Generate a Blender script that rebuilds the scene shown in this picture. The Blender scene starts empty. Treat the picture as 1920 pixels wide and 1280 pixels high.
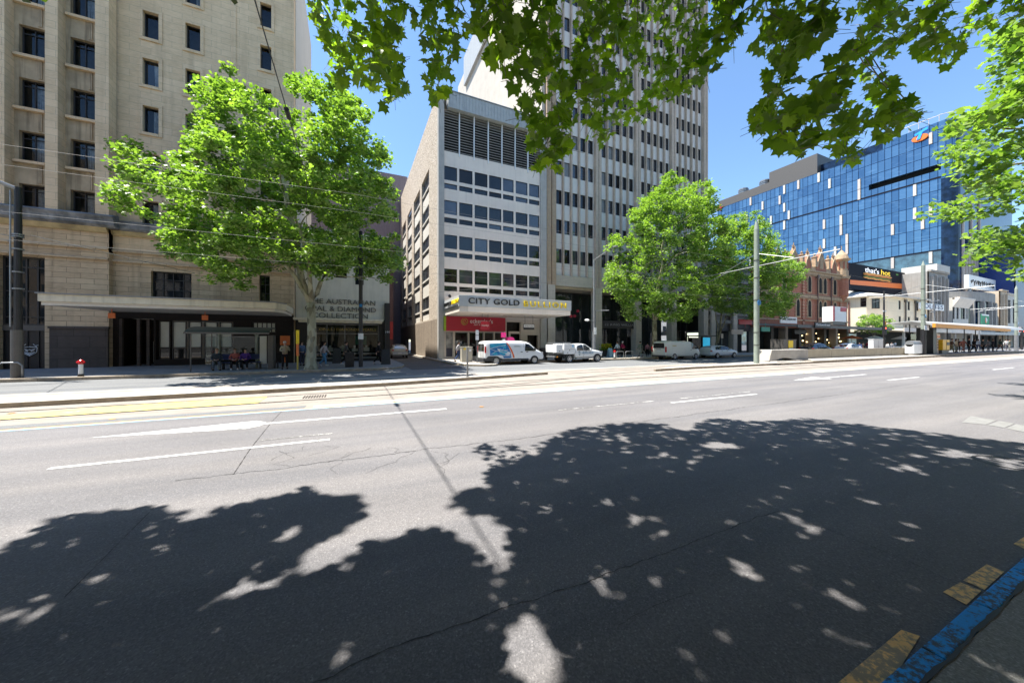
import bpy, bmesh, math, random
import numpy as np
from mathutils import Vector, Matrix
R = math.radians
sc = bpy.context.scene
# ------------------------------------------------------------------ camera, sky, sun, exposure
EYE = 1.9; FPX = 655.0
cam = bpy.data.cameras.new('camera'); camo = bpy.data.objects.new('camera', cam)
sc.collection.objects.link(camo); sc.camera = camo
camo.location = (0, 0, EYE); camo.rotation_euler = (R(90), 0, -math.atan2(.4187, .908))
cam.sensor_width = 36; cam.lens = FPX/1920*36; cam.clip_end = 3000; cam.clip_start = .05
SUN_EL, SUN_AZ = R(69), R(28)       # azimuth: turned from -X (up the street) towards +Y
SUN = Vector((-math.cos(SUN_AZ)*math.cos(SUN_EL), math.sin(SUN_AZ)*math.cos(SUN_EL), math.sin(SUN_EL)))
w = bpy.data.worlds.new('World'); sc.world = w; w.use_nodes = True
nt = w.node_tree; nt.nodes.clear()
sky = nt.nodes.new('ShaderNodeTexSky'); sky.sky_type = 'NISHITA'; sky.sun_disc = False
sky.sun_elevation = SUN_EL; sky.sun_rotation = math.atan2(SUN.x, SUN.y); sky.ozone_density = 1.5; sky.air_density = 1.15; sky.dust_density = .35
bg = nt.nodes.new('ShaderNodeBackground'); bg.inputs[1].default_value = .09
wo = nt.nodes.new('ShaderNodeOutputWorld')
hue = nt.nodes.new('ShaderNodeMix'); hue.data_type = 'RGBA'; hue.blend_type = 'MULTIPLY'; hue.inputs[0].default_value = 1; hue.inputs[7].default_value = (.80, .94, 1.06, 1)
nt.links.new(sky.outputs[0], hue.inputs[6]); nt.links.new(hue.outputs[2], bg.inputs[0]); nt.links.new(bg.outputs[0], wo.inputs[0])
sl = bpy.data.lights.new('sun', 'SUN'); sl.energy = 4.6; sl.angle = R(.53); sl.color = (1, .955, .88)
so = bpy.data.objects.new('sun', sl); sc.collection.objects.link(so)
so.rotation_euler = SUN.to_track_quat('Z', 'Y').to_euler()
sc.view_settings.view_transform = 'Standard'; sc.view_settings.look = 'None'
sc.view_settings.exposure = 1.48; sc.view_settings.gamma = 1
sc.render.engine = 'CYCLES'
sc.cycles.max_bounces = 6; sc.cycles.transparent_max_bounces = 12; sc.cycles.caustics_reflective = False; sc.cycles.caustics_refractive = False
sc.cycles.use_denoising = True
rnd = random.Random(7)

# ------------------------------------------------------------------ measuring helpers (survey of the street: X along it, Y across it)
def at_y(px, py, Y):
    u = (px-960)/FPX; z = Y/(.908-.4187*u)
    return z*(.908*u+.4187), EYE+(640-py)/FPX*z
def xy(px, Y): return at_y(px, 640, Y)[0]
def zy(px, py, Y): return at_y(px, py, Y)[1]
def at_x(px, py, X):
    u = (px-960)/FPX; z = X/(.908*u+.4187)
    return z*(.908-.4187*u), EYE+(640-py)/FPX*z
def ground(px, py, zg=0.):
    u = (px-960)/FPX; z = (EYE-zg)*FPX/(py-640)
    return z*(.908*u+.4187), z*(.908-.4187*u)

# ------------------------------------------------------------------ mesh + object helpers
class MB:
    def __init__(s): s.v = []; s.f = []; s.m = []; s.cur = 0
    def add(s, vs, fs):
        b = len(s.v); s.v += [tuple(p) for p in vs]
        for f in fs: s.f.append(tuple(b+i for i in f)); s.m.append(s.cur)
        return s
    def box(s, x0, x1, y0, y1, z0, z1):
        return s.add([(x0,y0,z0),(x1,y0,z0),(x1,y1,z0),(x0,y1,z0),(x0,y0,z1),(x1,y0,z1),(x1,y1,z1),(x0,y1,z1)],
              [(0,3,2,1),(4,5,6,7),(0,1,5,4),(1,2,6,5),(2,3,7,6),(3,0,4,7)])
    def poly(s, pts): return s.add(pts, [tuple(range(len(pts)))])
    def prism(s, pts, ax, a, b):
        f = {'x': lambda p, t: (t, p[0], p[1]), 'y': lambda p, t: (p[0], t, p[1]), 'z': lambda p, t: (p[0], p[1], t)}[ax]
        n = len(pts)
        return s.add([f(p, a) for p in pts]+[f(p, b) for p in pts],
              [tuple(range(n)), tuple(range(2*n-1, n-1, -1))]+[(i, (i+1) % n, n+(i+1) % n, n+i) for i in range(n)])
    def tube(s, pts, rs, n=8, caps=True):
        pts = [Vector(p) for p in pts]; k = len(pts)
        if not hasattr(rs, '__len__'): rs = [rs]*k
        vs = []
        for i, p in enumerate(pts):
            d = (pts[min(i+1, k-1)]-pts[max(i-1, 0)]).normalized()
            up = Vector((0,0,1)) if abs(d.z) < .9 else Vector((1,0,0))
            a = d.cross(up).normalized(); b = d.cross(a)
            for j in range(n):
                t = 2*math.pi*j/n; vs.append(p+a*(rs[i]*math.cos(t))+b*(rs[i]*math.sin(t)))
        fs = [(i*n+j, i*n+(j+1) % n, (i+1)*n+(j+1) % n, (i+1)*n+j) for i in range(k-1) for j in range(n)]
        if caps: fs += [tuple(range(n-1, -1, -1)), tuple(range((k-1)*n, k*n))]
        return s.add(vs, fs)
    def cyl(s, p, q, r0, r1=None, n=12): return s.tube([p, q], [r0, r0 if r1 is None else r1], n)
    def ball(s, c, r, n=10, m=7, sx=1, sy=1, sz=1):
        vs = []; fs = []
        for i in range(m+1):
            t = math.pi*i/m
            for j in range(n):
                p = 2*math.pi*j/n
                vs.append((c[0]+r*sx*math.sin(t)*math.cos(p), c[1]+r*sy*math.sin(t)*math.sin(p), c[2]+r*sz*math.cos(t)))
        for i in range(m):
            for j in range(n): fs.append((i*n+j, (i+1)*n+j, (i+1)*n+(j+1) % n, i*n+(j+1) % n))
        return s.add(vs, fs)
    def build(s, name, mats, parent=None, smooth=False, bevel=0, kind=None):
        me = bpy.data.meshes.new(name); me.from_pydata(s.v, [], s.f); me.update()
        if len(s.f) < 60000:
            bm = bmesh.new(); bm.from_mesh(me)
            if smooth or bevel: bmesh.ops.remove_doubles(bm, verts=bm.verts, dist=1e-5)
            bmesh.ops.recalc_face_normals(bm, faces=bm.faces); bm.to_mesh(me); bm.free()
        if not isinstance(mats, (list, tuple)): mats = [mats]
        for m in mats: me.materials.append(m)
        if len(mats) > 1 and len(me.polygons) == len(s.m): me.polygons.foreach_set('material_index', s.m)
        if smooth: me.polygons.foreach_set('use_smooth', [True]*len(me.polygons))
        o = bpy.data.objects.new(name, me); sc.collection.objects.link(o)
        if bevel:
            b = o.modifiers.new('bevel', 'BEVEL'); b.width = bevel; b.segments = 2; b.limit_method = 'ANGLE'; b.angle_limit = R(40)
        if parent is not None: par(o, parent)
        if kind: o['kind'] = kind
        return o
def wmat(o):
    m = o.matrix_basis.copy()
    return m if o.parent is None else wmat(o.parent) @ o.matrix_parent_inverse @ m
def par(o, p):
    o.parent = p; o.matrix_parent_inverse = wmat(p).inverted()
def tag(o, label, cat, group=None):
    o['label'] = label; o['category'] = cat
    if group: o['group'] = group
    return o
def thing(name, label, cat, loc=(0,0,0), group=None):
    o = bpy.data.objects.new(name, None); sc.collection.objects.link(o); o.location = loc; o.empty_display_size = .2
    return tag(o, label, cat, group)
def kids(o): return [c for c in bpy.data.objects if c.parent == o]
def copy_tree(o, parent=None, ch=None):
    c = o.copy(); sc.collection.objects.link(c)
    if parent is not None: c.parent = parent
    for k in kids(o): copy_tree(k, c)
    return c
def text(name, s, m, parent, x, Y, z, size, width=None, ext=.02, spacing=1.0, align='CENTER', rot=(90, 0, 0), yscale=1.0):
    cu = bpy.data.curves.new(name, 'FONT'); cu.body = s; cu.size = size; cu.extrude = ext; cu.align_x = align; cu.align_y = 'CENTER'; cu.space_character = spacing
    cu.materials.append(m); cu.resolution_u = 3
    o = bpy.data.objects.new(name, cu); sc.collection.objects.link(o)
    o.location = (x, Y, z); o.rotation_euler = [R(a) for a in rot]
    if width:
        bpy.context.view_layer.update(); d = o.dimensions.x
        if d > 0: o.scale = (width/d, yscale, 1)
    bpy.context.view_layer.update()
    me = bpy.data.meshes.new_from_object(o.evaluated_get(bpy.context.evaluated_depsgraph_get())); me.name = name
    r = bpy.data.objects.new(name, me); sc.collection.objects.link(r); r.location = o.location; r.rotation_euler = o.rotation_euler; r.scale = o.scale
    bpy.data.objects.remove(o); r.name = name
    if parent is not None: par(r, parent)
    return r

# ------------------------------------------------------------------ materials
def mk(name):
    m = bpy.data.materials.new(name); m.use_nodes = True; n = m.node_tree; p = n.nodes['Principled BSDF']
    return m, n, p
def lin(c): return tuple(((x/12.92) if x <= .04045 else ((x+.055)/1.055)**2.4) for x in c)
def L(n, a, b): n.links.new(a, b)
def ramp(n, fac, stops):
    r = n.nodes.new('ShaderNodeValToRGB'); cr = r.color_ramp
    while len(cr.elements) < len(stops): cr.elements.new(.5)
    for e, (p, c) in zip(cr.elements, stops): e.position = p; e.color = (*c, 1) if len(c) == 3 else c
    L(n, fac, r.inputs[0]); return r.outputs[0]
def noise(n, co, scale, detail=4, rough=.55):
    t = n.nodes.new('ShaderNodeTexNoise'); t.inputs['Scale'].default_value = scale; t.inputs['Detail'].default_value = detail; t.inputs['Roughness'].default_value = rough
    L(n, co, t.inputs['Vector']); return t.outputs['Fac']
def coord(n, scale=(1,1,1), kind='Object', loc=(0,0,0)):
    tc = n.nodes.new('ShaderNodeTexCoord'); mp = n.nodes.new('ShaderNodeMapping'); mp.inputs['Scale'].default_value = scale; mp.inputs['Location'].default_value = loc
    L(n, tc.outputs[kind], mp.inputs[0]); return mp.outputs[0]
def mix(n, fac, a, b, mode='MIX'):
    x = n.nodes.new('ShaderNodeMix'); x.data_type = 'RGBA'; x.blend_type = mode
    for sock, v in ((x.inputs[0], fac), (x.inputs[6], a), (x.inputs[7], b)):
        if hasattr(v, 'is_output') or hasattr(v, 'links'): L(n, v, sock)
        else: sock.default_value = v if not isinstance(v, tuple) else ((*v, 1) if len(v) == 3 else v)
    return x.outputs[2]
def bump(n, p, h, strength=.3, dist=.02):
    b = n.nodes.new('ShaderNodeBump'); b.inputs['Strength'].default_value = strength; b.inputs['Distance'].default_value = dist
    L(n, h, b.inputs['Height']); L(n, b.outputs[0], p.inputs['Normal'])
def flat(name, c, rough=.6, metal=0, var=.12, scale=3.0, bmp=0., spec=.5, streak=0., coat=0):
    """paint / concrete / metal with soft tonal variation, optional rain streaks"""
    m, n, p = mk(name); co = coord(n)
    f = noise(n, co, scale, 5); lo = tuple(x*(1-var) for x in c); hi = tuple(min(1, x*(1+var)) for x in c)
    col = ramp(n, f, [(.3, lo), (.7, hi)])
    if streak:
        s = noise(n, coord(n, (2.2, 2.2, .12)), 1.6, 5)
        col = mix(n, ramp(n, s, [(.5, (0,0,0)), (.75, (streak,)*3)]), col, tuple(x*.35 for x in c))
    L(n, col, p.inputs['Base Color']); p.inputs['Roughness'].default_value = rough; p.inputs['Metallic'].default_value = metal
    p.inputs['Specular IOR Level'].default_value = spec
    if coat: p.inputs['Coat Weight'].default_value = coat; p.inputs['Coat Roughness'].default_value = .08
    if bmp: bump(n, p, noise(n, co, scale*12, 3), bmp, .01)
    return m
def stone(name, c1, c2, mortar, bw=1.1, bh=.42, axis='y', stain=.5, bmp=.25, msize=.012):
    m, n, p = mk(name); tc = n.nodes.new('ShaderNodeTexCoord'); sp = n.nodes.new('ShaderNodeSeparateXYZ'); cb = n.nodes.new('ShaderNodeCombineXYZ')
    L(n, tc.outputs['Object'], sp.inputs[0])
    ad = n.nodes.new('ShaderNodeMath'); ad.operation = 'ADD'; L(n, sp.outputs[0], ad.inputs[0]); L(n, sp.outputs[1], ad.inputs[1])
    L(n, ad.outputs[0], cb.inputs[0]); L(n, sp.outputs[2], cb.inputs[1])
    b = n.nodes.new('ShaderNodeTexBrick'); L(n, cb.outputs[0], b.inputs['Vector'])
    b.inputs['Scale'].default_value = 1; b.inputs['Brick Width'].default_value = bw; b.inputs['Row Height'].default_value = bh
    b.inputs['Mortar Size'].default_value = msize; b.inputs['Color1'].default_value = (*c1, 1); b.inputs['Color2'].default_value = (*c2, 1); b.inputs['Mortar'].default_value = (*mortar, 1); b.inputs['Bias'].default_value = 0
    co = tc.outputs['Object']
    f = noise(n, co, .8, 6); col = mix(n, ramp(n, f, [(.35, (0,0,0)), (.75, (.55,)*3)]), b.outputs[0], tuple(x*.72 for x in c1))
    g = noise(n, coord(n, (1, 1, 5)), 3.5, 5); col = mix(n, ramp(n, g, [(.4, (0,0,0)), (.7, (.35,)*3)]), col, tuple(min(1, x*1.2) for x in c2))
    if stain:
        s = noise(n, coord(n, (1.6, 1.6, .1)), 1.3, 6)
        col = mix(n, ramp(n, s, [(.52, (0,0,0)), (.8, (stain,)*3)]), col, tuple(x*.4 for x in c1))
    L(n, col, p.inputs['Base Color']); p.inputs['Roughness'].default_value = .85; p.inputs['Specular IOR Level'].default_value = .25
    h = mix(n, .35, b.outputs['Fac'], noise(n, co, 14, 4)); bump(n, p, h, -bmp, .015)
    return m
def glass_dark(name, c=(.012,.016,.02), rough=.03, ior=1.6, var=.5):
    m, n, p = mk(name); f = noise(n, coord(n), .55, 2)
    L(n, ramp(n, f, [(.35, tuple(x*(1-var) for x in c)), (.65, tuple(x*(1+var) for x in c))]), p.inputs['Base Color'])
    p.inputs['Roughness'].default_value = rough; p.inputs['IOR'].default_value = ior
    bump(n, p, noise(n, coord(n), .8, 1), .06, .02)
    return m
def glass_clear(name, tint=(.75,.8,.8), refl=.5):
    m = bpy.data.materials.new(name); m.use_nodes = True; n = m.node_tree; n.nodes.clear()
    t = n.nodes.new('ShaderNodeBsdfTransparent'); t.inputs[0].default_value = (*tint, 1)
    g = n.nodes.new('ShaderNodeBsdfGlossy'); g.inputs['Roughness'].default_value = .02; g.inputs[0].default_value = (.9,.95,1,1)
    fr = n.nodes.new('ShaderNodeFresnel'); fr.inputs[0].default_value = 1.5
    x = n.nodes.new('ShaderNodeMixShader'); o = n.nodes.new('ShaderNodeOutputMaterial')
    L(n, fr.outputs[0], x.inputs[0]); L(n, t.outputs[0], x.inputs[1]); L(n, g.outputs[0], x.inputs[2]); L(n, x.outputs[0], o.inputs[0])
    return m
def glow(name, c, s):
    m, n, p = mk(name); p.inputs['Base Color'].default_value = (*c, 1); p.inputs['Emission Color'].default_value = (*c, 1); p.inputs['Emission Strength'].default_value = s
    return m
def leafmat(name, c, c2, trans=.45, gloss=.35):
    m = bpy.data.materials.new(name); m.use_nodes = True; n = m.node_tree; n.nodes.clear()
    gi = n.nodes.new('ShaderNodeNewGeometry'); rv = gi.outputs['Random Per Island']
    col = ramp(n, rv, [(0, c), (.55, tuple((a+b)/2 for a, b in zip(c, c2))), (1, c2)])
    d = n.nodes.new('ShaderNodeBsdfPrincipled'); L(n, col, d.inputs['Base Color']); d.inputs['Roughness'].default_value = gloss; d.inputs['Specular IOR Level'].default_value = .35
    t = n.nodes.new('ShaderNodeBsdfTranslucent'); L(n, mix(n, 1., col, (1.7, 2.0, .45), 'MULTIPLY'), t.inputs[0])
    x = n.nodes.new('ShaderNodeMixShader'); x.inputs[0].default_value = trans; o = n.nodes.new('ShaderNodeOutputMaterial')
    L(n, d.outputs[0], x.inputs[1]); L(n, t.outputs[0], x.inputs[2]); L(n, x.outputs[0], o.inputs[0])
    return m
def asphalt(name, c, patch=.18, warm=(1,1,1)):
    m, n, p = mk(name); co = coord(n)
    big = noise(n, co, .22, 4); mid = noise(n, coord(n, (.35, 1.6, 1)), .8, 4); fine = noise(n, co, 55, 3, .7)
    col = ramp(n, big, [(.3, tuple(x*(1-patch) for x in c)), (.7, tuple(x*(1+patch) for x in c))])
    col = mix(n, .5, col, ramp(n, mid, [(.3, tuple(x*.82 for x in c)), (.7, tuple(x*1.15 for x in c))]))
    # stone chips in the binder
    v = n.nodes.new('ShaderNodeTexVoronoi'); v.inputs['Scale'].default_value = 95; L(n, co, v.inputs['Vector'])
    chip = ramp(n, v.outputs['Color'], [(.0, (.72,.72,.72)), (.55, (.97,.97,.97)), (.8, (1.15,1.15,1.14)), (1, (1.75,1.75,1.7))])
    col = mix(n, 1., col, chip, 'MULTIPLY')
    col = mix(n, 1., col, ramp(n, fine, [(.3, (.86,.86,.86)), (.7, (1.14,1.14,1.14))]), 'MULTIPLY')
    trk = noise(n, coord(n, (.05, 1.1, 1), loc=(0, 2, 0)), 1.0, 3)
    col = mix(n, 1., col, ramp(n, trk, [(.35, (.86,.87,.89)), (.65, (1.12,1.10,1.07))]), 'MULTIPLY')
    oil = noise(n, coord(n, (.5, 1.3, 1), loc=(3, 8, 0)), .9, 5)
    col = mix(n, ramp(n, oil, [(.6, (0,0,0)), (.78, (.3,)*3)]), col, tuple(x*.6 for x in c))
    L(n, col, p.inputs['Base Color']); p.inputs['Roughness'].default_value = .8; p.inputs['Specular IOR Level'].default_value = .35
    bump(n, p, mix(n, .5, v.outputs['Distance'], fine), .55, .008)
    return m
def worn(name, c, under, wear=.5, scale=9):
    """road paint worn through to what lies under it"""
    m, n, p = mk(name); co = coord(n)
    f = noise(n, coord(n, (1.0, 1.0, 1)), scale, 8, .75); g = noise(n, co, 1.2, 3)
    fac = mix(n, .35, f, g)
    k = .5+wear*.12
    col = mix(n, ramp(n, fac, [(k-.03, (0,0,0)), (k+.03, (1,1,1))]), c, under)
    col = mix(n, 1., col, ramp(n, noise(n, co, 3, 5), [(.3, (.8,.8,.8)), (.7, (1.1,1.1,1.1))]), 'MULTIPLY')
    L(n, col, p.inputs['Base Color']); p.inputs['Roughness'].default_value = .7
    bump(n, p, f, .3, .006)
    return m
M = {}
M['asphalt'] = asphalt('asphalt', (.158,.153,.158))
M['asphalt_far'] = asphalt('asphalt_far', (.16,.165,.17), .12)
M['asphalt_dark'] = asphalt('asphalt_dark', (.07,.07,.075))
M['tram_concrete'] = flat('tram_concrete', (.27,.24,.21), .85, var=.12, scale=1.2, bmp=.3, spec=.2)
M['pale_concrete'] = flat('pale_concrete', (.40,.375,.335), .8, var=.12, scale=2, bmp=.2, spec=.2)
M['kerb_stone'] = flat('kerb_stone', (.33,.27,.20), .85, var=.3, scale=2.5, bmp=.3, spec=.2)
M['pave_near'] = asphalt('pave_near', (.235,.235,.225), .2)
M['pave_far'] = stone('pave_far', (.20,.20,.21), (.24,.235,.235), (.12,.12,.12), .6, .4, stain=0, bmp=.1)
M['white_paint'] = worn('white_paint', (.58,.58,.565), (.16,.16,.155), .55)
M['white_paint_old'] = worn('white_paint_old', (.62,.61,.58), (.15,.145,.14), -.1, 14)
M['yellow_paint'] = worn('yellow_paint', (.62,.51,.15), (.6,.55,.35), .9, 3)
M['yellow_worn'] = worn('yellow_worn', (.95,.56,.20), (.36,.27,.17), .0, 17)
M['blue_worn'] = worn('blue_worn', (.01,.34,.85), (.05,.08,.11), .12, 21)
M['blue_line'] = worn('blue_line', (.22,.50,.62), (.2,.25,.26), .6, 5)
M['orange_line'] = worn('orange_line', (.55,.33,.14), (.35,.25,.18), .4, 5)
M['tar'] = flat('tar', (.022,.02,.02), .6, var=.3)
M['rail_steel'] = flat('rail_steel', (.04,.033,.028), .6, .2, var=.3)
M['black_paint'] = flat('black_paint', (.018,.018,.02), .45, var=.2)
M['grey_green_paint'] = flat('grey_green_paint', (.27,.31,.26), .5, var=.12, streak=.3)
M['galv'] = flat('galv', (.26,.27,.28), .45, .4, var=.15)
M['white_plastic'] = flat('white_plastic', (.75,.76,.76), .4, var=.04)
M['dark_rubber'] = flat('dark_rubber', (.02,.02,.021), .85, var=.2)
M['limestone'] = stone('limestone', (.66,.49,.305), (.76,.58,.38), (.42,.34,.24), 1.15, .46, stain=.35)
M['limestone_low'] = stone('limestone_low', (.50,.36,.225), (.68,.515,.33), (.24,.18,.12), 1.3, .36, stain=.55, bmp=.5, msize=.016)
M['weathered'] = flat('weathered', (.22,.22,.22), .9, var=.55, scale=1.4, bmp=.6, spec=.2, streak=.6)
M['ochre_stone'] = flat('ochre_stone', (.50,.38,.20), .9, var=.35, scale=1.2, bmp=.3, spec=.2)
M['spandrel_stone'] = flat('spandrel_stone', (.42,.335,.225), .9, var=.25, scale=1, bmp=.3, spec=.2, streak=.9)
M['granite'] = stone('granite', (.085,.07,.06), (.12,.095,.08), (.04,.035,.03), 1.5, .75, stain=.3, bmp=.15)
M['granite_dark'] = stone('granite_dark', (.022,.017,.014), (.032,.025,.02), (.012,.01,.008), 1.2, .9, stain=0, bmp=.1)
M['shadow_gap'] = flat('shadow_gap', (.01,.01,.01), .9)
M['clear'] = glass_clear('clear')
M['window_dark'] = glass_dark('window_dark')
M['window_grey'] = glass_dark('window_grey', (.035,.04,.05), .04, 1.9, .4)
M['frame_dark'] = flat('frame_dark', (.03,.028,.028), .5)
M['frame_bronze'] = flat('frame_bronze', (.10,.09,.08), .5)
M['curtain'] = flat('curtain', (.5,.5,.52), .9, var=.3, scale=5)
M['cream_render'] = flat('cream_render', (.66,.62,.52), .85, var=.08, scale=.8, spec=.2, streak=.25)
M['awning_cream'] = flat('awning_cream', (.74,.67,.52), .7, var=.08, streak=.35)
M['soffit'] = flat('soffit', (.70,.64,.56), .8, var=.05)
# ------------------------------------------------------------------ ground, road, tram bed, footpaths
def strip(name, near, far, z, m, label, cat, n=1, side=None):
    """flat sheet between two plan polylines (lists of (X, Y))"""
    b = MB(); xs = sorted(set([p[0] for p in near]+[p[0] for p in far]))
    def at(pl, x): return float(np.interp(x, [p[0] for p in pl], [p[1] for p in pl]))
    for x0, x1 in zip(xs[:-1], xs[1:]):
        if x0 < max(near[0][0], far[0][0])-1e-6 or x1 > min(near[-1][0], far[-1][0])+1e-6: continue
        a = [(x0, at(near, x0)), (x1, at(near, x1)), (x1, at(far, x1)), (x0, at(far, x0))]
        if side is None: b.poly([(p[0], p[1], z) for p in a])
        else: b.prism(a, 'z', side, z)
    o = b.build(name, m, kind='structure'); tag(o, label, cat); return o
def off(pl, d): return [(x, y+d) for x, y in pl]
XL, XR = -90, 420
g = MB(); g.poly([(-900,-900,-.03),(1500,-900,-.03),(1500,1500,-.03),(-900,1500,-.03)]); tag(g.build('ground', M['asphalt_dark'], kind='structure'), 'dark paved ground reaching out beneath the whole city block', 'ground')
E1 = [(XL,11.1),(-6.8,11.29),(.9,11.38),(11.6,11.65),(71,11.97),(XR,12.4)]
E2 = [(XL,19.1),(-8,19.0),(1.6,19.9),(9,20.0),(21,20.6),(60,21.2),(XR,22)]
strip('road', [(XL,.9),(XR,.9)], E1, 0, M['asphalt'], 'wide worn grey asphalt carriageway in front of the tram tracks', 'road')
strip('road', E2, [(XL,30),(XR,30)], 0, M['asphalt_far'], 'pale far asphalt carriageway between tram tracks and parked vans', 'road')
strip('tram_bed', E1, E2, 0, M['tram_concrete'], 'pinkish concrete bed carrying the tram rails along the street', 'tram bed')
def mark(name, near, far, m, label, cat='road marking', z=.004): return strip(name, near, far, z, m, label, cat)
mark('edge_line', off(E1,-.10), off(E1,-.03), M['blue_line'], 'thin light blue line along the near edge of the tram bed')
mark('edge_line', off(E1,-.03), off(E1,.12), M['orange_line'], 'thin orange line running just beyond the light blue line')
P1 = [(p[0], p[1]) for p in E1]
mark('concrete_band', [(-1.2,11.50),(.9,11.51),(11.6,11.78),(71,12.1),(XR,12.5)], [(-1.0,11.85),(.9,11.95),(11.6,12.4),(71,12.9),(XR,13.4)], M['pale_concrete'], 'pale concrete margin band beside the near tram rail', 'concrete band')
mark('concrete_band', [(XL,11.35),(-6.8,11.48),(-1.2,11.55)], [(XL,11.8),(-6.8,11.95),(-1.2,11.95)], M['asphalt_far'], 'grey asphalt infill strip left of the pale margin band', 'concrete band')
RA = [(XL,12.2),(-7.7,12.84),(1.06,13.14),(6.24,13.5),(13.65,13.7),(24.5,13.8),(88,14.7),(XR,16)]
mark('yellow_panel', [(XL,12.3),(-7.7,12.92),(-2.6,13.1)], [(XL,12.6),(-9,13.3),(-7.0,14.1),(-5.1,14.3),(-2.2,14.5)], M['yellow_paint'], 'long pale yellow painted panel between the near rails', 'road marking', .006)
def rail(pl, label, w=.05):
    b = MB()
    for (x0,y0),(x1,y1) in zip(pl[:-1], pl[1:]):
        b.poly([(x0,y0-w,.009),(x1,y1-w,.009),(x1,y1+w,.009),(x0,y0+w,.009)])
    tag(b.build('tram_rail', M['rail_steel'], kind='structure'), label, 'tram rail')
rail(RA, 'near rail of the near tram track, dark groove in concrete', .06)
rail([(XL,13.6),(-7.7,14.28),(1.06,14.58),(6.24,14.95),(13.65,15.15),(24.5,15.25),(88,16.15),(XR,17.5)], 'second rail of the near tram track beside the kerb', .04)
rail([(1.5,13.2),(6.5,14.0),(11,15.2),(16.7,16.75),(22,17.55),(30,17.8),(40,17.9)], 'curved crossover rail leaving the near track', .04)
rail([(11.5,17.3),(14,17.6),(20,18.3),(30,19.2),(60,19.8)], 'nearer rail of the far tram track', .035)
rail([(10,18.55),(16,18.95),(24,19.6),(60,20.6)], 'farther rail of the far tram track', .035)
rail([(XL,17.9),(-8,17.6),(1.6,18.1),(10,18.55)], 'far tram rail behind the left kerbed island', .035)
mark('concrete_band', off(E2,-.45), off(E2,-.12), M['pale_concrete'], 'pale concrete strip bordering the far carriageway', 'concrete band')
# kerbed islands
def slab(name, plan, z0, z1, mtop, mside, label, cat, parent=None):
    b = MB(); n = len(plan)
    b.cur = 1; b.add([(x,y,z0) for x,y in plan]+[(x,y,z1) for x,y in plan], [(i,(i+1)%n,n+(i+1)%n,n+i) for i in range(n)])
    b.cur = 0; b.add([(x,y,z1) for x,y in plan], [tuple(range(n))])
    o = b.build(name, [mtop, mside], parent, kind=None if parent else 'structure', bevel=.015); 
    if label: tag(o, label, cat)
    return o
slab('traffic_island', [(XL,14.8),(-9,15.1),(-3.1,15.4),(1.3,15.75),(6,16.55),(10.3,17.4),(10.35,17.55),(6,17.1),(1.3,16.8),(-9,16.75),(XL,16.7)], 0, .15, M['pale_concrete'], M['kerb_stone'], 'long low tram island on the left tapering to a point', 'traffic island')
slab('traffic_island', [(17.6,16.35),(21.7,16.75),(34,16.6),(36.5,16.6),(36.5,19),(30,18.6),(20,17.2),(17.6,16.5)], 0, .15, M['pale_concrete'], M['kerb_stone'], 'low island end around the green tram pole', 'traffic island')
slab('tram_platform', [(36.5,16.6),(66,16.9),(66,19.4),(36.5,19.0)], 0, .22, M['pale_concrete'], M['kerb_stone'], 'pale concrete ledge in front of the long low wall', 'tram platform')
slab('tram_platform', [(66,16.9),(110,17.4),(230,19),(230,22.3),(110,20.6),(66,19.6)], 0, .3, M['pave_far'], M['kerb_stone'], 'raised tram platform under the waiting passengers', 'tram platform')
mark('platform_edge', [(66,16.93),(110,17.43),(230,19.03)], [(66,17.2),(110,17.7),(230,19.3)], M['yellow_worn'], 'worn yellow edge strip along the raised tram platform', 'platform edge', .304)
# far footpaths
slab('footpath', [(XL,24.5),(2.2,24.7),(3.2,25.6),(3.7,27.5),(3.7,60),(3.2,60),(3.2,34.3),(-4,34.3),(XL,40)], 0, .15, M['pave_far'], M['kerb_stone'], 'grey paved far footpath before the stone building', 'footpath')
slab('footpath', [(7.5,60),(7.5,28),(8.0,26),(9.2,24.9),(10.2,25.1),(11.2,26.6),(12.2,27.8),(86,27.8),(86,34.6),(7.9,34.6),(7.9,60)], 0, .15, M['pale_concrete'], M['kerb_stone'], 'pale far footpath behind the parked vans and ute', 'footpath')
slab('footpath', [(103,27.8),(420,27.8),(420,34.6),(103,34.6)], 0, .15, M['pave_far'], M['kerb_stone'], 'far footpath beyond the pedestrian street corner', 'footpath')
for (a, b_, lab) in ((XL, 2.0, 'narrow kerb stone line before the bus shelter'), (12.4, 86, 'narrow brownish kerb stone line behind the parked vehicles')):
    y = 24.5 if a < 0 else 27.8
    k = MB(); x = a
    while x < b_:
        k.box(x, min(b_, x+1.49), y-.03, y+.27, 0, .158); x += 1.5
    tag(k.build('kerb', M['kerb_stone'], kind='structure', bevel=.012), lab, 'kerb')
b = MB(); b.poly([(3.72,24,.004),(7.5,24,.004),(7.5,62,.004),(3.72,62,.004)]); tag(b.build('lane', M['asphalt_dark'], kind='structure'), 'dark asphalt side lane between the shop and the pebbled wall', 'lane')
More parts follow.
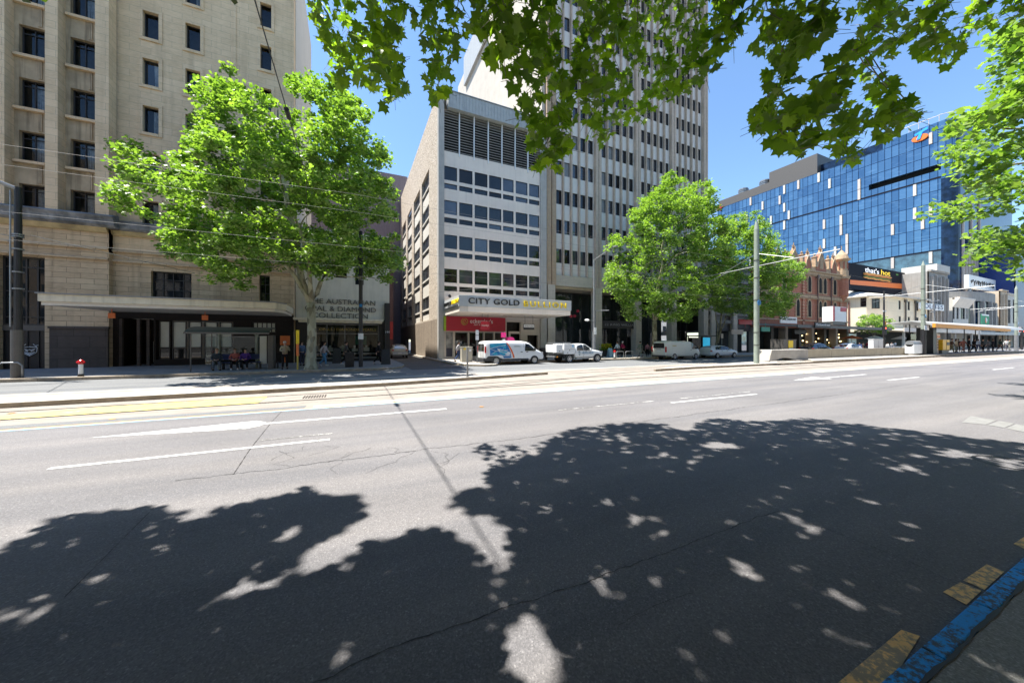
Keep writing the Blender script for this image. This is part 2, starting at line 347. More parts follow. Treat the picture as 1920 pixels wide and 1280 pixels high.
# near footpath
slab('footpath', [(XL,-8),(XR,-8),(XR,.79),(XL,.79)], -.02, .02, M['pave_near'], M['kerb_stone'], 'dark rough asphalt footpath at the bottom right corner', 'footpath')
kb = MB()
def jag(x, s, a): return a*(math.sin(x*s)+.6*math.sin(x*s*2.7+1)+.4*math.sin(x*s*6.1+2))
xs = [XL+i*.06 for i in range(int((14-XL)/.06))]
xs = [x for x in xs if x > -4]
for x0, x1 in zip(xs[:-1], xs[1:]):
    kb.poly([(x0,.786+jag(x0,9,.004),.026),(x1,.786+jag(x1,9,.004),.026),(x1,.806+jag(x1,7,.006),.026),(x0,.806+jag(x0,7,.006),.026)])
tag(kb.build('kerb_joint', M['tar'], kind='structure'), 'ragged dark tar joint between footpath and blue kerb', 'joint')
kb = MB(); x = -4.
while x < 60: kb.box(x, x+.894, .802, .90, -.02, .022); x += .9
tag(kb.build('kerb', M['blue_worn'], kind='structure', bevel=.01), 'worn bright blue painted kerb at the bottom right', 'kerb')
for i, (a, c) in enumerate(((1.25,1.80),(2.22,2.48),(2.51,2.92),(3.9,4.5),(5.6,6.2),(7.2,7.8))):
    pass
yd = [((1560,1290),(1664,1290),(1725,1193),(1690,1181)), ((1768,1110),(1812,1134),(1840,1108),(1800,1092)), ((1806,1088),(1846,1106),(1883,1072),(1850,1058)), ((1900,1020),(1935,1035),(1985,990),(1960,980))]
for i, q in enumerate(yd):
    b = MB(); b.poly([(*ground(px, py), .005) for px, py in q])
    tag(b.build('kerb_mark', M['yellow_worn'], kind='structure'), ['largest worn yellow dash at the bottom beside blue kerb', 'pale yellow dash just below the road crack', 'dull yellow dash just above the road crack', 'yellow dash cut off by the right edge of the picture'][i], 'road marking')
# lane markings
def dash(x0, x1, y, w, label, m='white_paint', z=.005):
    b = MB(); b.poly([(x0,y-w/2,z),(x1,y-w/2,z),(x1,y+w/2,z),(x0,y+w/2,z)]); tag(b.build('lane_line', M[m], kind='structure'), label, 'road marking')
dash(-4.1, -.37, 7.64, .11, 'long white lane line at the left foreground')
dash(-1.6, -.35, 8.11, .06, 'thin faded white dash beside the left lane line', 'white_paint_old')
dash(9.0, 13.3, 7.76, .11, 'white lane line at the right centre of the road')
dash(9.95, 13.7, 8.23, .055, 'thin faded dash beside the right centre lane line', 'white_paint_old')
dash(5.2, 8.75, 8.23, .06, 'thin faded dash alone in the middle of the road', 'white_paint_old')
dash(23.9, 27.5, 7.83, .13, 'short white lane dash toward the right')
dash(39.2, 43.8, 7.79, .15, 'farthest white lane dash at the far right')
def arrow(x0, xm, x1, y, w, hw, label):
    b = MB(); z = .005
    b.poly([(x0,y,z),(xm,y-hw,z),(xm+.25,y-hw*.35,z),(xm,y-w/2,z),(xm,y+w/2,z),(xm+.25,y+hw*.35,z),(xm,y+hw,z)])
    b.poly([(xm,y-w/2,z),(x1,y-w/2,z),(x1,y+w/2,z),(xm,y+w/2,z)])
    tag(b.build('road_arrow', M['white_paint'], kind='structure'), label, 'road marking')
arrow(-4.7, -2.05, 2.45, 9.73, .15, .42, 'white arrow pointing left with a long shaft in the foreground')
arrow(19.6, 22.2, 27.0, 9.75, .16, .45, 'white arrow in the distance pointing left')
# cracks and tar seams
def crack(pts, w, seed, label, amp=.03, step=.07):
    r = random.Random(seed); b = MB(); P = []
    for (x0,y0),(x1,y1) in zip(pts[:-1], pts[1:]):
        d = math.hypot(x1-x0, y1-y0); n = max(1, int(d/step))
        for i in range(n): t = i/n; P.append((x0+(x1-x0)*t, y0+(y1-y0)*t))
    P.append(pts[-1]); o = 0; Q = []
    for x, y in P: o = .8*o+r.uniform(-amp, amp); Q.append((x, y+o, w*r.uniform(.25, 1.1)))
    for a, c in zip(Q[:-1], Q[1:]):
        dx, dy = c[0]-a[0], c[1]-a[1]; l = math.hypot(dx, dy) or 1; nx, ny = -dy/l, dx/l
        b.poly([(a[0]-nx*a[2],a[1]-ny*a[2],.003),(c[0]-nx*c[2],c[1]-ny*c[2],.003),(c[0]+nx*c[2],c[1]+ny*c[2],.003),(a[0]+nx*a[2],a[1]+ny*a[2],.003)])
    tag(b.build('road_crack', M['tar'], kind='structure'), label, 'road crack')
G = lambda *a: [ground(*p) for p in a]
crack(G((330,900),(400,893),(720,853),(960,822.5),(1440,758),(1734,717)), .008, 1, 'long ragged seam crossing the road along its middle')
crack(G((437,890),(470,840),(510,790),(531,768)), .009, 2, 'narrow crack running up across the left lane lines', .015)
crack(G((560,1290),(730,1218),(900,1160),(1060,1105),(1290,1020),(1460,957)), .0045, 3, 'long dark crack through the tree shadow', .012, .04)
crack(G((1460,957),(1560,995),(1700,1050),(1830,1110),(1880,1122)), .004, 4, 'crack running down to the yellow kerb dashes', .01, .04)
crack(G((120,1120),(200,1040),(290,950)), .004, 5, 'short crack at the left inside the shadow', .012)
crack(G((1160,1170),(1230,1130),(1300,1110)), .0018, 8, 'faint pale scratch in the shadowed asphalt', .006, .03)
cz = random.Random(5)
for k in range(9):     # crazed patch
    px, py = 520+k*42+cz.uniform(-10, 10), 842+cz.uniform(-8, 8)
    x, y = ground(px, py); pts = [(x, y)]
    for i in range(4): x += cz.uniform(-.28, .28); y -= cz.uniform(.05, .28); pts.append((x, y))
    crack(pts, .0035, 20+k, 'small branching crack in the crazed patch of road', .02, .05)
for (a, c, s) in (((760,668+100),(905,742),11), ((1560,757),(1760,728),12), ((940,740),(1110,728),13)):
    crack(G(a, c), .004, s, 'faint hairline crack near the tram bed edge', .03)
M['cover_grey'] = flat('cover_grey', (.20,.20,.195), .8, var=.15, scale=6, bmp=.3)
# gratings and covers
b = MB()
for i in range(9): x = ground(592, 742)[0]-.35+i*.08; b.box(x, x+.035, 13.45, 14.1, .004, .012)
tag(b.build('drain_grating', M['rail_steel'], kind='structure'), 'slotted drain grating between the near tram rails', 'drain')
q = [((1795,783),(1872,803),(1850,798)),]
gx, gy = ground(1830, 787)
for i in range(4):
    b = MB(); b.box(8.95+0+i*1.02, 9.9+i*1.02, 3.05, 3.6, 0, .008)
pg = [((1803,792),(1820,780),(1869,788),(1848,796)), ((1852,797),(1873,789),(1902,794),(1883,802)), ((1887,803),(1906,795),(1960,805),(1945,815))]
for i, qd in enumerate(pg):
    b = MB(); b.poly([(*ground(px, py), .006) for px, py in qd])
    tag(b.build('service_cover', M['cover_grey'], kind='structure'), ['leftmost pale concrete service cover in the road', 'middle pale concrete service cover in the road', 'pale concrete service cover cut by the right edge'][i], 'service cover')
b = MB(); cx, cy = ground(1900, 869)
for i in range(28):
    t0, t1 = 2*math.pi*i/28, 2*math.pi*(i+1)/28
    b.poly([(cx+r_*math.cos(t), cy+r_*math.sin(t), .006) for r_, t in ((.36,t0),(.36,t1),(.40,t1),(.40,t0))])
tag(b.build('manhole_ring', M['tar'], kind='structure'), 'round manhole ring in the shade at the right', 'manhole')

# buildings across the street, behind the viewpoint: they shade the near side and stand in the window reflections
for i, (xa, xb_, ht_, c_) in enumerate(((-75,-34,30,(.42,.33,.24)),(-32,-9,22,(.36,.34,.32)),(-7,19,27,(.45,.38,.28)),(21,46,19,(.30,.22,.17)),(48,96,25,(.44,.41,.37)))):
    t = thing('opposite_building', ['brown stone block across the street at the far left, behind the viewpoint','grey block across the street, left of the viewpoint','tan stone block directly behind the viewpoint','low brown brick block across the street, right of the viewpoint','pale block across the street at the far right, behind the viewpoint'][i], 'building', ((xa+xb_)/2,-9,0))
    m_ = flat('opposite_wall_%d' % i, c_, .85, var=.12)
    b = MB(); b.box(xa, xb_, -24, -9, 0, ht_); b.build('wall', m_, t)
    b = MB(); x = xa+1.2
    while x < xb_-2:
        z = 5.
        while z < ht_-2.4: b.box(x, x+1.5, -8.99, -8.95, z, z+1.9); z += 3.5
        x += 2.9
    o = b.build('windows', M['window_dark'], t); o['kind'] = 'stuff'
# ------------------------------------------------------------------ trees
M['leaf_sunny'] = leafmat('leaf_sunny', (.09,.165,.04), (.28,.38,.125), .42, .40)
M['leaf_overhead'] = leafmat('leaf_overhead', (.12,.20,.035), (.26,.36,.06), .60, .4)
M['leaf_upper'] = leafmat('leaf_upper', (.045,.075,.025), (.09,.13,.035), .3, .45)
def barkmat():
    m, n, p = mk('plane_bark'); v = n.nodes.new('ShaderNodeTexVoronoi'); v.inputs['Scale'].default_value = 5.5; L(n, coord(n, (1,1,.45)), v.inputs['Vector'])
    L(n, ramp(n, v.outputs['Color'], [(.2, (.17,.15,.10)), (.45, (.29,.27,.19)), (.65, (.40,.38,.28)), (.85, (.22,.22,.17))]), p.inputs['Base Color'])
    p.inputs['Roughness'].default_value = .9; bump(n, p, v.outputs['Distance'], .4, .02); return m
M['bark'] = barkmat()
LEAF_BIG = [(0,-.02),(.14,-.16),(.46,-.20),(.40,.0),(.80,.10),(.60,.27),(.74,.56),(.40,.50),(.25,.60),(.0,1.0),(-.25,.60),(-.40,.50),(-.74,.56),(-.60,.27),(-.80,.10),(-.40,.0),(-.46,-.20),(-.14,-.16)]
LEAF_SMALL = [(0,0),(.52,.08),(.30,.35),(.50,.70),(0,1),(-.50,.70),(-.30,.35),(-.52,.08)]
def np_mesh(name, co, loops, nper, mat, parent):
    me = bpy.data.meshes.new(name); me.vertices.add(len(co)); me.vertices.foreach_set('co', co.astype(np.float32).ravel())
    me.loops.add(len(loops)); me.loops.foreach_set('vertex_index', loops.astype(np.int32)); npoly = len(loops)//nper
    me.polygons.add(npoly); me.polygons.foreach_set('loop_start', np.arange(npoly, dtype=np.int32)*nper)
    me.update(calc_edges=True); me.materials.append(mat)
    o = bpy.data.objects.new(name, me); sc.collection.objects.link(o)
    if parent is not None: par(o, parent)
    return o
def leaves(name, P, mat, parent, rng, size=(.15,.23), up=.55, droop=.3, big=False):
    """P: leaf positions; every leaf its own lobed, slightly cupped blade"""
    n = len(P); P = np.asarray(P)
    nv = rng.normal(size=(n,3)); nv /= np.linalg.norm(nv, axis=1)[:,None]
    nv = nv*(1-up); nv[:,2] = np.abs(nv[:,2])+up; nv /= np.linalg.norm(nv, axis=1)[:,None]
    d = rng.normal(size=(n,3)); d[:,2] -= droop*2; d -= nv*(d*nv).sum(1)[:,None]; d /= np.linalg.norm(d, axis=1)[:,None]+1e-9
    s = np.cross(d, nv); sz = rng.uniform(*size, size=n)
    pts = LEAF_BIG if big else LEAF_SMALL
    base = [(x, y, -.22*(x*x)-.18*(y-.3)**2) for x, y in pts]
    if big: base = [(0,.22,.05)]+base
    B = np.array(base)
    if not big: B[:,2] = 0
    co = P[:,None,:]+sz[:,None,None]*(B[None,:,0,None]*s[:,None,:]+B[None,:,1,None]*d[:,None,:]+B[None,:,2,None]*nv[:,None,:])
    k = len(B); idx = np.arange(n)[:,None]*k
    if big:
        m = len(pts); tri = np.array([(0, 1+i, 1+(i+1) % m) for i in range(m)]).ravel(); loops = (idx+tri[None,:]).ravel(); nper = 3
    else: loops = (idx+np.arange(k)[None,:]).ravel(); nper = k
    return np_mesh(name, co.reshape(-1,3), loops, nper, mat, parent)
def inpoly(px, py, poly):
    px = np.asarray(px, float); py = np.asarray(py, float); r = np.zeros(px.shape, bool); n = len(poly)
    for i in range(n):
        x0, y0 = poly[i]; x1, y1 = poly[(i+1) % n]
        c = ((y0 > py) != (y1 > py)) & (px < (x1-x0)*(py-y0)/((y1-y0) if y1 != y0 else 1e-9)+x0); r ^= c
    return r
def seen(P):
    """bearing and height of points in the survey's own units (1920 x 1280)"""
    P = np.asarray(P); r = P[:,0]*.908-P[:,1]*.4187; z = P[:,0]*.4187+P[:,1]*.908
    zz = np.where(z > .05, z, np.nan); return 960+FPX*r/zz, 640-FPX*(P[:,2]-EYE)/zz, z
def limb(mb, a, b, r0, r1, rn, sag=.12, n=6):
    a, b = Vector(a), Vector(b); l = (b-a).length; pts = []; w1 = Vector((rn.uniform(-1,1), rn.uniform(-1,1), rn.uniform(-.3,1)))*l*sag
    for i in range(n+1):
        t = i/n; pts.append(a.lerp(b, t)+w1*math.sin(math.pi*t)+Vector((rn.uniform(-1,1), rn.uniform(-1,1), rn.uniform(-1,1)))*l*.015)
    mb.tube(pts, [r0+(r1-r0)*i/n for i in range(n+1)], 8 if r0 > .05 else 5); return pts
def street_tree(label, base, fork_h, tr, cen, rad, outline, nclump, nleaf, seed, group, clump=(.38,.85), lean=(0,0), mat='leaf_sunny', size=(.125,.205), forks=None, cat='tree'):
    rng = np.random.default_rng(seed); rn = random.Random(seed)
    t = thing('plane_tree', label, cat, (base[0], base[1], base[2]), group)
    C = []; cen = np.array(cen); rad = np.array(rad)
    while len(C) < nclump:
        P = rng.uniform(-1, 1, size=(4000,3)); q = np.linalg.norm(P, axis=1); keep = (q < 1) & (rng.uniform(size=4000) < .15+.85*q**2)
        P = P[keep]*rad+cen
        if outline:
            x, y, z = seen(P); P = P[inpoly(x, y, outline)]
        # lumpy envelope
        k = np.sin(P[:,0]*1.1+seed)+np.sin(P[:,1]*1.3+seed*2)+np.sin(P[:,2]*1.5+seed*3)
        P = P[k > -1.15]
        C += list(P)
    C = np.array(C[:nclump])
    cr = rng.uniform(*clump, size=nclump)
    A = np.repeat(C, nleaf, axis=0); rr = np.repeat(cr, nleaf)
    o = rng.normal(size=A.shape); o /= np.linalg.norm(o, axis=1)[:,None]; o *= (rng.uniform(size=len(A))**.45*rr)[:,None]; o[:,2] *= .6
    P = A+o
    lv = leaves('leaves', P, M[mat], t, rng, size, .42, .35)
    b = MB(); tb = Vector(base); f = Vector((base[0]+lean[0], base[1]+lean[1], base[2]+fork_h))
    mid = tb.lerp(f, .5)+Vector((.06,.03,0))
    b.tube([tb+Vector((0,0,-.1)), tb+Vector((0,0,.15)), tb+Vector((0,0,.6)), mid, f], [tr*1.6, tr*1.3, tr*1.05, tr*.92, tr*.85], 14)
    top = Vector((cen[0], cen[1], cen[2]+rad[2]*.55))
    tips = []
    mains = forks or []
    main = limb(b, f, top, tr*.8, tr*.12, rn, .05, 9)
    for m_ in mains:
        tips.append((limb(b, f+Vector((0,0,.05)), m_, tr*.55, tr*.12, rn, .08, 8), tr*.3))
    order = sorted(range(nclump), key=lambda i: rn.random())[:26]
    for i in order:
        c = Vector(C[i]); cand = [(p, r_) for pl, r_ in ([(main[1:], tr*.3)]+tips) for p in pl if p.z < c.z+.3]
        if not cand: continue
        p, r_ = min(cand, key=lambda q: (q[0]-c).length+abs(q[0].z-c.z+2)*.4)
        pl = limb(b, p, c, r_*.5, .02, rn, .1, 6)
        for j in range(2):
            c2 = Vector(C[rn.randrange(nclump)])
            if (c2-c).length < 4: limb(b, pl[3], c2, .035, .01, rn, .1, 4)
    b.build('trunk', M['bark'], t, smooth=True)
    return t
T1 = [(200,268),(216,330),(212,372),(245,418),(300,430),(318,478),(380,500),(395,522),(455,540),(520,505),(560,500),(610,520),(660,500),(700,560),(722,545),(756,500),(742,400),(726,320),(712,260),(690,222),(672,188),(640,165),(600,150),(575,156),(548,150),(530,175),(505,190),(480,165),(440,160),(430,126),(412,150),(372,165),(366,200),(372,235),(340,262),(335,310),(300,300),(255,262)]
b1 = (-2.3, 25.4, .15)
street_tree('big bright green plane tree behind the bus shelter', b1, 4.2, .28, (-4.2,25.6,12.0), (9.2,6.2,8.6), T1, 780, 92, 3, 'plane trees along the far footpath', forks=[(-6.5,24.8,9.0),(-.2,25.8,9.5),(-3.6,23.5,10.5)])
T2 = [(1250,326),(1232,352),(1212,372),(1186,378),(1180,408),(1188,432),(1150,442),(1136,460),(1160,480),(1140,500),(1112,520),(1100,545),(1120,560),(1150,600),(1185,606),(1205,590),(1245,600),(1300,600),(1345,585),(1372,560),(1380,500),(1372,420),(1345,400),(1338,340),(1318,335),(1300,350),(1285,345),(1272,328)]
street_tree('round bright plane tree in front of the white finned tower', (30.6,28.6,.15), 4.0, .28, (30.6,26.2,11.6), (8.4,5.5,9.0), T2, 680, 80, 5, 'plane trees along the far footpath', forks=[(27.5,27.5,8.5),(33.5,28.5,9)])
T3 = [(1345,400),(1340,470),(1330,560),(1350,592),(1390,585),(1400,600),(1440,590),(1470,600),(1490,560),(1500,530),(1512,500),(1480,470),(1452,450),(1440,420),(1420,400),(1400,388),(1372,392)]
street_tree('smaller plane tree with two stems before the red gothic building', (41.5,29.0,.15), 1.6, .16, (44.5,26.0,9.8), (9.0,4.6,7.9), T3, 560, 70, 8, 'plane trees along the far footpath', lean=(0,0), forks=[(39.8,28.5,7.5),(44,29,8)])
T4 = [(1925,40),(1880,52),(1862,110),(1868,150),(1850,190),(1800,212),(1790,250),(1778,280),(1765,310),(1800,335),(1822,360),(1770,392),(1768,405),(1820,420),(1835,445),(1885,445),(1838,475),(1832,488),(1870,500),(1905,530),(2000,560),(3400,700),(3400,-1500),(1950,-300)]
street_tree('large plane tree on the near footpath at the right edge', (23.5,-1.2,.0), 4.5, .34, (22.5,.8,10.3), (8,6.8,7.6), T4, 560, 80, 11, None, forks=[(20,1.5,7.5),(25,2.5,8)])
# small street tree and planter far down the street
street_tree('small airy tree in front of the cream hotel wall', (88.5,31,.15), 2.3, .08, (88.5,31,5.0), (6.0,1.6,1.9), None, 60, 45, 21, None, clump=(.5,.9), size=(.18,.3))

# ---- the tree overhead: crown edge hanging into view, the rest above and behind, throwing the foreground shade
SA = [(560,-80),(583,30),(585,62),(604,92),(610,120),(604,148),(640,160),(668,156),(690,163),(722,197),(740,192),(772,178),(765,130),(745,95),(742,62),(770,58),(800,96),(786,130),(800,172),(820,204),(846,196),(857,160),(842,128),(868,84),(900,92),(905,60),(925,90),(924,122),(950,150),(972,165),(978,205),(998,222),(980,245),(1000,290),(1010,312),(1040,316),(1060,302),(1062,262),(1050,240),(1068,215),(1050,190),(1082,178),(1110,196),(1108,222),(1122,262),(1146,262),(1172,232),(1216,234),(1222,182),(1248,202),(1282,176),(1322,152),(1332,118),(1350,140),(1382,98),(1376,66),(1400,52),(1408,100),(1452,108),(1470,130),(1440,176),(1410,214),(1412,248),(1452,260),(1488,282),(1500,304),(1530,284),(1562,304),(1600,303),(1642,273),(1690,250),(1727,226),(1722,196),(1690,186),(1676,150),(1630,140),(1560,120),(1606,84),(1650,104),(1700,112),(1740,120),(1808,128),(1838,96),(1830,62),(1856,44),(1900,50),(1960,30),(1990,-80)]
SH = [(-3000,1100),(-300,1120),(0,1055),(60,1003),(110,972),(200,962),(290,948),(330,975),(400,965),(440,945),(500,935),(560,913),(600,935),(682,934),(650,985),(606,1000),(552,1040),(545,1075),(600,1090),(650,1062),(690,1025),(745,1020),(790,990),(845,1020),(880,1028),(905,1062),(960,1052),(975,985),(905,965),(858,942),(860,930),(925,918),(922,882),(975,872),(1022,848),(1022,832),(1078,805),(1140,794),(1235,794),(1300,812),(1330,784),(1430,792),(1515,784),(1590,794),(1700,806),(1830,822),(1925,832),(2600,880),(6000,1500),(6000,3000),(-3000,3000)]
HOLES = [(925,1052,26,12),(1185,971,13,6),(1256,985,17,7),(1134,1103,20,10),(1352,1040,15,7),(1396,1071,18,8),(1520,1080,26,9),(1484,968,20,6),(926,1110,16,14),(985,1185,34,20),(1010,1250,60,26),(930,1085,12,8),(600,1072,14,8),(470,1085,26,9),(1020,948,14,6),(1290,916,12,4),(45,1140,44,12),(20,1165,40,10),(130,1018,16,5),(1540,1005,22,7),(1570,1120,30,7),(545,1000,14,6),(1450,868,10,3),(1130,940,9,4),(700,1080,9,5),(840,1080,12,5),(1075,1072,14,7),(1250,855,12,3),(1350,835,26,5),(1900,870,26,9),(1700,880,30,4),(1800,850,30,4),(1620,905,12,3),(1000,905,12,4),(180,1085,16,5),(300,1000,10,4),(760,1120,12,5),(990,1095,10,6)]
CF = 1/math.tan(SUN_EL); SX, SY = math.cos(SUN_AZ)*CF, -math.sin(SUN_AZ)*CF
def shade_ok(P, holes=True):
    S = np.stack([P[:,0]+SX*P[:,2], P[:,1]+SY*P[:,2], np.zeros(len(P))], 1)
    x, y, z = seen(S); back = ~(z > .35)
    ok = inpoly(x, y, SH) | back
    if not holes:
        for ox, oy in ((.3,0),(-.3,0),(0,.3),(0,-.3)): q = seen(S+np.array([ox,oy,0])); ok |= inpoly(q[0], q[1], SH)
    if holes:
        for ox, oy in ((0,0),(.12,0),(-.12,0),(0,.12),(0,-.12)):
            q = seen(S+np.array([ox,oy,0]))
            for hx, hy, a, b in HOLES: ok &= ~(((q[0]-hx)/a)**2+((q[1]-hy)/b)**2 < 1) | back
    return ok, S
twigs = [[(640,-40),(650,30),(690,90),(730,150)],[(735,-40),(738,20),(728,70),(690,110)],[(800,-50),(812,40),(822,120),(822,185)],[(930,-50),(950,40),(940,110)],[(600,-50),(604,20),(625,90),(640,140)],[(700,40),(740,110),(740,180)],[(620,60),(660,120),(690,150)],[(870,-40),(850,40),(845,90)],
  [(1032,-60),(1034,30),(1026,90),(1050,140),(1057,200),(1052,270),(1030,300)],[(1090,-60),(1095,40),(1110,120),(1130,200),(1134,250)],[(1150,-60),(1165,40),(1150,100),(1180,210)],[(1240,-50),(1244,20),(1250,80),(1240,140),(1210,210)],[(985,-40),(1000,20),(985,90),(960,150)],[(1026,90),(1000,160),(985,210),(1020,240)],[(1057,200),(1030,250),(1010,295)],
  [(1300,-60),(1305,30),(1310,90),(1280,160)],[(1200,-60),(1195,60),(1190,130),(1160,170)],[(1380,-60),(1370,30),(1340,90),(1322,140)],[(1270,-60),(1275,40),(1255,120),(1250,180)],[(900,-60),(905,10),(915,70)],[(1120,-60),(1130,30),(1090,90),(1080,150)],[(1100,150),(1110,200),(1115,235)],
  [(1420,-60),(1440,20),(1500,60),(1480,110),(1455,160)],[(1640,-60),(1625,-10),(1645,30),(1620,80),(1560,140),(1520,200),(1500,280)],[(1600,90),(1640,140),(1680,200),(1650,245)],[(1560,140),(1570,200),(1590,285)],[(1760,-60),(1750,10),(1700,60),(1640,95)],[(1860,-60),(1840,0),(1800,60),(1790,105)],
  [(1480,30),(1470,90),(1445,140),(1440,225)],[(1440,180),(1420,215),(1425,240)],[(1700,185),(1640,215),(1565,255)],[(1690,190),(1712,222)],[(1540,-60),(1545,30),(1500,80)],[(1460,-60),(1455,20),(1440,80)],[(1680,-60),(1690,10),(1620,60)],[(1920,-60),(1900,10),(1840,50)],[(1800,-60),(1770,20),(1740,90)],[(1340,-60),(1350,20),(1375,70)],[(1500,200),(1460,235),(1470,255)],[(1960,-40),(1900,30)]]
def strand_dist(px, py):
    d = np.full(len(px), 1e9)
    for tw in twigs:
        for (x0,y0),(x1,y1) in zip(tw[:-1], tw[1:]):
            l2 = (x1-x0)**2+(y1-y0)**2; t = np.clip(((px-x0)*(x1-x0)+(py-y0)*(y1-y0))/l2, 0, 1); d = np.minimum(d, np.hypot(px-x0-t*(x1-x0), py-y0-t*(y1-y0)))
    return d
rng = np.random.default_rng(99)
t5 = thing('plane_tree', 'plane tree overhead with dark leafy branches hanging across the top', 'tree', (-2.6,-2.4,0))
# hanging, seen part
V = []
while len(V) < 1900:
    n = 6000; px = rng.uniform(560, 1990, n); py = rng.uniform(-60, 320, n)
    k = inpoly(px, py, SA); px, py = px[k], py[k]; n = len(px)
    lowx = 5.0+1.0*np.sin(px*.011+.6)+.5*np.sin(px*.031+py*.012); lowx = lowx-1.5*np.clip((900-px)/220, 0, 1); z = lowx+rng.uniform(-.5, .6, n)+np.clip(60-py, 0, 100)*.012
    u = (px-960)/FPX; P = np.stack([z*(.908*u+.4187), z*(.908-.4187*u), EYE+(640-py)/FPX*z], 1)
    gap = .8*np.sin(px*.05+2+py*.02)*np.sin(py*.06+px*.017)+.55*np.sin(px*.13+1)*np.sin(py*.12+px*.03)
    ok, _ = shade_ok(P, False); sd_ = strand_dist(px, py); P = P[ok & ((sd_ < 13+12*gap+rng.uniform(0, 12, n)) | ((py < 60) & (gap > .05)))]
    V += list(P)
V = np.array(V[:1900])
leaves('hanging_leaves', V, M['leaf_overhead'], t5, rng, (.085,.145), .12, .8, big=True)
# upper crown
def gx(px, py): return ground(px, py)
HI = []; LOW = []
while len(HI) < 60000:
    n = 40000; g_ = np.stack([rng.uniform(-13, 14.5, n), rng.uniform(-6.5, 7.2, n)], 1)
    h = rng.uniform(4.6, 13.5, n)
    P = np.stack([g_[:,0]-SX*h, g_[:,1]-SY*h, h], 1)
    cl = np.sin(P[:,0]*2.3)*np.sin(P[:,1]*2.1+P[:,2])+.4*np.sin(P[:,0]*5+P[:,2]*4)
    ok, S = shade_ok(P); x, y, z = seen(P)
    mg = .28*FPX/np.maximum(z, .3); vis = (z > 0) & (x > -mg) & (x < 1920+mg) & (y > -mg*.6)
    e = ((P[:,0]-.8)/14.5)**2+((P[:,1]+.5)/10.8)**2
    P = P[ok & ~vis & (e < 1)]
    HI += list(P)
HI = np.array(HI[:60000])
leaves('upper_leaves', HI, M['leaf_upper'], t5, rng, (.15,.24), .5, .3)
SL = []
b = MB(); rn = random.Random(5)
b.tube([(-2.6,-2.4,-.1),(-2.6,-2.4,.5),(-2.5,-2.3,2.2),(-2.3,-2.0,4.3)], [.55,.42,.36,.33], 14)
hubs = [(-1.5,-.5,6.5),(1.5,.5,7.2),(-5,-1,6.8),(-1,-3.5,7)]
for h_ in hubs: limb(b, (-2.3,-2.0,4.2), h_, .2, .1, rn, .05)
def pt(px, py, z): u = (px-960)/FPX; return (z*(.908*u+.4187), z*(.908-.4187*u), EYE+(640-py)/FPX*z)
def dz(px, py): return 5.05+1.0*math.sin(px*.011+.6)+.5*math.sin(px*.031+py*.012)
TOPQ = []
for tw in sorted(twigs, key=lambda t_: t_[0][1]):
    P = [Vector(pt(px, py, dz(px, py))) for px, py in tw]
    Q = []
    for a, c in zip(P[:-1], P[1:]):
        for i in range(4): Q.append(a.lerp(c, i/4)+Vector((rn.uniform(-1,1), rn.uniform(-1,1), rn.uniform(-1,1)))*.02)
    Q.append(P[-1]); n = len(Q); r0 = .008
    b.tube(Q, [r0*(1-.75*i/n) for i in range(n)], 5)
    if tw[0][1] < -20:
        hb = min(hubs, key=lambda h_: (Vector(h_)-Q[0]).length); limb(b, hb, Q[0], .024, .014, rn, .04, 5); TOPQ += Q
    elif TOPQ:
        hb = min(TOPQ, key=lambda h_: (h_-Q[0]).length); b.tube([hb, hb.lerp(Q[0], .5)+Vector((.02,.02,-.02)), Q[0]], [.007,.007,.007], 5)
    for q in Q[1:]:
        for _ in range(3): SL.append(q+Vector((rn.uniform(-1,1), rn.uniform(-1,1), rn.uniform(-1,.6)))*.13)
    for q in Q[2:]:
        for _ in range(2):
            e = q+Vector((rn.uniform(-1,1), rn.uniform(-1,1), rn.uniform(-1,.2)))*.25; b.tube([q, e], [.004,.003], 3)
b.build('trunk', M['bark'], t5, smooth=True)
leaves('twig_leaves', [tuple(q) for q in SL], M['leaf_overhead'], t5, rng, (.085,.15), .12, .8, big=True)
# ------------------------------------------------------------------ buildings
def fm(Y): return lambda a, z, d=0: (a, Y+d, z)          # facade facing the street
def sm(X): return lambda a, z, d=0: (X+d, a, z)          # wall facing up the street (to the left)
def wall(mb, f, a0, a1, z0, z1, holes, rev=.25):
    A = sorted(set([a0, a1]+[v for h in holes for v in (h[0], h[1]) if a0 < v < a1])); Z = sorted(set([z0, z1]+[v for h in holes for v in (h[2], h[3]) if z0 < v < z1]))
    for x0, x1 in zip(A[:-1], A[1:]):
        cx = (x0+x1)/2; hs = [h for h in holes if h[0] < cx < h[1]]; start = None
        for q0, q1 in zip(Z[:-1], Z[1:]):
            cz = (q0+q1)/2; solid = not any(h[2] < cz < h[3] for h in hs)
            if solid and start is None: start = q0
            if (not solid) and start is not None: mb.poly([f(x0,start), f(x1,start), f(x1,q0), f(x0,q0)]); start = None
        if start is not None: mb.poly([f(x0,start), f(x1,start), f(x1,z1), f(x0,z1)])
    for h in holes:
        x0, x1, q0, q1 = h[:4]
        mb.poly([f(x0,q0), f(x1,q0), f(x1,q0,rev), f(x0,q0,rev)]); mb.poly([f(x0,q1), f(x1,q1), f(x1,q1,rev), f(x0,q1,rev)])
        mb.poly([f(x0,q0), f(x0,q1), f(x0,q1,rev), f(x0,q0,rev)]); mb.poly([f(x1,q0), f(x1,q1), f(x1,q1,rev), f(x1,q0,rev)])
def fbox(mb, f, a0, a1, z0, z1, d0, d1):
    p = [f(a, z, d) for d in (d0, d1) for z in (z0, z1) for a in (a0, a1)]
    mb.add(p, [(0,1,3,2),(4,6,7,5),(0,4,5,1),(2,3,7,6),(0,2,6,4),(1,5,7,3)])
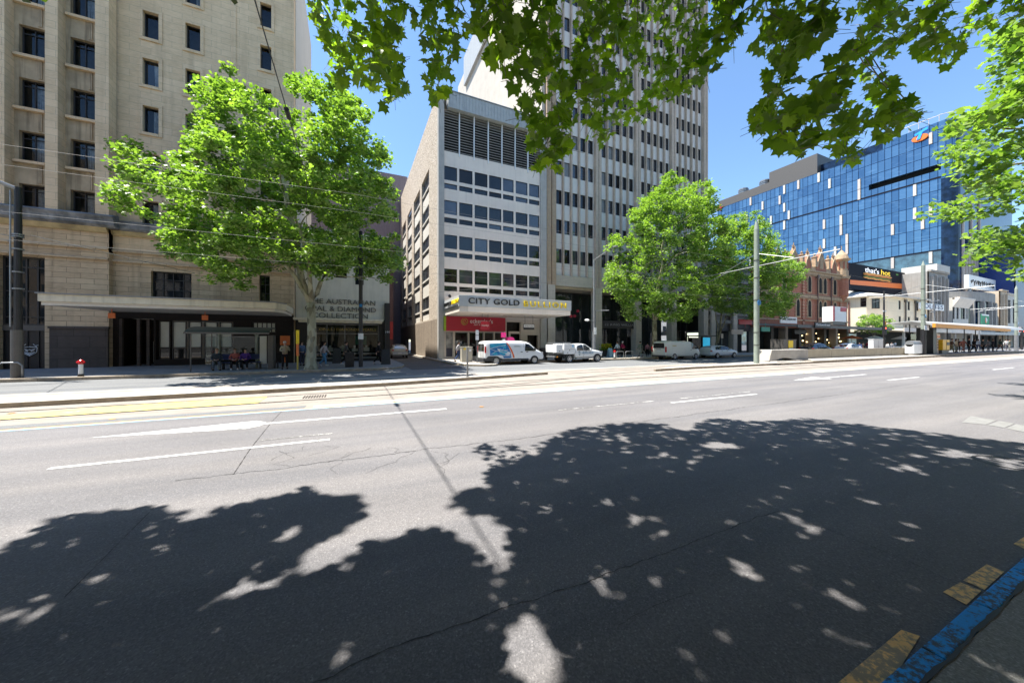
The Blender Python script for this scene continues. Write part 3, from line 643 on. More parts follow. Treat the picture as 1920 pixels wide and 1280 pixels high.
def window(f, h, parent, dep=.2, fw=.06, mat='frame_dark', gl='window_dark', vm=0, hm=(), name='window', curtain=0, back=None, rn=rnd):
    """window part: frame with glazing bars; its pane (and curtain) are sub-parts"""
    x0, x1, q0, q1 = h[:4]; b = MB()
    fbox(b, f, x0, x1, q1-fw, q1, dep-.07, dep); fbox(b, f, x0, x1, q0, q0+fw, dep-.07, dep)
    fbox(b, f, x0, x0+fw, q0+fw, q1-fw, dep-.07, dep); fbox(b, f, x1-fw, x1, q0+fw, q1-fw, dep-.07, dep)
    for i in range(vm):
        a = x0+(x1-x0)*(i+1)/(vm+1); fbox(b, f, a-fw*.4, a+fw*.4, q0+fw, q1-fw, dep-.06, dep-.005)
    for t in hm: z = q0+(q1-q0)*t; fbox(b, f, x0+fw, x1-fw, z-fw*.35, z+fw*.35, dep-.058, dep-.006)
    o = b.build(name, M[mat], parent)
    p = MB(); p.poly([f(x0,q0,dep+.005), f(x1,q0,dep+.005), f(x1,q1,dep+.005), f(x0,q1,dep+.005)]); po = p.build('pane', M[gl], o)
    if curtain:
        c = MB(); n = 5; wdt = (x1-x0)
        a0 = x0+wdt*rn.uniform(.45, .58); z1 = q1-fw*2
        for i in range(n):
            s0, s1 = a0+(x1-fw-a0)*i/n, a0+(x1-fw-a0)*(i+1)/n; sh = rn.uniform(0, .5)
            c.poly([f(s0+sh*.12, q0+.1, dep+.11+.05*(i % 2)), f(s1, q0+.1, dep+.11+.05*((i+1) % 2)), f(s1, z1, dep+.11+.05*((i+1) % 2)), f(s0, z1, dep+.11+.05*(i % 2))])
        c.build('curtain', M['curtain'], o)
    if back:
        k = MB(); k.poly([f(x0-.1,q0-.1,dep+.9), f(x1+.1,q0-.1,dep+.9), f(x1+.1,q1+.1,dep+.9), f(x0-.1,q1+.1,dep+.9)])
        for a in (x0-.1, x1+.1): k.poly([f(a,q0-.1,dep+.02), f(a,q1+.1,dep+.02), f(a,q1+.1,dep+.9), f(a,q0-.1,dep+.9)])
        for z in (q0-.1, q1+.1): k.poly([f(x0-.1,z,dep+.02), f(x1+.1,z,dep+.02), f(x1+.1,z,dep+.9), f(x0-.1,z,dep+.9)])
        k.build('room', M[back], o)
    return o
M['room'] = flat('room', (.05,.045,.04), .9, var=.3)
M['frost'] = flat('frost', (.62,.66,.60), .25, var=.1, scale=1)
M['white_wall'] = flat('white_wall', (.58,.55,.49), .8, var=.04, scale=.6, spec=.2, streak=.12)
# ======== 1. stone building at the left
YS = 33.8; f1 = fm(YS); f0 = fm(YS-.45)
sb = thing('stone_office_building', 'tall weathered sandstone office block at the left with pilasters and small windows', 'building', (-20, YS, .15))
XC = xy(204, YS-.45); XE = xy(551, YS); ZT = 36.6; ZB = 50
rows = [10.1+3.4*k for k in range(8)]
cols = [(xy(268,YS), xy(298,YS)), (xy(348,YS), xy(376,YS)), (xy(488,YS), xy(509,YS))]
holes = [(c0, c1, z, z+1.9) for c0, c1 in cols for z in rows]
b = MB(); wall(b, f1, XC, XE, 8.2, ZT, holes, .35)
b.poly([f1(XE,0), f1(XE,ZT), (XE,YS+13.4,ZT), (XE,YS+13.4,0)]); b.poly([(XC,YS-.45,8),(XC,YS,8),(XC,YS,ZT),(XC,YS-.45,ZT)]); b.poly([(-70,YS,ZT),(XE,YS,ZT),(XE,YS+13.4,ZT),(-70,YS+13.4,ZT)]); b.poly([(-70,YS+13.4,0),(XE,YS+13.4,0),(XE,YS+13.4,ZT),(-70,YS+13.4,ZT)])
b.cur = 0
wo_ = b.build('wall', M['limestone'], sb)
b = MB(); b.box(XE+.003, XE+.05, YS+.8, YS+13.4, 8, ZT); b.build('rendered_flank', M['white_wall'], sb)
b = MB(); b.box(XE-.14, XE+.01, YS-.04, YS+.8, 8.2, ZT); xj = xy(440, YS); b.box(xj-.09, xj+.09, YS-.05, YS-.002, 8.2, ZT); b.build('quoin_strip', M['limestone'], sb)
for h in holes:
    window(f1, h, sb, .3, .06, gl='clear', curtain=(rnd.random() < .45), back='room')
    b = MB(); e = .2; x0, x1, z0, z1 = h
    fbox(b, f1, x0-e, x0, z0-e, z1+e, -.06, -.002); fbox(b, f1, x1, x1+e, z0-e, z1+e, -.06, -.002); fbox(b, f1, x0, x1, z1, z1+e, -.06, -.002); fbox(b, f1, x0, x1, z0-e, z0, -.09, -.002)
    b.build('window_surround', M['limestone'], sb)
# pilastered bay
pil = []; wc = []
pil_px = [(178,204),(84,108),(-22,8),(-160,-128),(-330,-300)]
win_px = [(130,178),(33,84),(-82,-22),(-230,-160)]
for a, c in pil_px:
    b = MB(); x0, x1 = xy(a, YS-.95), xy(c, YS-.95)
    b.box(x0, x1, YS-.95, YS-.1, 9.9, ZB); b.build('pilaster', M['limestone'], sb)
fb = fm(YS-.25)
for i, (a, c) in enumerate(win_px):
    x0, x1 = xy(a, YS-.25), xy(c, YS-.25)
    hs = [(x0+.05, x1, z, z+1.95) for z in rows]
    b = MB(); wall(b, fb, x0-.9, x1+.3, 9.9, ZB, hs, .4)
    b.build('spandrel_wall', M['spandrel_stone'], sb)
    for h in hs:
        window(fb, h, sb, .34, .07, gl='clear', vm=1, hm=(.8,), curtain=(rnd.random() < .75), back='room')
        b = MB(); fbox(b, fb, x0-.1, x1+.1, h[2]-.17, h[2], -.22, .3); b.build('sill', M['limestone'], sb)
        b = MB()
        for t in (.78, .84): fbox(b, fb, x0+(x1-x0)*t, x0+(x1-x0)*t+.09, h[3]+.1, h[2]+3.4-.2, -.06, -.003)
        b.build('spandrel_rib', M['spandrel_stone'], sb)
b = MB(); b.box(-70, XC, YS+.5, YS+13.4, 30, ZB); b.build('raised_block', M['limestone'], sb)
# cornice
def band(x0, x1, Y, prof, name, m, ret=False):
    b = MB(); b.prism([(Y-p, z) for p, z in prof]+[(Y+.02, prof[-1][1]), (Y+.02, prof[0][1])], 'x', x0, x1); return b.build(name, M[m], sb)
band(-70, XC+.5, YS-.45, [(.35,9.62),(.55,9.75),(.62,10.1),(.75,10.3),(.55,10.42),(.1,10.55)], 'cornice', 'weathered')
band(XC+.5, XE, YS, [(.3,9.62),(.45,9.75),(.5,10.05),(.55,10.2),(.1,10.35)], 'cornice', 'weathered')
band(-70, XC, YS-.45, [(.12,9.3),(.2,9.4),(.33,9.61)], 'cornice_bed', 'ochre_stone'); band(XC+.01, XE, YS, [(.1,9.3),(.2,9.4),(.28,9.61)], 'cornice_bed', 'ochre_stone')
for z, h in ((8.12,.18),(7.42,.2)):
    band(-70, XC, YS-.45, [(.1,z),(.16,z+.05),(.12,z+h)], 'string_course', 'limestone_low'); band(XC+.01, XE, YS, [(.1,z),(.16,z+.05),(.12,z+h)], 'string_course', 'limestone_low')
# lower storeys
bigw = (xy(8, YS), xy(94, YS), 2.95, 7.35); door = (bigw[0], bigw[1], .15, 2.75)
w2 = (xy(283, YS), xy(359, YS), 5.1, 7.0); w3 = (xy(486, YS), xy(506, YS), 5.1, 7.2)
b = MB(); wall(b, f0, -70, XC, .1, 9.62, [(bigw[0], bigw[1], .15, 7.35), (xy(-150,YS), xy(-60,YS), .15, 7.35)], .5)
b.poly([(XC,YS-.45,0),(XC,YS,0),(XC,YS,9.6),(XC,YS-.45,9.6)])
wall(b, f1, XC, XE, 4.05, 8.25, [w2, w3], .4)
b.build('lower_wall', M['limestone_low'], sb)
window(f1, w2, sb, .36, .07, vm=3, hm=(.3,.7)); window(f1, w3, sb, .36, .07, vm=1, hm=(.33,.66))
window(f0, (bigw[0], bigw[1], 2.95, 7.35), sb, .42, .1, vm=3, hm=(.12,.5,.85), name='tall_window')
wl = thing
b = MB(); fbox(b, f0, bigw[0], bigw[1], 2.6, 2.95, .3, .5); b.build('transom', M['frame_bronze'], sb)
b = MB(); fbox(b, f0, bigw[0], bigw[1], .15, 2.6, .42, .5)
for k in range(5): a = bigw[0]+(bigw[1]-bigw[0])*k/4; fbox(b, f0, a-.05, a+.05, .15, 2.6, .36, .42)
dr = b.build('entrance_doors', M['black_paint'], sb)
# emblem on the doors: horned shield, white line work
cx = (xy(52,YS)+xy(64,YS))/2; cz = 1.35; b = MB(); Yd = YS-.45+.34
def ln(mb, pts, r=.018, Y=Yd):
    for p, q in zip(pts[:-1], pts[1:]): mb.tube([(p[0],Y,p[1]),(q[0],Y,q[1])], r, 4)
S_ = lambda *P: [(cx+x*.62, cz+y*.62) for x, y in P]
for P in (S_((-.55,.25),(-.5,-.25),(0,-.62),(.5,-.25),(.55,.25),(0,.33),(-.55,.25)), S_((-.5,.28),(-.42,.42),(-.25,.62)), S_((-.42,.42),(-.62,.5)), S_((.5,.28),(.42,.42),(.25,.62)), S_((.42,.42),(.62,.5)),
          S_((-.4,.1),(-.1,-.02),(0,.05),(.1,-.02),(.4,.1)), S_((-.32,-.02),(-.1,-.14)), S_((.32,-.02),(.1,-.14)), S_((-.2,-.25),(0,-.32),(.2,-.25)), S_((-.14,-.38),(0,-.46),(.14,-.38)), S_((-.36,-.2),(0,-.52),(.36,-.2))): ln(b, P)
b.build('door_emblem', M['white_plastic'], dr)
# granite base, recess, frosted shop windows
gx0, gx1 = xy(106, YS), XC
b = MB(); b.box(gx0, gx1+.03, YS-.62, YS-.452, .1, 2.75); b.box(gx0-.05, gx1+.08, YS-.68, YS-.452, 2.75, 2.9); b.build('granite_plinth', M['granite'], sb)
sx = [(xy(295,YS),xy(316,YS)),(xy(320,YS),xy(347,YS)),(xy(351,YS),xy(376,YS)),(xy(381,YS),xy(406,YS)),(xy(410,YS),xy(434,YS))]
rec = (xy(222, YS), xy(288, YS), .15, 3.55); wn = (xy(473,YS), xy(517,YS), 2.6, 3.45)
b = MB(); wall(b, f1, XC, XE, .1, 4.06, [rec, (sx[0][0]-.1, sx[-1][1]+.1, .6, 3.45), wn], .5)
b.build('ground_floor_wall', M['granite_dark'], sb)
b = MB(); b.box(rec[0], rec[1], YS+2.8, YS+2.9, .15, 3.6); b.box(rec[0]-.1, rec[0], YS+.4, YS+2.8, .15, 3.6); b.box(rec[1], rec[1]+.1, YS+.4, YS+2.8, .15, 3.6); b.build('entry_recess', M['granite_dark'], sb)
for k in (0, .5, .78): b = MB(); b.box(rec[0]+(rec[1]-rec[0])*k, rec[0]+(rec[1]-rec[0])*k+.16, YS+.05, YS+.3, .15, 3.5); b.build('entry_column', M['granite'], sb)
b = MB(); b.box(rec[1]-.9, rec[1]-.2, YS+2.3, YS+2.4, .3, 1.9); b.build('entry_panel', M['frost'], sb)
for x0, x1 in sx:
    window(f1, (x0, x1, 1.42, 3.4), sb, .3, .06, gl='frost'); window(f1, (x0, x1, .6, 1.4), sb, .3, .05, gl='window_dark', name='lower_panel')
window(f1, wn, sb, .2, .08, vm=4, gl='frost')
# awning
za0, za1 = 4.03, 4.6; ax0, ax1 = -15.9, -4.75
aw = MB(); aw.prism([(ax0, 28.8), (ax1, 28.8), (XE+.02, 29.9), (XE+.02, YS-.46), (ax0+1.2, YS-.46)], 'z', za0+.12, za1)
ao = aw.build('awning', M['awning_cream'], sb, bevel=.03)
b = MB(); b.prism([(ax0+.1, 28.9), (ax1-.05, 28.9), (XE-.1, 29.95), (XE-.1, YS-.47), (ax0+1.3, YS-.47)], 'z', za0-.08, za0+.12); b.build('soffit', M['soffit'], ao)
b = MB(); b.prism([(ax0-.06, 28.72), (ax1+.02, 28.72), (XE+.06, 29.86), (XE+.06, 30.0), (ax1, 28.86), (ax0-.06, 28.86)], 'z', za1-.02, za1+.05); b.build('gutter_lip', M['galv'], ao)
# hanging orange signs under the awning (things of their own)
M['orange_sign'] = flat('orange_sign', (.75,.19,.05), .5, var=.06)
for px_, lab in ((209, 'small orange blade sign under the stone building awning at its entrance'), (384, 'small orange blade sign under the awning above the bus shelter')):
    x = xy(px_, 31); s = MB(); s.box(x-.17, x+.17, 31, 31.08, 3.38, 3.72); s.box(x-.02, x+.02, 31.02, 31.06, 3.72, 3.96)
    tag(s.build('hanging_sign', M['orange_sign'], bevel=.01), lab, 'sign')
x, z = at_y(534, 638, 33.6); s = MB(); s.box(x-.34, x+.34, 33.68, 33.76, z-.38, z+.38); s.box(x-.05, x+.05, 33.72, 33.83, .2, z+.3)
tag(s.build('wall_sign', M['orange_sign'], bevel=.01), 'square orange notice on the dark wall above the standing man', 'sign')
# ======== 2. jewellery shop building
YJ = 34.3; fj = fm(YJ); jx0, jx1 = XE+.06, 3.25
jb = thing('shop_building', 'cream rendered shop building behind the big tree with raised lettering', 'building', ((jx0+jx1)/2, YJ, .15))
b = MB(); jw = (xy(640,YJ)+.1, xy(646,YJ)+.15, 7.2, 10.2)
wall(b, fj, jx0, jx1, 3.85, 11.6, [(jx0+3.0, jx0+3.9, 7.5, 10.4), (jx1-2.9, jx1-2.2, 7.0, 10.4)], .3)
b.poly([(jx1,YJ,.1),(jx1,YJ,11.6),(jx1,YJ+15,11.6),(jx1,YJ+15,.1)]); b.poly([(jx0,YJ,11.6),(jx1,YJ,11.6),(jx1,YJ+15,11.6),(jx0,YJ+15,11.6)]); b.build('wall', M['cream_render'], jb)
for h in ((jx0+3.0, jx0+3.9, 7.5, 10.4), (jx1-2.9, jx1-2.2, 7.0, 10.4)): window(fj, h, jb, .28, .06, hm=(.5,))
b = MB(); b.box(jx0-.05, jx1-.6, YJ-1.0, YJ+.1, 3.68, 3.88); b.box(jx0+.3, jx1-.7, YJ-.9, YJ, 3.5, 3.68); b.build('shop_awning', M['awning_cream'], jb)
M['letter_grey'] = flat('letter_grey', (.13,.12,.10), .6)
for s, py, x0, x1 in (('THE AUSTRALIAN', 566.5, 576, 704), ('OPAL & DIAMOND', 580, 572, 705), ('COLLECTION', 592.5, 585, 690)):
    xa, xb = xy(x0, YJ), xy(x1, YJ); text('lettering', s, M['letter_grey'], jb, (xa+xb)/2, YJ-.06, zy(640, py, YJ), .62, xb-xa, .03)
b = MB(); wall(b, fj, jx0, jx1, .15, 3.85, [(jx0+.9, jx1-.9, .4, 3.45)], .4); b.build('shopfront_wall', M['black_paint'], jb)
so_ = window(fj, (jx0+.9, jx1-.9, .4, 3.45), jb, .35, .08, 'galv', 'clear', vm=3, hm=(.72,), name='shop_window')
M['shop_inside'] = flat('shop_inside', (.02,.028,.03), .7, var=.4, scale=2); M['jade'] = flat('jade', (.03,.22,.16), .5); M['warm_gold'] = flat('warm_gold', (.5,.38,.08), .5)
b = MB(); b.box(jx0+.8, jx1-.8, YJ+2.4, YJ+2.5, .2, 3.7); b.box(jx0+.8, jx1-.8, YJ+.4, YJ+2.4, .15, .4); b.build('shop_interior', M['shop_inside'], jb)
b = MB()
for k in range(5): b.box(jx0+1.3+k*1.0, jx0+1.8+k*1.0, YJ+.9, YJ+1.2, 1.0, 1.25+.1*(k % 3)); b.box(jx0+1.45+k*1.0, jx0+1.62+k*1.0, YJ+1.0, YJ+1.1, 1.25, 1.55)
b.box(jx0+1.0, jx1-1.0, YJ+.85, YJ+1.3, .75, .82); b.build('display_stand', M['white_plastic'], jb)
b = MB(); b.box(.35, 1.35, YJ+1.6, YJ+1.7, 1.6, 2.4); b.build('jade_panel', M['jade'], jb)
text('lettering', 'OPALS / DIAMONDS / PEARLS', M['warm_gold'], jb, -.2, YJ+.3, 2.95, .3, 4.6, .01)
b = MB(); x = jx1-.45; b.box(x, x+.45, YJ-.5, YJ-.02, .15, 5.4); b.build('corner_pier', M['black_paint'], jb)
text('lettering', '144', M['white_plastic'], jb, x+.22, YJ-.52, 2.75, .3, .36, .01)
# ======== 3. purple-grey office behind, lane end
pb = thing('corrugated_building', 'purple grey metal clad building rising behind the side lane', 'building', (4, 62, 0))
M['plum'] = flat('plum', (.19,.165,.19), .6, var=.1, streak=.2); M['plum_brick'] = stone('plum_brick', (.13,.08,.08), (.16,.10,.10), (.1,.07,.07), .4, .12, stain=.1)
b = MB(); yb = 63; x0, x1, zt = -9, xy(764, yb), zy(728, 325, yb)
b.box(x0, x1, yb, yb+20, 0, zt); b.build('wall', M['plum'], pb)
b = MB(); n = 46
for i in range(n): a = x0+(x1-x0)*i/n; b.box(a, a+.14, yb-.06, yb-.002, 6, zt)
b.build('ribbed_cladding', M['plum'], pb)
lb = thing('brick_outbuilding', 'dark plum brick building along the left of the side lane', 'building', (3, 50, 0))
b = MB(); x1 = xy(737.5, 50); b.box(-3, x1, 50, 62.5, 0, zy(735, 446, 50)); b.build('wall', M['plum_brick'], lb)
b = MB(); b.box(x1-.9, x1-.05, 49.9, 49.998, 2.2, 4.6); b.build('red_panel', flat('red_panel', (.4,.03,.03), .5), lb)
# ======== 4. bullion shop building
YC = 34.4; fc = fm(YC); X3 = 7.8; XK = 8.3; fs = sm(X3)
M['pebble'] = None
m, n, p = mk('pebble_concrete'); v = n.nodes.new('ShaderNodeTexVoronoi'); v.inputs['Scale'].default_value = 9; L(n, coord(n), v.inputs['Vector'])
cc = ramp(n, v.outputs['Color'], [(.1, (.30,.24,.18)), (.5, (.46,.39,.31)), (.9, (.62,.55,.46))]); L(n, cc, p.inputs['Base Color']); p.inputs['Roughness'].default_value = .9; bump(n, p, v.outputs['Distance'], 1.0, .05); M['pebble'] = m
M['pebble_dark'] = flat('pebble_dark', (.27,.22,.17), .9, var=.3, scale=6, bmp=1.0, spec=.2, streak=.7)
M['smooth_concrete'] = flat('smooth_concrete', (.44,.42,.385), .85, var=.1, scale=1.2, bmp=.15, spec=.2, streak=.3)
M['panel_white'] = flat('panel_white', (.78,.695,.605), .75, var=.06, scale=.7, spec=.2, streak=.15)
M['panel_pink'] = flat('panel_pink', (.62,.56,.49), .75, var=.06, scale=.7, spec=.2, streak=.15)
M['cladding'] = flat('cladding', (.40,.41,.40), .5, var=.08, streak=.3)
gb = thing('bullion_shop_building', 'pale concrete corner office block with louvres above a gold dealer canopy', 'building', (14, YC, .15))
cx0, cx1 = xy(832,YC), xy(1012,YC); ZR = 26.6
wp = [(857,832.8),(886,861),(914,890),(940,917),(963,943),(989,967),(1011,992)]
wxs = [(xy(c[1],YC), xy(c[0],YC)) for c in wp]
tops = [19.4,16.0,12.57,9.17]
holes = [(a, c, t-1.38, t) for a, c in wxs for t in tops]+[(a, c, t-2.24, t-1.72) for a, c in wxs for t in tops]
b = MB(); wall(b, fc, cx0, cx1, 4.4, 25.0, holes+[(cx0, cx1, 20.9, 25.0)], .1); b.build('facade_wall', M['panel_white'], gb)
gls = ['window_grey','window_dark','window_dark','window_black2']; M['window_black2'] = glass_dark('window_black2', (.012,.011,.010), .02, 1.5)
for h in holes: window(fc, h, gb, .09, .03, 'frame_dark', rnd.choice(gls), vm=0)
b = MB(); b.box(X3, cx0, YC-.25, YC+.3, .15, ZR); b.build('corner_pillar', M['smooth_concrete'], gb, bevel=.02)
b = MB(); b.box(cx1, xy(1023.5,YC), YC-.2, YC+.3, .15, 25.2); b.build('corner_pillar', M['smooth_concrete'], gb, bevel=.02)
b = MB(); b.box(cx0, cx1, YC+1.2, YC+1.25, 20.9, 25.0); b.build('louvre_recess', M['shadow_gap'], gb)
b = MB()
for k in range(15):
    z = 21.0+k*.272; b.prism([(YC+.02,z),(YC+.25,z+.13),(YC+.25,z+.17),(YC+.02,z+.05)], 'x', cx0, cx1)
b.build('louvre_blades', M['smooth_concrete'], gb)
for k in range(1, 7):
    x = cx0+(cx1-cx0)*k/7+.03; b = MB(); b.box(x-.045, x+.045, YC-.12, YC+.05, 20.55, 25.0); b.build('louvre_mullion', M['white_plastic'], gb)
b = MB(); x = cx0+.1
b.box(cx0+.35, cx1, YC-.55, YC+.2, 25.0, ZR)
while x < cx1-.1: b.box(x, x+.03, YC-.585, YC-.552, 25.05, ZR-.03); x += .34
b.build('parapet_cladding', M['cladding'], gb); b = MB(); b.box(cx0+.3, cx1+.1, YC-.62, YC+.3, ZR, ZR+.09); b.build('parapet_cap', M['galv'], gb)
b = MB(); b.box(X3+.01, 19.9, YC+.3, 63, ZR-.3, ZR-.2); b.build('roof', M['smooth_concrete'], gb)
# flank with recessed window bays
ys = [at_x(px_, 640, X3)[0] for px_ in (804.4,790.8, 787.3,775.8, 772,764, 761,754, 751.2,745.3)]
bays = [(ys[i], ys[i+1]) for i in range(0, 10, 2)]
sh = [(a, c, 4.3, 20.9-0*i) for i, (a, c) in enumerate(bays)]
b = MB(); wall(b, fs, YC-.25+.55, 63, 4.15, ZR-.05, sh, .22); b.build('flank_wall', M['pebble'], gb)
b = MB(); wall(b, fs, YC+.3, 63, .1, 4.15, [(bays[2][0]+1, bays[2][1]+1.5, .15, 2.2)], .4); b.build('flank_plinth', M['pebble_dark'], gb)
for i, (a, c) in enumerate(bays):
    ff = sm(X3+.14)
    for t in [20.75, 17.3, 13.9, 10.45, 7.05]:
        b = MB(); fbox(b, ff, a, c, max(4.3, t-3.42), t-2.1, 0, .1); fbox(b, ff, a, c, t-1.62, t-1.42, -.06, .1); b.build('spandrel', M['white_wall'], gb)
        window(ff, (a, c, t-1.42, t), gb, .12, .05, 'galv', 'window_grey', vm=2); window(ff, (a, c, t-2.1, t-1.62), gb, .1, .04, 'galv', 'window_grey', vm=1, name='vent_window')
# canopy with its sign boxes
cy0 = 28.7; kx1 = 19.55
b = MB(); b.prism([(XK+.1, cy0+.25), (9.1, cy0), (kx1, cy0), (kx1, YC-.26), (XK+.1, YC-.26)], 'z', 4.45, 4.9); cano = b.build('canopy', M['panel_white'], gb, bevel=.02)
M['sign_grey'] = flat('sign_grey', (.50,.52,.52), .5, var=.03)
b = MB(); b.prism([(XK+.04, cy0+.2), (9.05, cy0-.06), (kx1+.06, cy0-.06), (kx1+.06, cy0+.3), (XK+.3, cy0+.5), (XK+.3, YC-.27), (XK+.04, YC-.27)], 'z', 4.9, 5.86); sg = b.build('fascia_sign', M['sign_grey'], cano, bevel=.015)
M['letter_black'] = flat('letter_black', (.02,.02,.022), .5); M['letter_gold'] = flat('letter_gold', (.92,.66,.01), .4)
ca, cb_ = xy(878,cy0-.06), xy(973.5,cy0-.06); text('lettering', 'CITY GOLD', M['letter_black'], cano, (ca+cb_)/2, cy0-.12, 5.36, .72, cb_-ca, .05, 1.05)
ca, cb_ = xy(982,cy0-.06), xy(1061,cy0-.06); text('lettering', 'BULLION', M['letter_gold'], cano, (ca+cb_)/2, cy0-.12, 5.33, .72, cb_-ca, .05, 1.3)
text('lettering', 'CITY GOLD', M['letter_black'], cano, XK+.0, 32.6, 5.4, .5, 2.6, .04, rot=(90,0,-90)); text('lettering', 'BULLION', M['letter_gold'], cano, XK+.0, 30.0, 5.4, .5, 2.1, .04, rot=(90,0,-90))
b = MB(); b.box(XK-.02, XK+.035, 29.1, 34.0, 5.0, 5.06); b.build('sign_stripe', M['letter_black'], cano)
for k in range(9): b = MB(); xk = XK+.8+k*1.28; b.box(xk, xk+.22, 32.0+(k % 2)*-1.4, 32.2+(k % 2)*-1.4, 4.42, 4.46); b.build('downlight', M['white_plastic'], cano)
# red shop sign and shopfronts
M['red_sign'] = flat('red_sign', (.42,.012,.035), .45, var=.04); M['lime'] = flat('lime', (.35,.5,.03), .5)
ex0, ex1 = xy(836,YC-.3), xy(947,YC-.3)
b = MB(); b.box(ex0, ex1, YC-.42, YC-.2, 2.95, 4.4); rs = b.build('shop_sign', M['red_sign'], gb); b = MB(); b.box(ex0-.22, ex0-.01, YC-.41, YC-.2, 2.95, 4.4); b.build('sign_edge', M['lime'], rs)
text('lettering', "eckersley's", M['white_plastic'], rs, (xy(879,YC)+xy(921,YC))/2, YC-.44, zy(900,603,YC), .62, xy(921,YC)-xy(879,YC), .01)
text('lettering', 'ART & CRAFT', M['white_plastic'], rs, xy(899,YC), YC-.44, zy(900,609.3,YC), .2, 1.5, .005)
b = MB(); lx, lz = at_y(871, 602.7, YC-.45)
for k in range(3):
    r0 = .12+.11*k; P = [(lx+r0*math.cos(t), YC-.44-.003*k, lz+r0*math.sin(t)) for t in [i*math.pi/9+k for i in range(15+k)]]; b.tube(P, .028, 4)
b.build('sign_emblem', M['warm_gold'], rs)
sfx = [(xy(836,YC),xy(849,YC)), (xy(853,YC),xy(878,YC)), (xy(880,YC),xy(907,YC)), (xy(909,YC),xy(926,YC)), (xy(928,YC),xy(944,YC))]
hs = [(a, c, .35, 2.85) for a, c in sfx]; eh = (xy(950,YC), xy(976,YC), .15, 4.0); e2 = (xy(989,YC), xy(1009,YC), .15, 2.6)
b = MB(); wall(b, fc, cx0, cx1, .15, 4.4, hs+[eh, e2], .35); b.build('shopfront_wall', M['panel_pink'], gb)
M['poster'] = flat('poster', (.28,.28,.27), .6, var=.6, scale=1.5); M['poster_dark'] = flat('poster_dark', (.03,.03,.06), .5)
for i, h in enumerate(hs):
    if i == 0:
        o = window(fc, (h[0], h[1], 1.3, 2.85), gb, .1, .05, 'galv', 'poster', name='poster_window'); o = window(fc, (h[0], h[1], .35, 1.28), gb, .1, .05, 'galv', 'poster_dark', name='poster_window')
    else: window(fc, h, gb, .2, .07, 'galv', 'clear', vm=0, hm=(.45,) if i < 3 else (), name='shop_window')
b = MB(); b.box(X3+.3, cx1+1.2, YC+3, YC+3.1, .1, 8); b.box(X3+.3, X3+.4, YC+.5, YC+3, .1, 8); b.box(cx1+.9, cx1+1, YC+.5, YC+3, .1, 8); b.box(X3+.4, cx1+.9, YC+.5, YC+3, 4.45, 4.5); b.box(cx0+.8, cx1-2.4, YC+.4, YC+3, .1, .16); b.build('shop_interior', M['room'], gb)
b = MB(); r = random.Random(4)
for k in range(26):
    x = r.uniform(cx0+1.4, cx0+7); z = r.choice([.5,.9,1.35,1.8]); b.box(x, x+r.uniform(.15,.5), YC+r.uniform(.6,1.2), YC+1.4, z, z+r.uniform(.12,.4))
b.build('shop_goods', flat('shop_goods', (.5,.42,.4), .6, var=.7, scale=2.3), gb)
for h in (eh, e2):
    b = MB(); fbox(b, fc, h[0], h[1], h[2], h[3], .9, 1.0); b.build('entrance_recess', M['room'], gb)
b = MB(); fbox(b, fc, eh[0]+.35, eh[0]+.55, .15, 2.75, .2, .4); fbox(b, fc, eh[0]+1.75, eh[0]+1.95, .15, 2.75, .2, .4); fbox(b, fc, eh[0]+.35, eh[0]+1.95, 2.75, 3.0, .2, .4); b.build('door_frame', M['panel_white'], gb)
b = MB(); px_, pz_ = at_y(843, 555, YC-.3); b.ball((px_, YC-.35, pz_), .16, 10, 8); b.build('wall_lamp', M['black_paint'], gb)
# ======== 5. white finned tower
YT = 34.4; ft = fm(YT+.4)
M['fin'] = flat('fin', (.50,.40,.31), .7, var=.1, streak=.35); M['fin_brown'] = flat('fin_brown', (.40,.29,.19), .7, var=.12, streak=.5)
M['spandrel'] = flat('spandrel', (.72,.68,.63), .45, var=.05, scale=.4); M['beam_stone'] = stone('beam_stone', (.50,.45,.37), (.54,.48,.40), (.3,.27,.22), 1.3, 1.1, stain=.2, bmp=.1)
tb = thing('office_tower', 'tall white office tower with close vertical fins and blank bright flank', 'building', (33, YT, .15))
tx0, tx1, TZ = 20.15, 47.35, 55
big = [20.8, 27.5, 33.95, 40.4, 46.9]; half = [.62, .42, .42, .42, .42]
rows_t = [(11.1+3.43*k-.02, 12.72+3.43*k) for k in range(14)]
bayw = []
for i in range(4):
    a, c = big[i]+half[i], big[i+1]-half[i+1]; w5 = (c-a)/5
    bayw += [(a+w5*k, a+w5*(k+1)) for k in range(5)]
hs = [(a+.09, c-.09, r0, r1) for a, c in bayw for r0, r1 in rows_t]
b = MB(); wall(b, ft, tx0, tx1, 9.6, TZ, hs, .15); b.build('spandrel_wall', M['spandrel'], tb)
order = sorted(hs, key=lambda h: (h[2]*1.2+h[0]*.9))
M['blind'] = flat('blind', (.24,.25,.26), .35, var=.15); M['window_black'] = glass_dark('window_black', (.006,.007,.009), .02, 1.5)
for h in order[:100]: window(ft, h, tb, .12, .045, 'frame_dark', rnd.choice(['window_grey','window_grey','window_dark','window_black','blind']), name='window')
b = MB(); b2 = MB()
for h in order[100:]:
    fbox(b, ft, h[0], h[1], h[3]-.05, h[3], .05, .12); fbox(b, ft, h[0], h[1], h[2], h[2]+.05, .05, .12); fbox(b, ft, h[0], h[0]+.05, h[2]+.05, h[3]-.05, .05, .12); fbox(b, ft, h[1]-.05, h[1], h[2]+.05, h[3]-.05, .05, .12)
    b2.poly([ft(h[0],h[2],.125), ft(h[1],h[2],.125), ft(h[1],h[3],.125), ft(h[0],h[3],.125)])
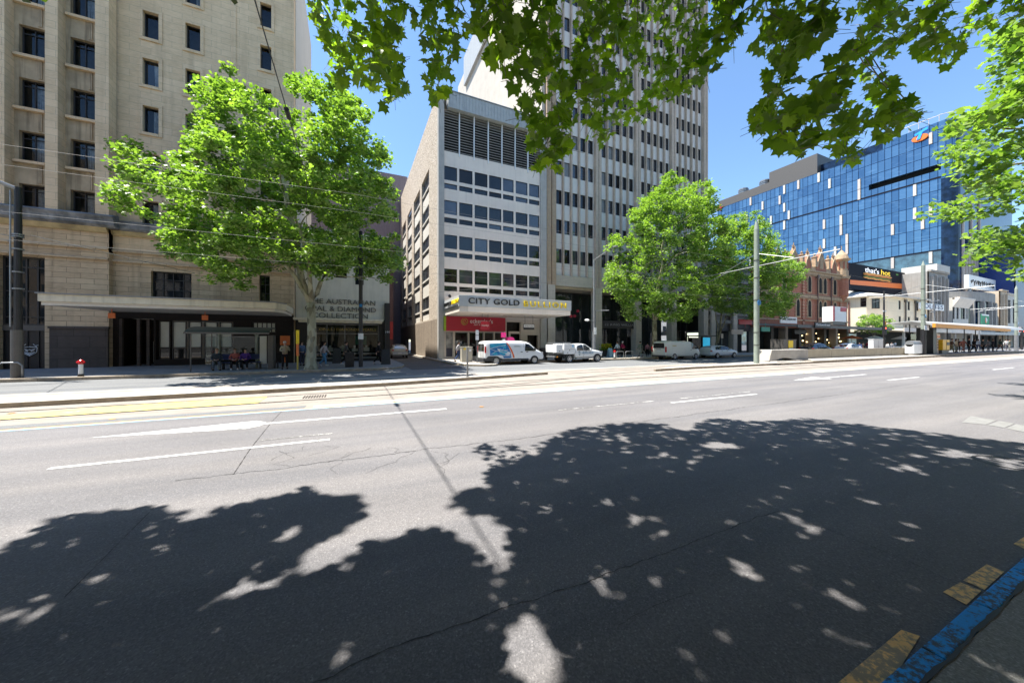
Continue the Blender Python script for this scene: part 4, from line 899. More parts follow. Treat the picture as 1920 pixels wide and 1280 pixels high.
o = b.build('upper_windows', M['frame_dark'], tb); o['kind'] = 'stuff'; o2 = b2.build('upper_panes', M['window_grey'], tb); o2['kind'] = 'stuff'
for i, (a, c) in enumerate(bayw):
    if i % 5 == 0: continue
    b = MB(); b.prism([(a-.08, YT+.4), (a-.08, YT+.06), (a, YT), (a+.08, YT+.06), (a+.08, YT+.4)], 'z', 9.5, TZ); b.prism([(a-.1,9.5),(a,9.0),(a+.1,9.5)], 'y', YT+.06, YT+.4); b.build('fin', M['fin'], tb)
for x, hw in zip(big, half):
    b = MB(); b.box(x-hw, x-hw*.1, YT-.12, YT+.38, 8.4, TZ); b.box(x+hw*.1, x+hw, YT-.12, YT+.38, 8.4, TZ); b.box(x-hw*.1, x+hw*.1, YT+.02, YT+.38, 8.4, TZ); b.build('main_column', M['fin_brown'] if x < 21 else M['fin'], tb, bevel=.03)
    b = MB(); b.box(x-.48, x+.48, YT-.1, YT+.8, .15, 8.4); b.build('ground_column', M['beam_stone'], tb)
b = MB(); b.box(tx0, tx1, YT+.05, YT+.5, 8.35, 9.6); b.box(tx0, tx1, YT+.5, YT+3.5, 8.1, 8.36); b.build('transfer_beam', M['beam_stone'], tb)
M['tower_flank'] = stone('tower_flank', (.50,.455,.39), (.53,.485,.42), (.5,.46,.42), 3.4, 30, stain=.1, bmp=.05, msize=.02)
b = MB(); b.box(19.75, 20.14, YT+.3, 69, 22, 53.5); b.build('blank_flank', M['tower_flank'], tb)
b = MB(); b.box(20.14, tx1, YT+.6, 69, 8.4, 53.2); b.box(20.3, tx1, YT+3.55, 40, .1, 8.39); b.build('core', M['spandrel'], tb)
b = MB(); b.box(19.3, 24, 52, 63.6, TZ-5, TZ+.3); b.build('plant_room', M['cladding'], tb)
b = MB(); b.box(21.3, tx1, YT+3.4, YT+3.5, .15, 8.3); b.build('lobby_wall', M['shop_inside'], tb)
for i in range(4):
    a, c = big[i]+.5, big[i+1]-.5; window(fm(YT+2.6), (a, c, .2, 8.0), tb, .1, .08, 'frame_dark', 'clear', vm=3, hm=(.42,.62), name='lobby_window')
b = MB(); b.box(big[1]+.5, big[2]-.5, YT+.3, YT+.5, 3.55, 4.5); b.build('sign_board', M['black_paint'], tb)
text('lettering', '22 KING WILLIAM', M['galv'], tb, (xy(1132,YT)+xy(1192,YT))/2+.4, YT+.28, 4.0, .42, 5.2, .01, 1.1)
for q, zz in ((1083.5, 583), (1070.5, 592.5), (1077.5, 592.5)):
    x, z = at_y(q, zz, YT+2.0); b = MB(); b.ball((x, YT+2.0, z), .2, 8, 6); tag(b.build('pendant_lamp', flat('pendant_red', (.5,.02,.05), .4)), {1083.5:'upper small red pendant lamp in the dark tower lobby', 1070.5:'lower left small red pendant lamp in the tower lobby', 1077.5:'lower right small red pendant lamp in the tower lobby'}[q], 'lamp')
# ======== 6. dark banded building
db = thing('banded_building', 'dark building with horizontal bands between the tower and red gothic block', 'building', (54, 34, .15))
b = MB(); b.box(47.6, 57.8, 34.6, 50, 3.5, 14); b.build('wall', M['frame_dark'], db); b = MB()
for k in range(8): b.box(47.6, 57.8, 34.3, 34.598, 4.6+k*1.25, 5.1+k*1.25)
b.build('bands', M['frame_bronze'], db); 
for xx, zz in ((47.8,7.2),(52.8,6.2)): b = MB(); b.box(xx, xx+.9, 34.1, 34.9, .15, zz); b.build('column', M['beam_stone'], db)
b = MB(); b.box(47.6, 57.8, 36, 36.1, .15, 3.5); b.build('shopfront', M['shop_inside'], db)

# ======== 7. red gothic block
YG = 34.4; fg = fm(YG)
m, n, p = mk('gothic_brick'); tc = n.nodes.new('ShaderNodeTexCoord'); sp = n.nodes.new('ShaderNodeSeparateXYZ'); L(n, tc.outputs['Object'], sp.inputs[0])
wv = n.nodes.new('ShaderNodeMath'); wv.operation = 'MULTIPLY'; wv.inputs[1].default_value = 1.9; L(n, sp.outputs[2], wv.inputs[0])
fr = n.nodes.new('ShaderNodeMath'); fr.operation = 'FRACT'; L(n, wv.outputs[0], fr.inputs[0])
br = ramp(n, noise(n, tc.outputs['Object'], 3, 4), [(.3, (.30,.115,.07)), (.7, (.40,.165,.10))])
L(n, mix(n, ramp(n, fr.outputs[0], [(.55, (0,0,0)), (.6, (.75,)*3), (.95, (.75,)*3), (1, (0,0,0))]), br, (.42,.28,.18)), p.inputs['Base Color']); p.inputs['Roughness'].default_value = .85; M['striped_brick'] = m
M['red_brick'] = flat('red_brick', (.34,.135,.08), .85, var=.15, scale=3); M['gothic_stone'] = flat('gothic_stone', (.42,.31,.20), .85, var=.22, scale=2, spec=.2, streak=.35)
M['pointed_glass'] = flat('pointed_glass', (.012,.010,.009), .6, var=.3, spec=.08)
hb = thing('gothic_corner_building', 'red striped gothic corner building with pinnacles and pointed arch windows', 'building', (73, YG, .15))
g0, g1 = 58.0, 87.6
arch = lambda cx, w_, z0, z1, n_=6: [(cx-w_, z0), (cx+w_, z0), (cx+w_, z1-w_*1.5)]+[(cx+w_*(1-2*(i/n_))*1.0 if i < 1 else cx+w_*math.cos(math.pi/2*i/n_), z1-w_*1.5+w_*1.5*math.sin(math.pi/2*i/n_)) for i in range(1, n_)]+[(cx, z1)]+[(cx-w_*math.cos(math.pi/2*i/n_), z1-w_*1.5+w_*1.5*math.sin(math.pi/2*i/n_)) for i in range(n_-1, 0, -1)]+[(cx-w_, z1-w_*1.5)]
b = MB(); b.box(g0, g1, YG, YG+14, 4.2, 14.1); b.build('wall', M['red_brick'], hb)
WX = [xy(q, YG) for q in (1516.5, 1536.8, 1545.6, 1564)]
wins = [(x, z0, z1) for x in WX for z0, z1 in ((10.6,13.6),(6.2,9.3))]+[(xy(1495,YG), 6.2, 9.3)]
x = xy(1495,YG)-4.2
while x > 59: wins += [(x,6.2,9.3),(x,10.6,13.6)]; x -= 3.6
for x, z0, z1 in wins:
    b = MB(); b.prism(arch(x, .92, z0-.1, z1+.45), 'y', YG-.06, YG-.002); o = b.build('window_panel', M['striped_brick'], hb)
    b = MB(); b.prism(arch(x, .66, z0-.05, z1+.2), 'y', YG-.14, YG-.062); b.build('window_surround', M['gothic_stone'], hb)
    b = MB(); b.prism(arch(x, .46, z0+.1, z1-.1), 'y', YG-.15, YG-.141); b.build('window', M['pointed_glass'], hb)
for z, h, pr_ in ((9.75,.3,.25),(10.15,.12,.1),(13.9,.35,.3),(14.3,.25,.5),(5.5,.2,.2)):
    b = MB(); b.box(g0, g1+.1, YG-pr_, YG+.02, z, z+h); b.build('string_course', M['gothic_stone'], hb)
b = MB(); x = g0
while x < g1: b.box(x, x+.12, YG-.3, YG-.003, 9.45, 9.75); b.box(x, x+.12, YG-.3, YG-.003, 13.6, 13.9); x += .3
o = b.build('dentils', M['gothic_stone'], hb); o['kind'] = 'stuff'
for q in (1530, 1555.6): x = xy(q, YG); b = MB(); b.cyl((x,YG-.25,4.6), (x,YG-.25,13.6), .11); b.box(x-.25, x+.25, YG-.45, YG-.1, 13.3, 13.8); b.build('downpipe', flat('downpipe', (.10,.05,.035), .5), hb)
for q in (1505, 1575): x = xy(q, YG); b = MB(); b.box(x-.3, x+.3, YG-.2, YG-.003, 4.6, 14.3); b.build('pilaster', M['striped_brick'], hb)
b = MB(); b.box(g0, g1, YG-.1, YG+.3, 14.5, 15.3); b.build('parapet', M['gothic_stone'], hb)
def finial(x, z0, z1, w_):
    b = MB(); c = (x, YG); b.box(x-w_, x+w_, YG-w_, YG+w_, 15.3, z0); b.box(x-w_*1.25, x+w_*1.25, YG-w_*1.25, YG+w_*1.25, z0, z0+.15)
    b.tube([(x,YG,z0+.15), (x,YG,z1-.5)], [w_*1.1, w_*.25], 6); b.ball((x,YG,z1-.35), .2, 6, 4); b.box(x-.32, x+.32, YG-.06, YG+.06, z1-.4, z1-.3); b.tube([(x,YG,z1-.5),(x,YG,z1)], .06, 4)
    b.build('pinnacle', M['gothic_stone'], hb)
def gable(x, hw, zt, lanc=True):
    b = MB(); b.prism([(x-hw,14.6),(x+hw,14.6),(x+hw,15.5),(x+hw*.75,16.1),(x,zt-.6),(x-hw*.75,16.1),(x-hw,15.5)], 'y', YG-.15, YG+.45); o = b.build('gable', M['red_brick'], hb)
    b = MB()
    for s_ in (-1, 1): b.prism([(x+s_*hw,15.4),(x+s_*hw*.78,16.2),(x,zt-.45),(x,zt-.95),(x+s_*hw*.62,16.0),(x+s_*hw*.8,15.2)], 'y', YG-.25, YG-.152)
    b.prism([(x-.2,zt-.9),(x+.2,zt-.9),(x,zt-.2)], 'y', YG-.3, YG+.3); b.ball((x,YG,zt-.1), .22, 6, 4); b.box(x-.4, x+.4, YG-.08, YG+.08, zt, zt+.14); b.tube([(x,YG,zt-.2),(x,YG,zt+.6)], .08, 4); b.build('gable_coping', M['gothic_stone'], o)
    if lanc: b = MB(); b.prism(arch(x, .62, 15.1, 17.4), 'y', YG-.22, YG-.155); b.prism(arch(x, .36, 15.3, 17.0), 'y', YG-.26, YG-.222); b.build('lancet', M['gothic_stone'], o)
for q, yt, big_ in ((1488,455,1),(1514,466,0),(1538,460,1),(1562,474,0),(1458,462,0)):
    x = xy(q, YG); gable(x, 1.7 if big_ else .95, zy(q, yt, YG)-.6, big_)
for q, yt in ((1473,470),(1503,470),(1527,474),(1552,478),(1443,468)): finial(xy(q,YG), 17.0, zy(q, yt, YG), .32)
x = xy(1578,YG); b = MB(); r_ = 1.0
b.tube([(x,YG,9.3),(x,YG,10.6)], [.2,r_], 12); b.tube([(x,YG,10.6),(x,YG,13.8)], r_, 12); b.build('turret_base', M['red_brick'], hb)
b = MB(); b.tube([(x,YG,13.8),(x,YG,14.2),(x,YG,14.2),(x,YG,15.4)], [r_*1.15,r_*1.2,r_,r_], 12); b.tube([(x,YG,15.4),(x,YG,17.2)], r_*.85, 12); b.tube([(x,YG,17.2),(x,YG,17.5),(x,YG,17.6)], [r_*1.0,r_*1.35,r_*1.35], 12); b.tube([(x,YG,17.6),(x,YG,18.4),(x,YG,19.0),(x,YG,19.4)], [r_*1.1,r_*.85,r_*.4,.08], 12); b.tube([(x,YG,19.3),(x,YG,20.2)], .07, 4); b.build('turret', M['gothic_stone'], hb)
b = MB()
for k in range(8): t = k*math.pi/4; b.tube([(x+.87*math.cos(t),YG+.87*math.sin(t),15.7),(x+.87*math.cos(t),YG+.87*math.sin(t),17.0)], .13, 4)
b.build('turret_lights', M['red_brick'], hb)
# verandah of the gothic block
b = MB(); b.prism([(28.6,4.05),(28.6,4.3),(34.2,4.75),(34.2,4.5)], 'x', 58.5, 88.5); vr = b.build('verandah_roof', M['cladding'], hb)
b = MB(); b.box(58.5, 88.55, 28.5, 28.62, 3.9, 4.35); b.build('fascia', M['frame_bronze'], vr)
x0, x1 = xy(1462,28.4), xy(1493,28.4); b = MB(); b.box(x0, x1, 28.3, 28.42, 4.45, 5.35); so2 = b.build('sign_board', M['white_plastic'], vr); text('lettering', 'OPAL DIAMOND', M['letter_black'], so2, (x0+x1)/2, 28.28, 5.0, .4, (x1-x0)*.86, .01)
x0, x1 = xy(1527,28.4), xy(1556,28.4); b = MB(); b.box(x0, x1, 28.3, 28.42, 3.95, 4.75); so2 = b.build('sign_board', M['frame_dark'], vr); text('lettering', 'Charlesworth nuts', M['white_plastic'], so2, (x0+x1)/2, 28.28, 4.4, .5, (x1-x0)*.9, .01)
b = MB(); b.box(58.2, 87.5, 35.4, 35.5, .15, 4.3); b.build('shopfront', M['shop_inside'], hb)
for k in range(8): x = 58.6+k*4.1; b = MB(); b.box(x, x+.7, 34.3, 35.4, .15, 4.4); b.build('shop_pier', M['frame_bronze'] if k % 2 else M['panel_pink'], hb)
M['green_sign'] = flat('green_sign', (.12,.45,.3), .5)
for q0, q1, yy, mt, lab in ((1428,1444,617,'green_sign','small pale green hanging sign under the verandah behind the tram pole'), (1490,1512,622,'black_paint','small black hanging shop sign under the verandah'), (1372,1394,622,'panel_pink','pinkish shop sign under the left verandah end'), (1386,1410,603,'red_sign','dark red sign board above the left verandah end')):
    x0, z = at_y(q0, yy, 31 if yy > 610 else 28.4); x1 = xy(q1, 31 if yy > 610 else 28.4); Yq = 31 if yy > 610 else 28.4
    s = MB(); s.box(x0, x1, Yq, Yq+.12, z-.32, z+.32); s.box((x0+x1)/2-.04, (x0+x1)/2+.04, Yq+.03, Yq+.08, z+.32 if yy > 610 else z-.7, z+.9 if yy > 610 else z-.32); tag(s.build('shop_sign', M[mt], bevel=.01), lab, 'sign')
# lit shop displays (gold trim, warm lamps)
dl = thing('shop_display', 'gold trimmed shop display with warm lamps below the gothic verandah', 'shop display', (84,35,.15)); M['warm_lamp'] = glow('warm_lamp', (1,.72,.35), 1.6)
r = random.Random(8)
b = MB()
for k in range(26): xx = r.uniform(72,87); zz = r.uniform(1.5,3.6); b.ball((xx,35.1,zz), r.uniform(.06,.14), 6, 4)
b.build('lamps', M['warm_lamp'], dl); b = MB()
for k in range(14): xx = 72+k*1.1; b.box(xx, xx+.6, 35.0, 35.25, .6+.2*(k % 3), 1.2+.3*(k % 2))
b.build('goods', M['warm_gold'], dl)
# white billboard with red label on the verandah corner
bb = thing('billboard', 'white box billboard with a red label on the verandah corner', 'billboard', (80,28.6,5)); x0, x1 = xy(1562,28.8), xy(1587,28.8); z0, z1 = zy(1575,603,28.8), zy(1575,575,28.8)
b = MB(); b.box(x0, x1, 28.8, 30.2, z0, z1); b.build('panel', M['white_plastic'], bb); b = MB(); b.box(x0-.02, x0+.5, 28.77, 28.798, z0+.1, z1+.05); b.box(x1-1.9, x1-.05, 28.77, 28.798, z1-.75, z1-.1); b.build('red_label', M['red_sign'], bb)
b = MB(); b.box(x0+.1, x1-.1, 28.9, 30.1, z0-.5, z0-.002); b.build('base', M['frame_bronze'], bb)
# ======== 8. cream hotel past the pedestrian street
M['cream'] = flat('cream', (.72,.64,.48), .8, var=.05, scale=.6, spec=.2, streak=.15)
XH = 101.5; ch = thing('cream_hotel', 'cream two storey corner hotel with tiny windows and dark downpipes', 'building', (112,34.4,.15))
hx1 = xy(1737,YG); ZH = 11.6; fh = sm(XH)
ya0, za0_ = at_x(1624.5, 574.5, XH); ya1, za1_ = at_x(1613, 558.6, XH)
wall_h = [(ya0, ya1, za0_, za1_)]
b = MB(); wall(b, fh, 36.6, 60, 4, ZH, wall_h, .2)
cq = [(xy(q-2.2,YG), xy(q+2.2,YG)) for q in (1687,1704,1720)]; fr_h = [(a, c, z0, z1) for a, c in cq for z0, z1 in ((9.0,11.0),(5.6,7.5))]
xc = XH+3.2; wall(b, fg, xc, hx1, 4, ZH, fr_h, .2); b.poly([(XH,36.6,4),(xc,YG,4),(xc,YG,ZH),(XH,36.6,ZH)]); b.poly([(XH,60,4),(hx1,60,4),(hx1,60,ZH),(XH,60,ZH)]); b.poly([(hx1,60,4),(hx1,YG,4),(hx1,YG,ZH),(hx1,60,ZH)]); b.build('wall', M['cream'], ch)
for h in fr_h: window(fg, h, ch, .15, .1)
window(fh, wall_h[0], ch, .15, .12, hm=(.33,.66))
dv = Vector((xc-XH, YG-36.6, 0)).normalized(); nv_ = Vector((dv.y, -dv.x, 0))
for z0, z1 in ((9.0,11.1),(5.4,7.4)):
    fq = lambda a, z, d=0: tuple(Vector((XH,36.6,z))+dv*a+nv_*(.03-d)); window(fq, (1.0,2.4,z0,z1), ch, .0, .1, vm=1)
b = MB(); b.prism([(XH-.8,36.2),(XH-.6,61),(hx1,61),(hx1,YG-.8),(xc-.3,YG-.8)], 'z', ZH, ZH+.28); b.build('eaves', M['white_wall'], ch)
b = MB(); b.add([(XH-.6,36.3,ZH+.28),(xc-.2,YG-.6,ZH+.28),(hx1,YG-.6,ZH+.28),(hx1,61,ZH+.28),(XH-.5,61,ZH+.28),(XH+5,42,ZH+2.3),(hx1,42,ZH+2.3),(XH+5,58,ZH+2.3),(hx1,58,ZH+2.3)], [(0,1,5),(1,2,6,5),(0,5,7,4),(5,6,8,7)]); b.build('roof', M['white_wall'], ch)
for q in (1696,1714.6): x = xy(q,YG); b = MB(); b.cyl((x,YG-.2,4),(x,YG-.2,ZH-.4), .14); b.box(x-.3,x+.3,YG-.4,YG-.02,ZH-.9,ZH-.3); b.build('downpipe', M['frame_bronze'], ch)
y_, z_ = at_x(1592, 560, XH); b = MB(); b.cyl((XH-.15,y_,4),(XH-.15,y_,11), .14); b.build('downpipe', flat('rusty_pipe', (.22,.10,.07), .7), ch)
b = MB(); b.prism([(29.0,3.9),(29.0,4.35),(36.5,4.9),(36.5,4.6)], 'x', 95.0, 137); hv = b.build('verandah_roof', M['panel_white'], ch); b = MB(); b.box(95.0,137,28.9,29.02,3.75,4.5); b.build('fascia', M['panel_white'], hv)
for k in range(8): x = 96+k*5.2; b = MB(); b.box(x, x+.3, 29.2, 29.5, .15, 3.9); b.build('verandah_post', M['white_wall'], ch)
b = MB(); b.box(97,180,36.5,36.6,.15,4); b.build('shopfront', M['shop_inside'], ch)
b = MB(); x = 96.
while x < 136: b.box(x, x+.09, 29.3, 29.36, 4.5, 5.4); x += .5
b.box(96,136,29.28,29.38,5.4,5.5); b.build('balustrade', M['frame_bronze'], ch)
# roof billboard
M['navy'] = flat('navy', (.006,.007,.014), .7, var=.1, spec=.15); M['orange_band'] = flat('orange_band', (.85,.18,.02), .5, var=.05); M['bread'] = flat('bread', (.62,.30,.08), .7, var=.4, scale=3); M['yellow_letter'] = flat('yellow_letter', (.85,.6,.02), .5); M['leafy'] = flat('leafy', (.1,.3,.04), .6)
YB = 39; q0, q1 = xy(1593,YB), xy(1697,YB); zb0, zb1 = zy(1645,548,YB), zy(1645,502,YB)
rb = thing('roof_billboard', 'dark roof billboard showing a long sandwich over an orange band', 'billboard', ((q0+q1)/2,YB,zb0))
b = MB(); b.box(q0, q1, YB, YB+1.5, zb0, zb1); b.build('panel', M['navy'], rb)
b = MB(); za = zy(1645,536,YB); zc = zy(1645,525,YB); b.prism([(q0+.2,za-.5),(q1-.2,za+.2),(q1-.2,zc+.1),(q0+.2,zc-.9)], 'y', YB-.03, YB-.002); b.build('orange_band', M['orange_band'], rb)
sx_, sz_ = at_y(1645, 520, YB); sw = xy(1671,YB)-xy(1619,YB)
for dzz, m_, th in ((-.5,'bread',.4),(-.1,'leafy',.2),(.05,'red_sign',.16),(.4,'bread',.5)):
    b = MB(); P = [(sx_-sw/2+sw*i/12, YB-.12, sz_+dzz+.08*math.sin(i*2.1)) for i in range(13)]; b.tube(P, [th*.35*.7]+[th*.5]*11+[th*.35*.7], 8); b.build('sandwich_layer', M[m_], rb)
M['lit_white'] = glow('lit_white', (.9,.9,.9), .35); M['lit_yellow'] = glow('lit_yellow', (.9,.62,.03), .35)
text('lettering', "that's", M['lit_white'], rb, xy(1635,YB), YB-.04, zy(1640,509,YB), 1.6, xy(1648,YB)-xy(1622,YB), .02); text('lettering', 'hot', M['lit_yellow'], rb, xy(1660,YB), YB-.04, zy(1640,508.5,YB), 1.7, xy(1668,YB)-xy(1651,YB), .02)
b = MB(); x0 = xy(1680,YB); b.box(x0, x0+1.2, YB-.03, YB-.003, zy(1640,508,YB)-.1, zy(1640,508,YB)+.25); b.build('corner_mark', M['leafy'], rb)
for k in range(4): x = q0+1+(q1-q0-2)*k/3; b = MB(); b.cyl((x,YB+.8,ZH+.2),(x,YB+.8,zb0), .12); b.build('support', M['galv'], rb)
# ======== 9. blue glass office block
XB = 185.; YB0 = 47.5; YB1 = 128.5; gt = thing('glass_office_block', 'large blue glass office block with scattered pale vertical fins', 'building', (XB,90,.15))
m, n, p = mk('blue_glass'); tc = n.nodes.new('ShaderNodeTexCoord'); sp = n.nodes.new('ShaderNodeSeparateXYZ'); L(n, tc.outputs['Object'], sp.inputs[0]); cb2 = n.nodes.new('ShaderNodeCombineXYZ')
ad = n.nodes.new('ShaderNodeMath'); ad.operation = 'SUBTRACT'; L(n, sp.outputs[1], ad.inputs[0]); L(n, sp.outputs[0], ad.inputs[1]); L(n, ad.outputs[0], cb2.inputs[0]); L(n, sp.outputs[2], cb2.inputs[1])
bt = n.nodes.new('ShaderNodeTexBrick'); bt.offset = 0; bt.inputs['Scale'].default_value = 1; bt.inputs['Brick Width'].default_value = 1.9; bt.inputs['Row Height'].default_value = 4.18; bt.inputs['Mortar Size'].default_value = .10; bt.inputs['Color1'].default_value = (.085,.17,.27,1); bt.inputs['Color2'].default_value = (.15,.27,.38,1); bt.inputs['Mortar'].default_value = (.01,.03,.07,1); L(n, cb2.outputs[0], bt.inputs['Vector'])
col = mix(n, ramp(n, noise(n, coord(n, (.2,.3,1.6)), 1.0, 4), [(.55, (0,0,0)), (.78, (.5,)*3)]), bt.outputs[0], (.36,.50,.60)); L(n, col, p.inputs['Base Color'])  # pale streaks painted into the glass colour as reflections and lit interiors
p.inputs['Metallic'].default_value = .72; p.inputs['Roughness'].default_value = .07; bump(n, p, noise(n, coord(n), .35, 2), .25, .2); M['blue_glass'] = m
M['dark_reflection_glass'] = glass_dark('dark_reflection_glass', (.03,.07,.09), .05, 2.2, .7); M['navy_glass'] = glass_dark('navy_glass', (.008,.02,.05), .05, 1.45, .6); M['fin_pale'] = flat('fin_pale', (.55,.48,.42), .5, var=.1); M['fin_white'] = flat('fin_white', (.60,.56,.49), .5)
b = MB(); sl0, sl1 = 47.5, 66.0
RC = 3.5
plan = [(XB,YB1),(XB,YB0)]+[(XB+RC-RC*math.cos(t), YB0-RC*math.sin(t)) for t in [math.pi/2*i/8 for i in range(1,9)]]+[(XB+60,YB0-RC)]
wall(b, sm(XB), YB0, YB1, 33.3, 75.4, [(sl0-.5, sl1, 61.2, 63.4)], 2.5); b.build('curtain_wall', M['blue_glass'], gt)
b = MB(); wall(b, sm(XB), YB0, YB1, .15, 33.3, [], 1); b.build('lower_curtain_wall', M['dark_reflection_glass'], gt)  # separate lower glazing, its colour darkened as painted reflections of dark buildings
for k in range(9): xx = XB+4.5+k*2.7; b = MB(); b.box(xx, xx+.9, YB0-RC-.4, YB0-RC-.003, 6 if k % 2 else 20, 33 if k % 3 else 52); b.build('front_fin', M['fin_pale'], gt)
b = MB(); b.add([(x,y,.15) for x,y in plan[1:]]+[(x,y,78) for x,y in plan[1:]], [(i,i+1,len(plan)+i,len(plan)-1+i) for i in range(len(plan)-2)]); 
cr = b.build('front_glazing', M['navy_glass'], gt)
b = MB(); b.add([(x-.02*0,y,58) for x,y in plan[1:7]]+[(x,y,78) for x,y in plan[1:7]], [(i,i+1,7+i,6+i) for i in range(5)]); b.v = [((x-XB-RC)*1.01+XB+RC, (y-YB0)*1.01+YB0, z) for x,y,z in b.v]; b.build('corner_glazing', M['blue_glass'], gt)
b = MB(); b.box(XB-.02, XB+.4, YB0, 62, 75.4, 78); b.build('parapet_glazing', M['blue_glass'], gt)
for z, h in ((58.4,.55),(33.3,.5)):
    b = MB(); b.box(XB-.15, XB-.003, YB0, YB1, z, z+h); b.build('dark_band', M['navy'], gt)
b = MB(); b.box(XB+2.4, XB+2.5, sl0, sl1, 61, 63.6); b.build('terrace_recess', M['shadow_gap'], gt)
b = MB(); ybp0 = at_x(1530,640,XB)[0]; ybp1 = at_x(1440,640,XB)[0]; b.box(XB+1, XB+25, ybp0, ybp1, 75.3, 84.5); b.build('plant_room', M['frame_bronze'], gt)
b = MB(); b.box(XB+1, XB+25, ybp1, YB1-.3, 75.3, 79.8); b.build('plant_screen', M['frame_bronze'], gt)
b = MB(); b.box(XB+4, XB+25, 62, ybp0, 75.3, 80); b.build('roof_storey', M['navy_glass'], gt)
for q, in ((1425,),(1385,)):
    yy = at_x(q,640,XB)[0]; b = MB(); b.tube([(XB+4,yy,79.5),(XB+4,yy,82.6)], 2.2, 12)
    for k in range(3): b.tube([(XB+4,yy,80.2+k*.8),(XB+4,yy,80.5+k*.8)], 2.4, 12)
    b.build('cooling_tower', M['galv'], gt)
r = random.Random(12); used = set()
known = [(1414,1,0),(1428,2,1),(1440,2,2),(1458,2,0),(1474,2,2),(1490,1,0),(1502,0,1),(1512,4,2)]
n_ = 0
for k in range(300):
    col_ = r.randrange(1, 42); row_ = r.choice([0,1,1,2,3,4,5,6,7,8,9])
    if (col_,row_) in used or (col_+1,row_) in used or (col_-1,row_) in used: continue
    used.add((col_,row_)); y0 = YB0+col_*1.9; z0 = 33.4+4.18*row_ if row_ < 10 else 33.4
    if row_ == 0: z0 = 29.2
    if col_ < 10 and row_ == 7: continue
    b = MB(); b.box(XB-.45, XB-.004, y0, y0+.8, z0+.1, z0+4.1); b.build('facade_fin', M['fin_white'] if (r.random() < .35) else M['fin_pale'], gt); n_ += 1
    if n_ >= 46: break
for i in range(7): yy = YB0-2+i*2.4; xx = XB if yy > YB0 else XB+1.3; b = MB(); b.cyl((xx,yy,78),(xx,yy,80.2), .09, n=6); b.build('roof_rail_post', M['fin_pale'], gt)
b = MB(); b.tube([(XB,62,80.2),(XB,YB0,80.2),(XB+1.2,YB0-2.4,80.2),(XB+RC,YB0-RC,80.2),(XB+20,YB0-RC,80.2)], .1, 5); b.build('roof_rail', M['fin_pale'], gt)
yy, zz = at_x(1725, 259, XB-.5); b = MB(); b.prism([(yy+2.0*math.cos(t), zz+1.15*math.sin(t)) for t in [2*math.pi*i/20 for i in range(20)]], 'x', XB-.8, XB-.2); lg = b.build('logo_disc', M['orange_band'], gt)
b = MB(); b.prism([(yy+1.2,zz+1.7),(yy-2.0,zz+2.9),(yy-1.9,zz+2.1),(yy-.75,zz+1.8),(yy-.1,zz-.4),(yy+.75,zz-.4),(yy+.1,zz+1.5),(yy+1.1,zz+1.1)], 'x', XB-1.0, XB-.82); b.build('logo_letter', glow('logo_blue_glow', (.01,.22,.75), .5), lg)  # emission added to the letter so it stands out from the blue glass
yy, zz = at_x(1349, 390, XB-.5); b = MB(); b.prism([(yy+(2.2 if i % 2 else 1.0)*math.cos(math.pi*i/5), zz+(2.2 if i % 2 else 1.0)*math.sin(math.pi*i/5)) for i in range(10)], 'x', XB-.8, XB-.3); b.build('logo_star', M['red_sign'], gt)
# ======== 10. far shops on the right
def far_box(name, label, q0, q1, yt, Y, mat, depth=9, wins=(), ybase=None, mwin='window_dark', fins=0):
    x0, x1 = xy(q0,Y), xy(q1,Y); zt = zy((q0+q1)/2, yt, Y); t = thing(name, label, 'building', ((x0+x1)/2,Y,.15))
    z0 = 4.0 if ybase is None else ybase
    hs = [(xy(a,Y), xy(c,Y), zy((a+c)/2, e, Y), zy((a+c)/2, d, Y)) for a, c, d, e in wins]
    b = MB(); wall(b, fm(Y), x0, x1, z0, zt, hs, .3); b.box(x0, x1, Y+.31, Y+depth, .15, zt); b.build('wall', M[mat], t)
    for h in hs: window(fm(Y), h, t, .25, .12, gl=mwin, vm=1 if h[1]-h[0] > 1.6 else 0, hm=(.5,))
    b = MB(); b.box(x0, x1, Y-.35, Y+.3, zt, zt+.4); b.build('cornice', M[mat], t)
    for k in range(fins): a = x0+(x1-x0)*(k+.3)/fins; b = MB(); b.box(a, a+.5, Y-.5, Y-.003, z0, zt-1.2+.4*(k % 2)); b.build('pier', M[mat], t)
    return t, x0, x1, zt
M['deco_grey'] = flat('deco_grey', (.34,.32,.29), .8, var=.1, scale=.8, spec=.2, streak=.4); M['teal_grey'] = flat('teal_grey', (.22,.32,.36), .4, var=.1); M['deep_blue'] = flat('deep_blue', (.006,.03,.16), .35, var=.2); M['beige'] = flat('beige', (.5,.4,.29), .8, var=.1)
t, a_, c_, z_ = far_box('deco_building', 'grey art deco building with stepped vertical piers behind the hotel', 1742, 1777, 512, 34.4, 'deco_grey', wins=[(1747,1752,540,553),(1747,1752,560,572)], fins=5)
b = MB(); b.box(a_+3, c_-.5, 33.9, 40, z_+.4, z_+2.0); b.build('cap_block', M['white_wall'], t)
far_box('deco_annex', 'pale grey square block rising behind the hotel roof', 1699, 1742, 517, 44, 'deco_grey', wins=[(1738,1741,522,532)], ybase=8)
ps = thing('hanging_sign', 'white sign lettered in blue beside the second tram pole', 'sign', (xy(1746,33.6),33.6,8)); x0, x1 = xy(1724,33.6), xy(1770,33.6); z0, z1 = zy(1750,581,33.6), zy(1750,569.5,33.6); b = MB(); b.box(x0, x1, 33.6, 33.8, z0, z1); b.build('board', M['white_plastic'], ps)
M['navy_letter'] = flat('navy_letter', (.01,.03,.12), .5); text('lettering', 'POLITES', M['navy_letter'], ps, (x0+x1)/2, 33.58, (z0+z1)/2, 1.5, (x1-x0)*.9, .02)
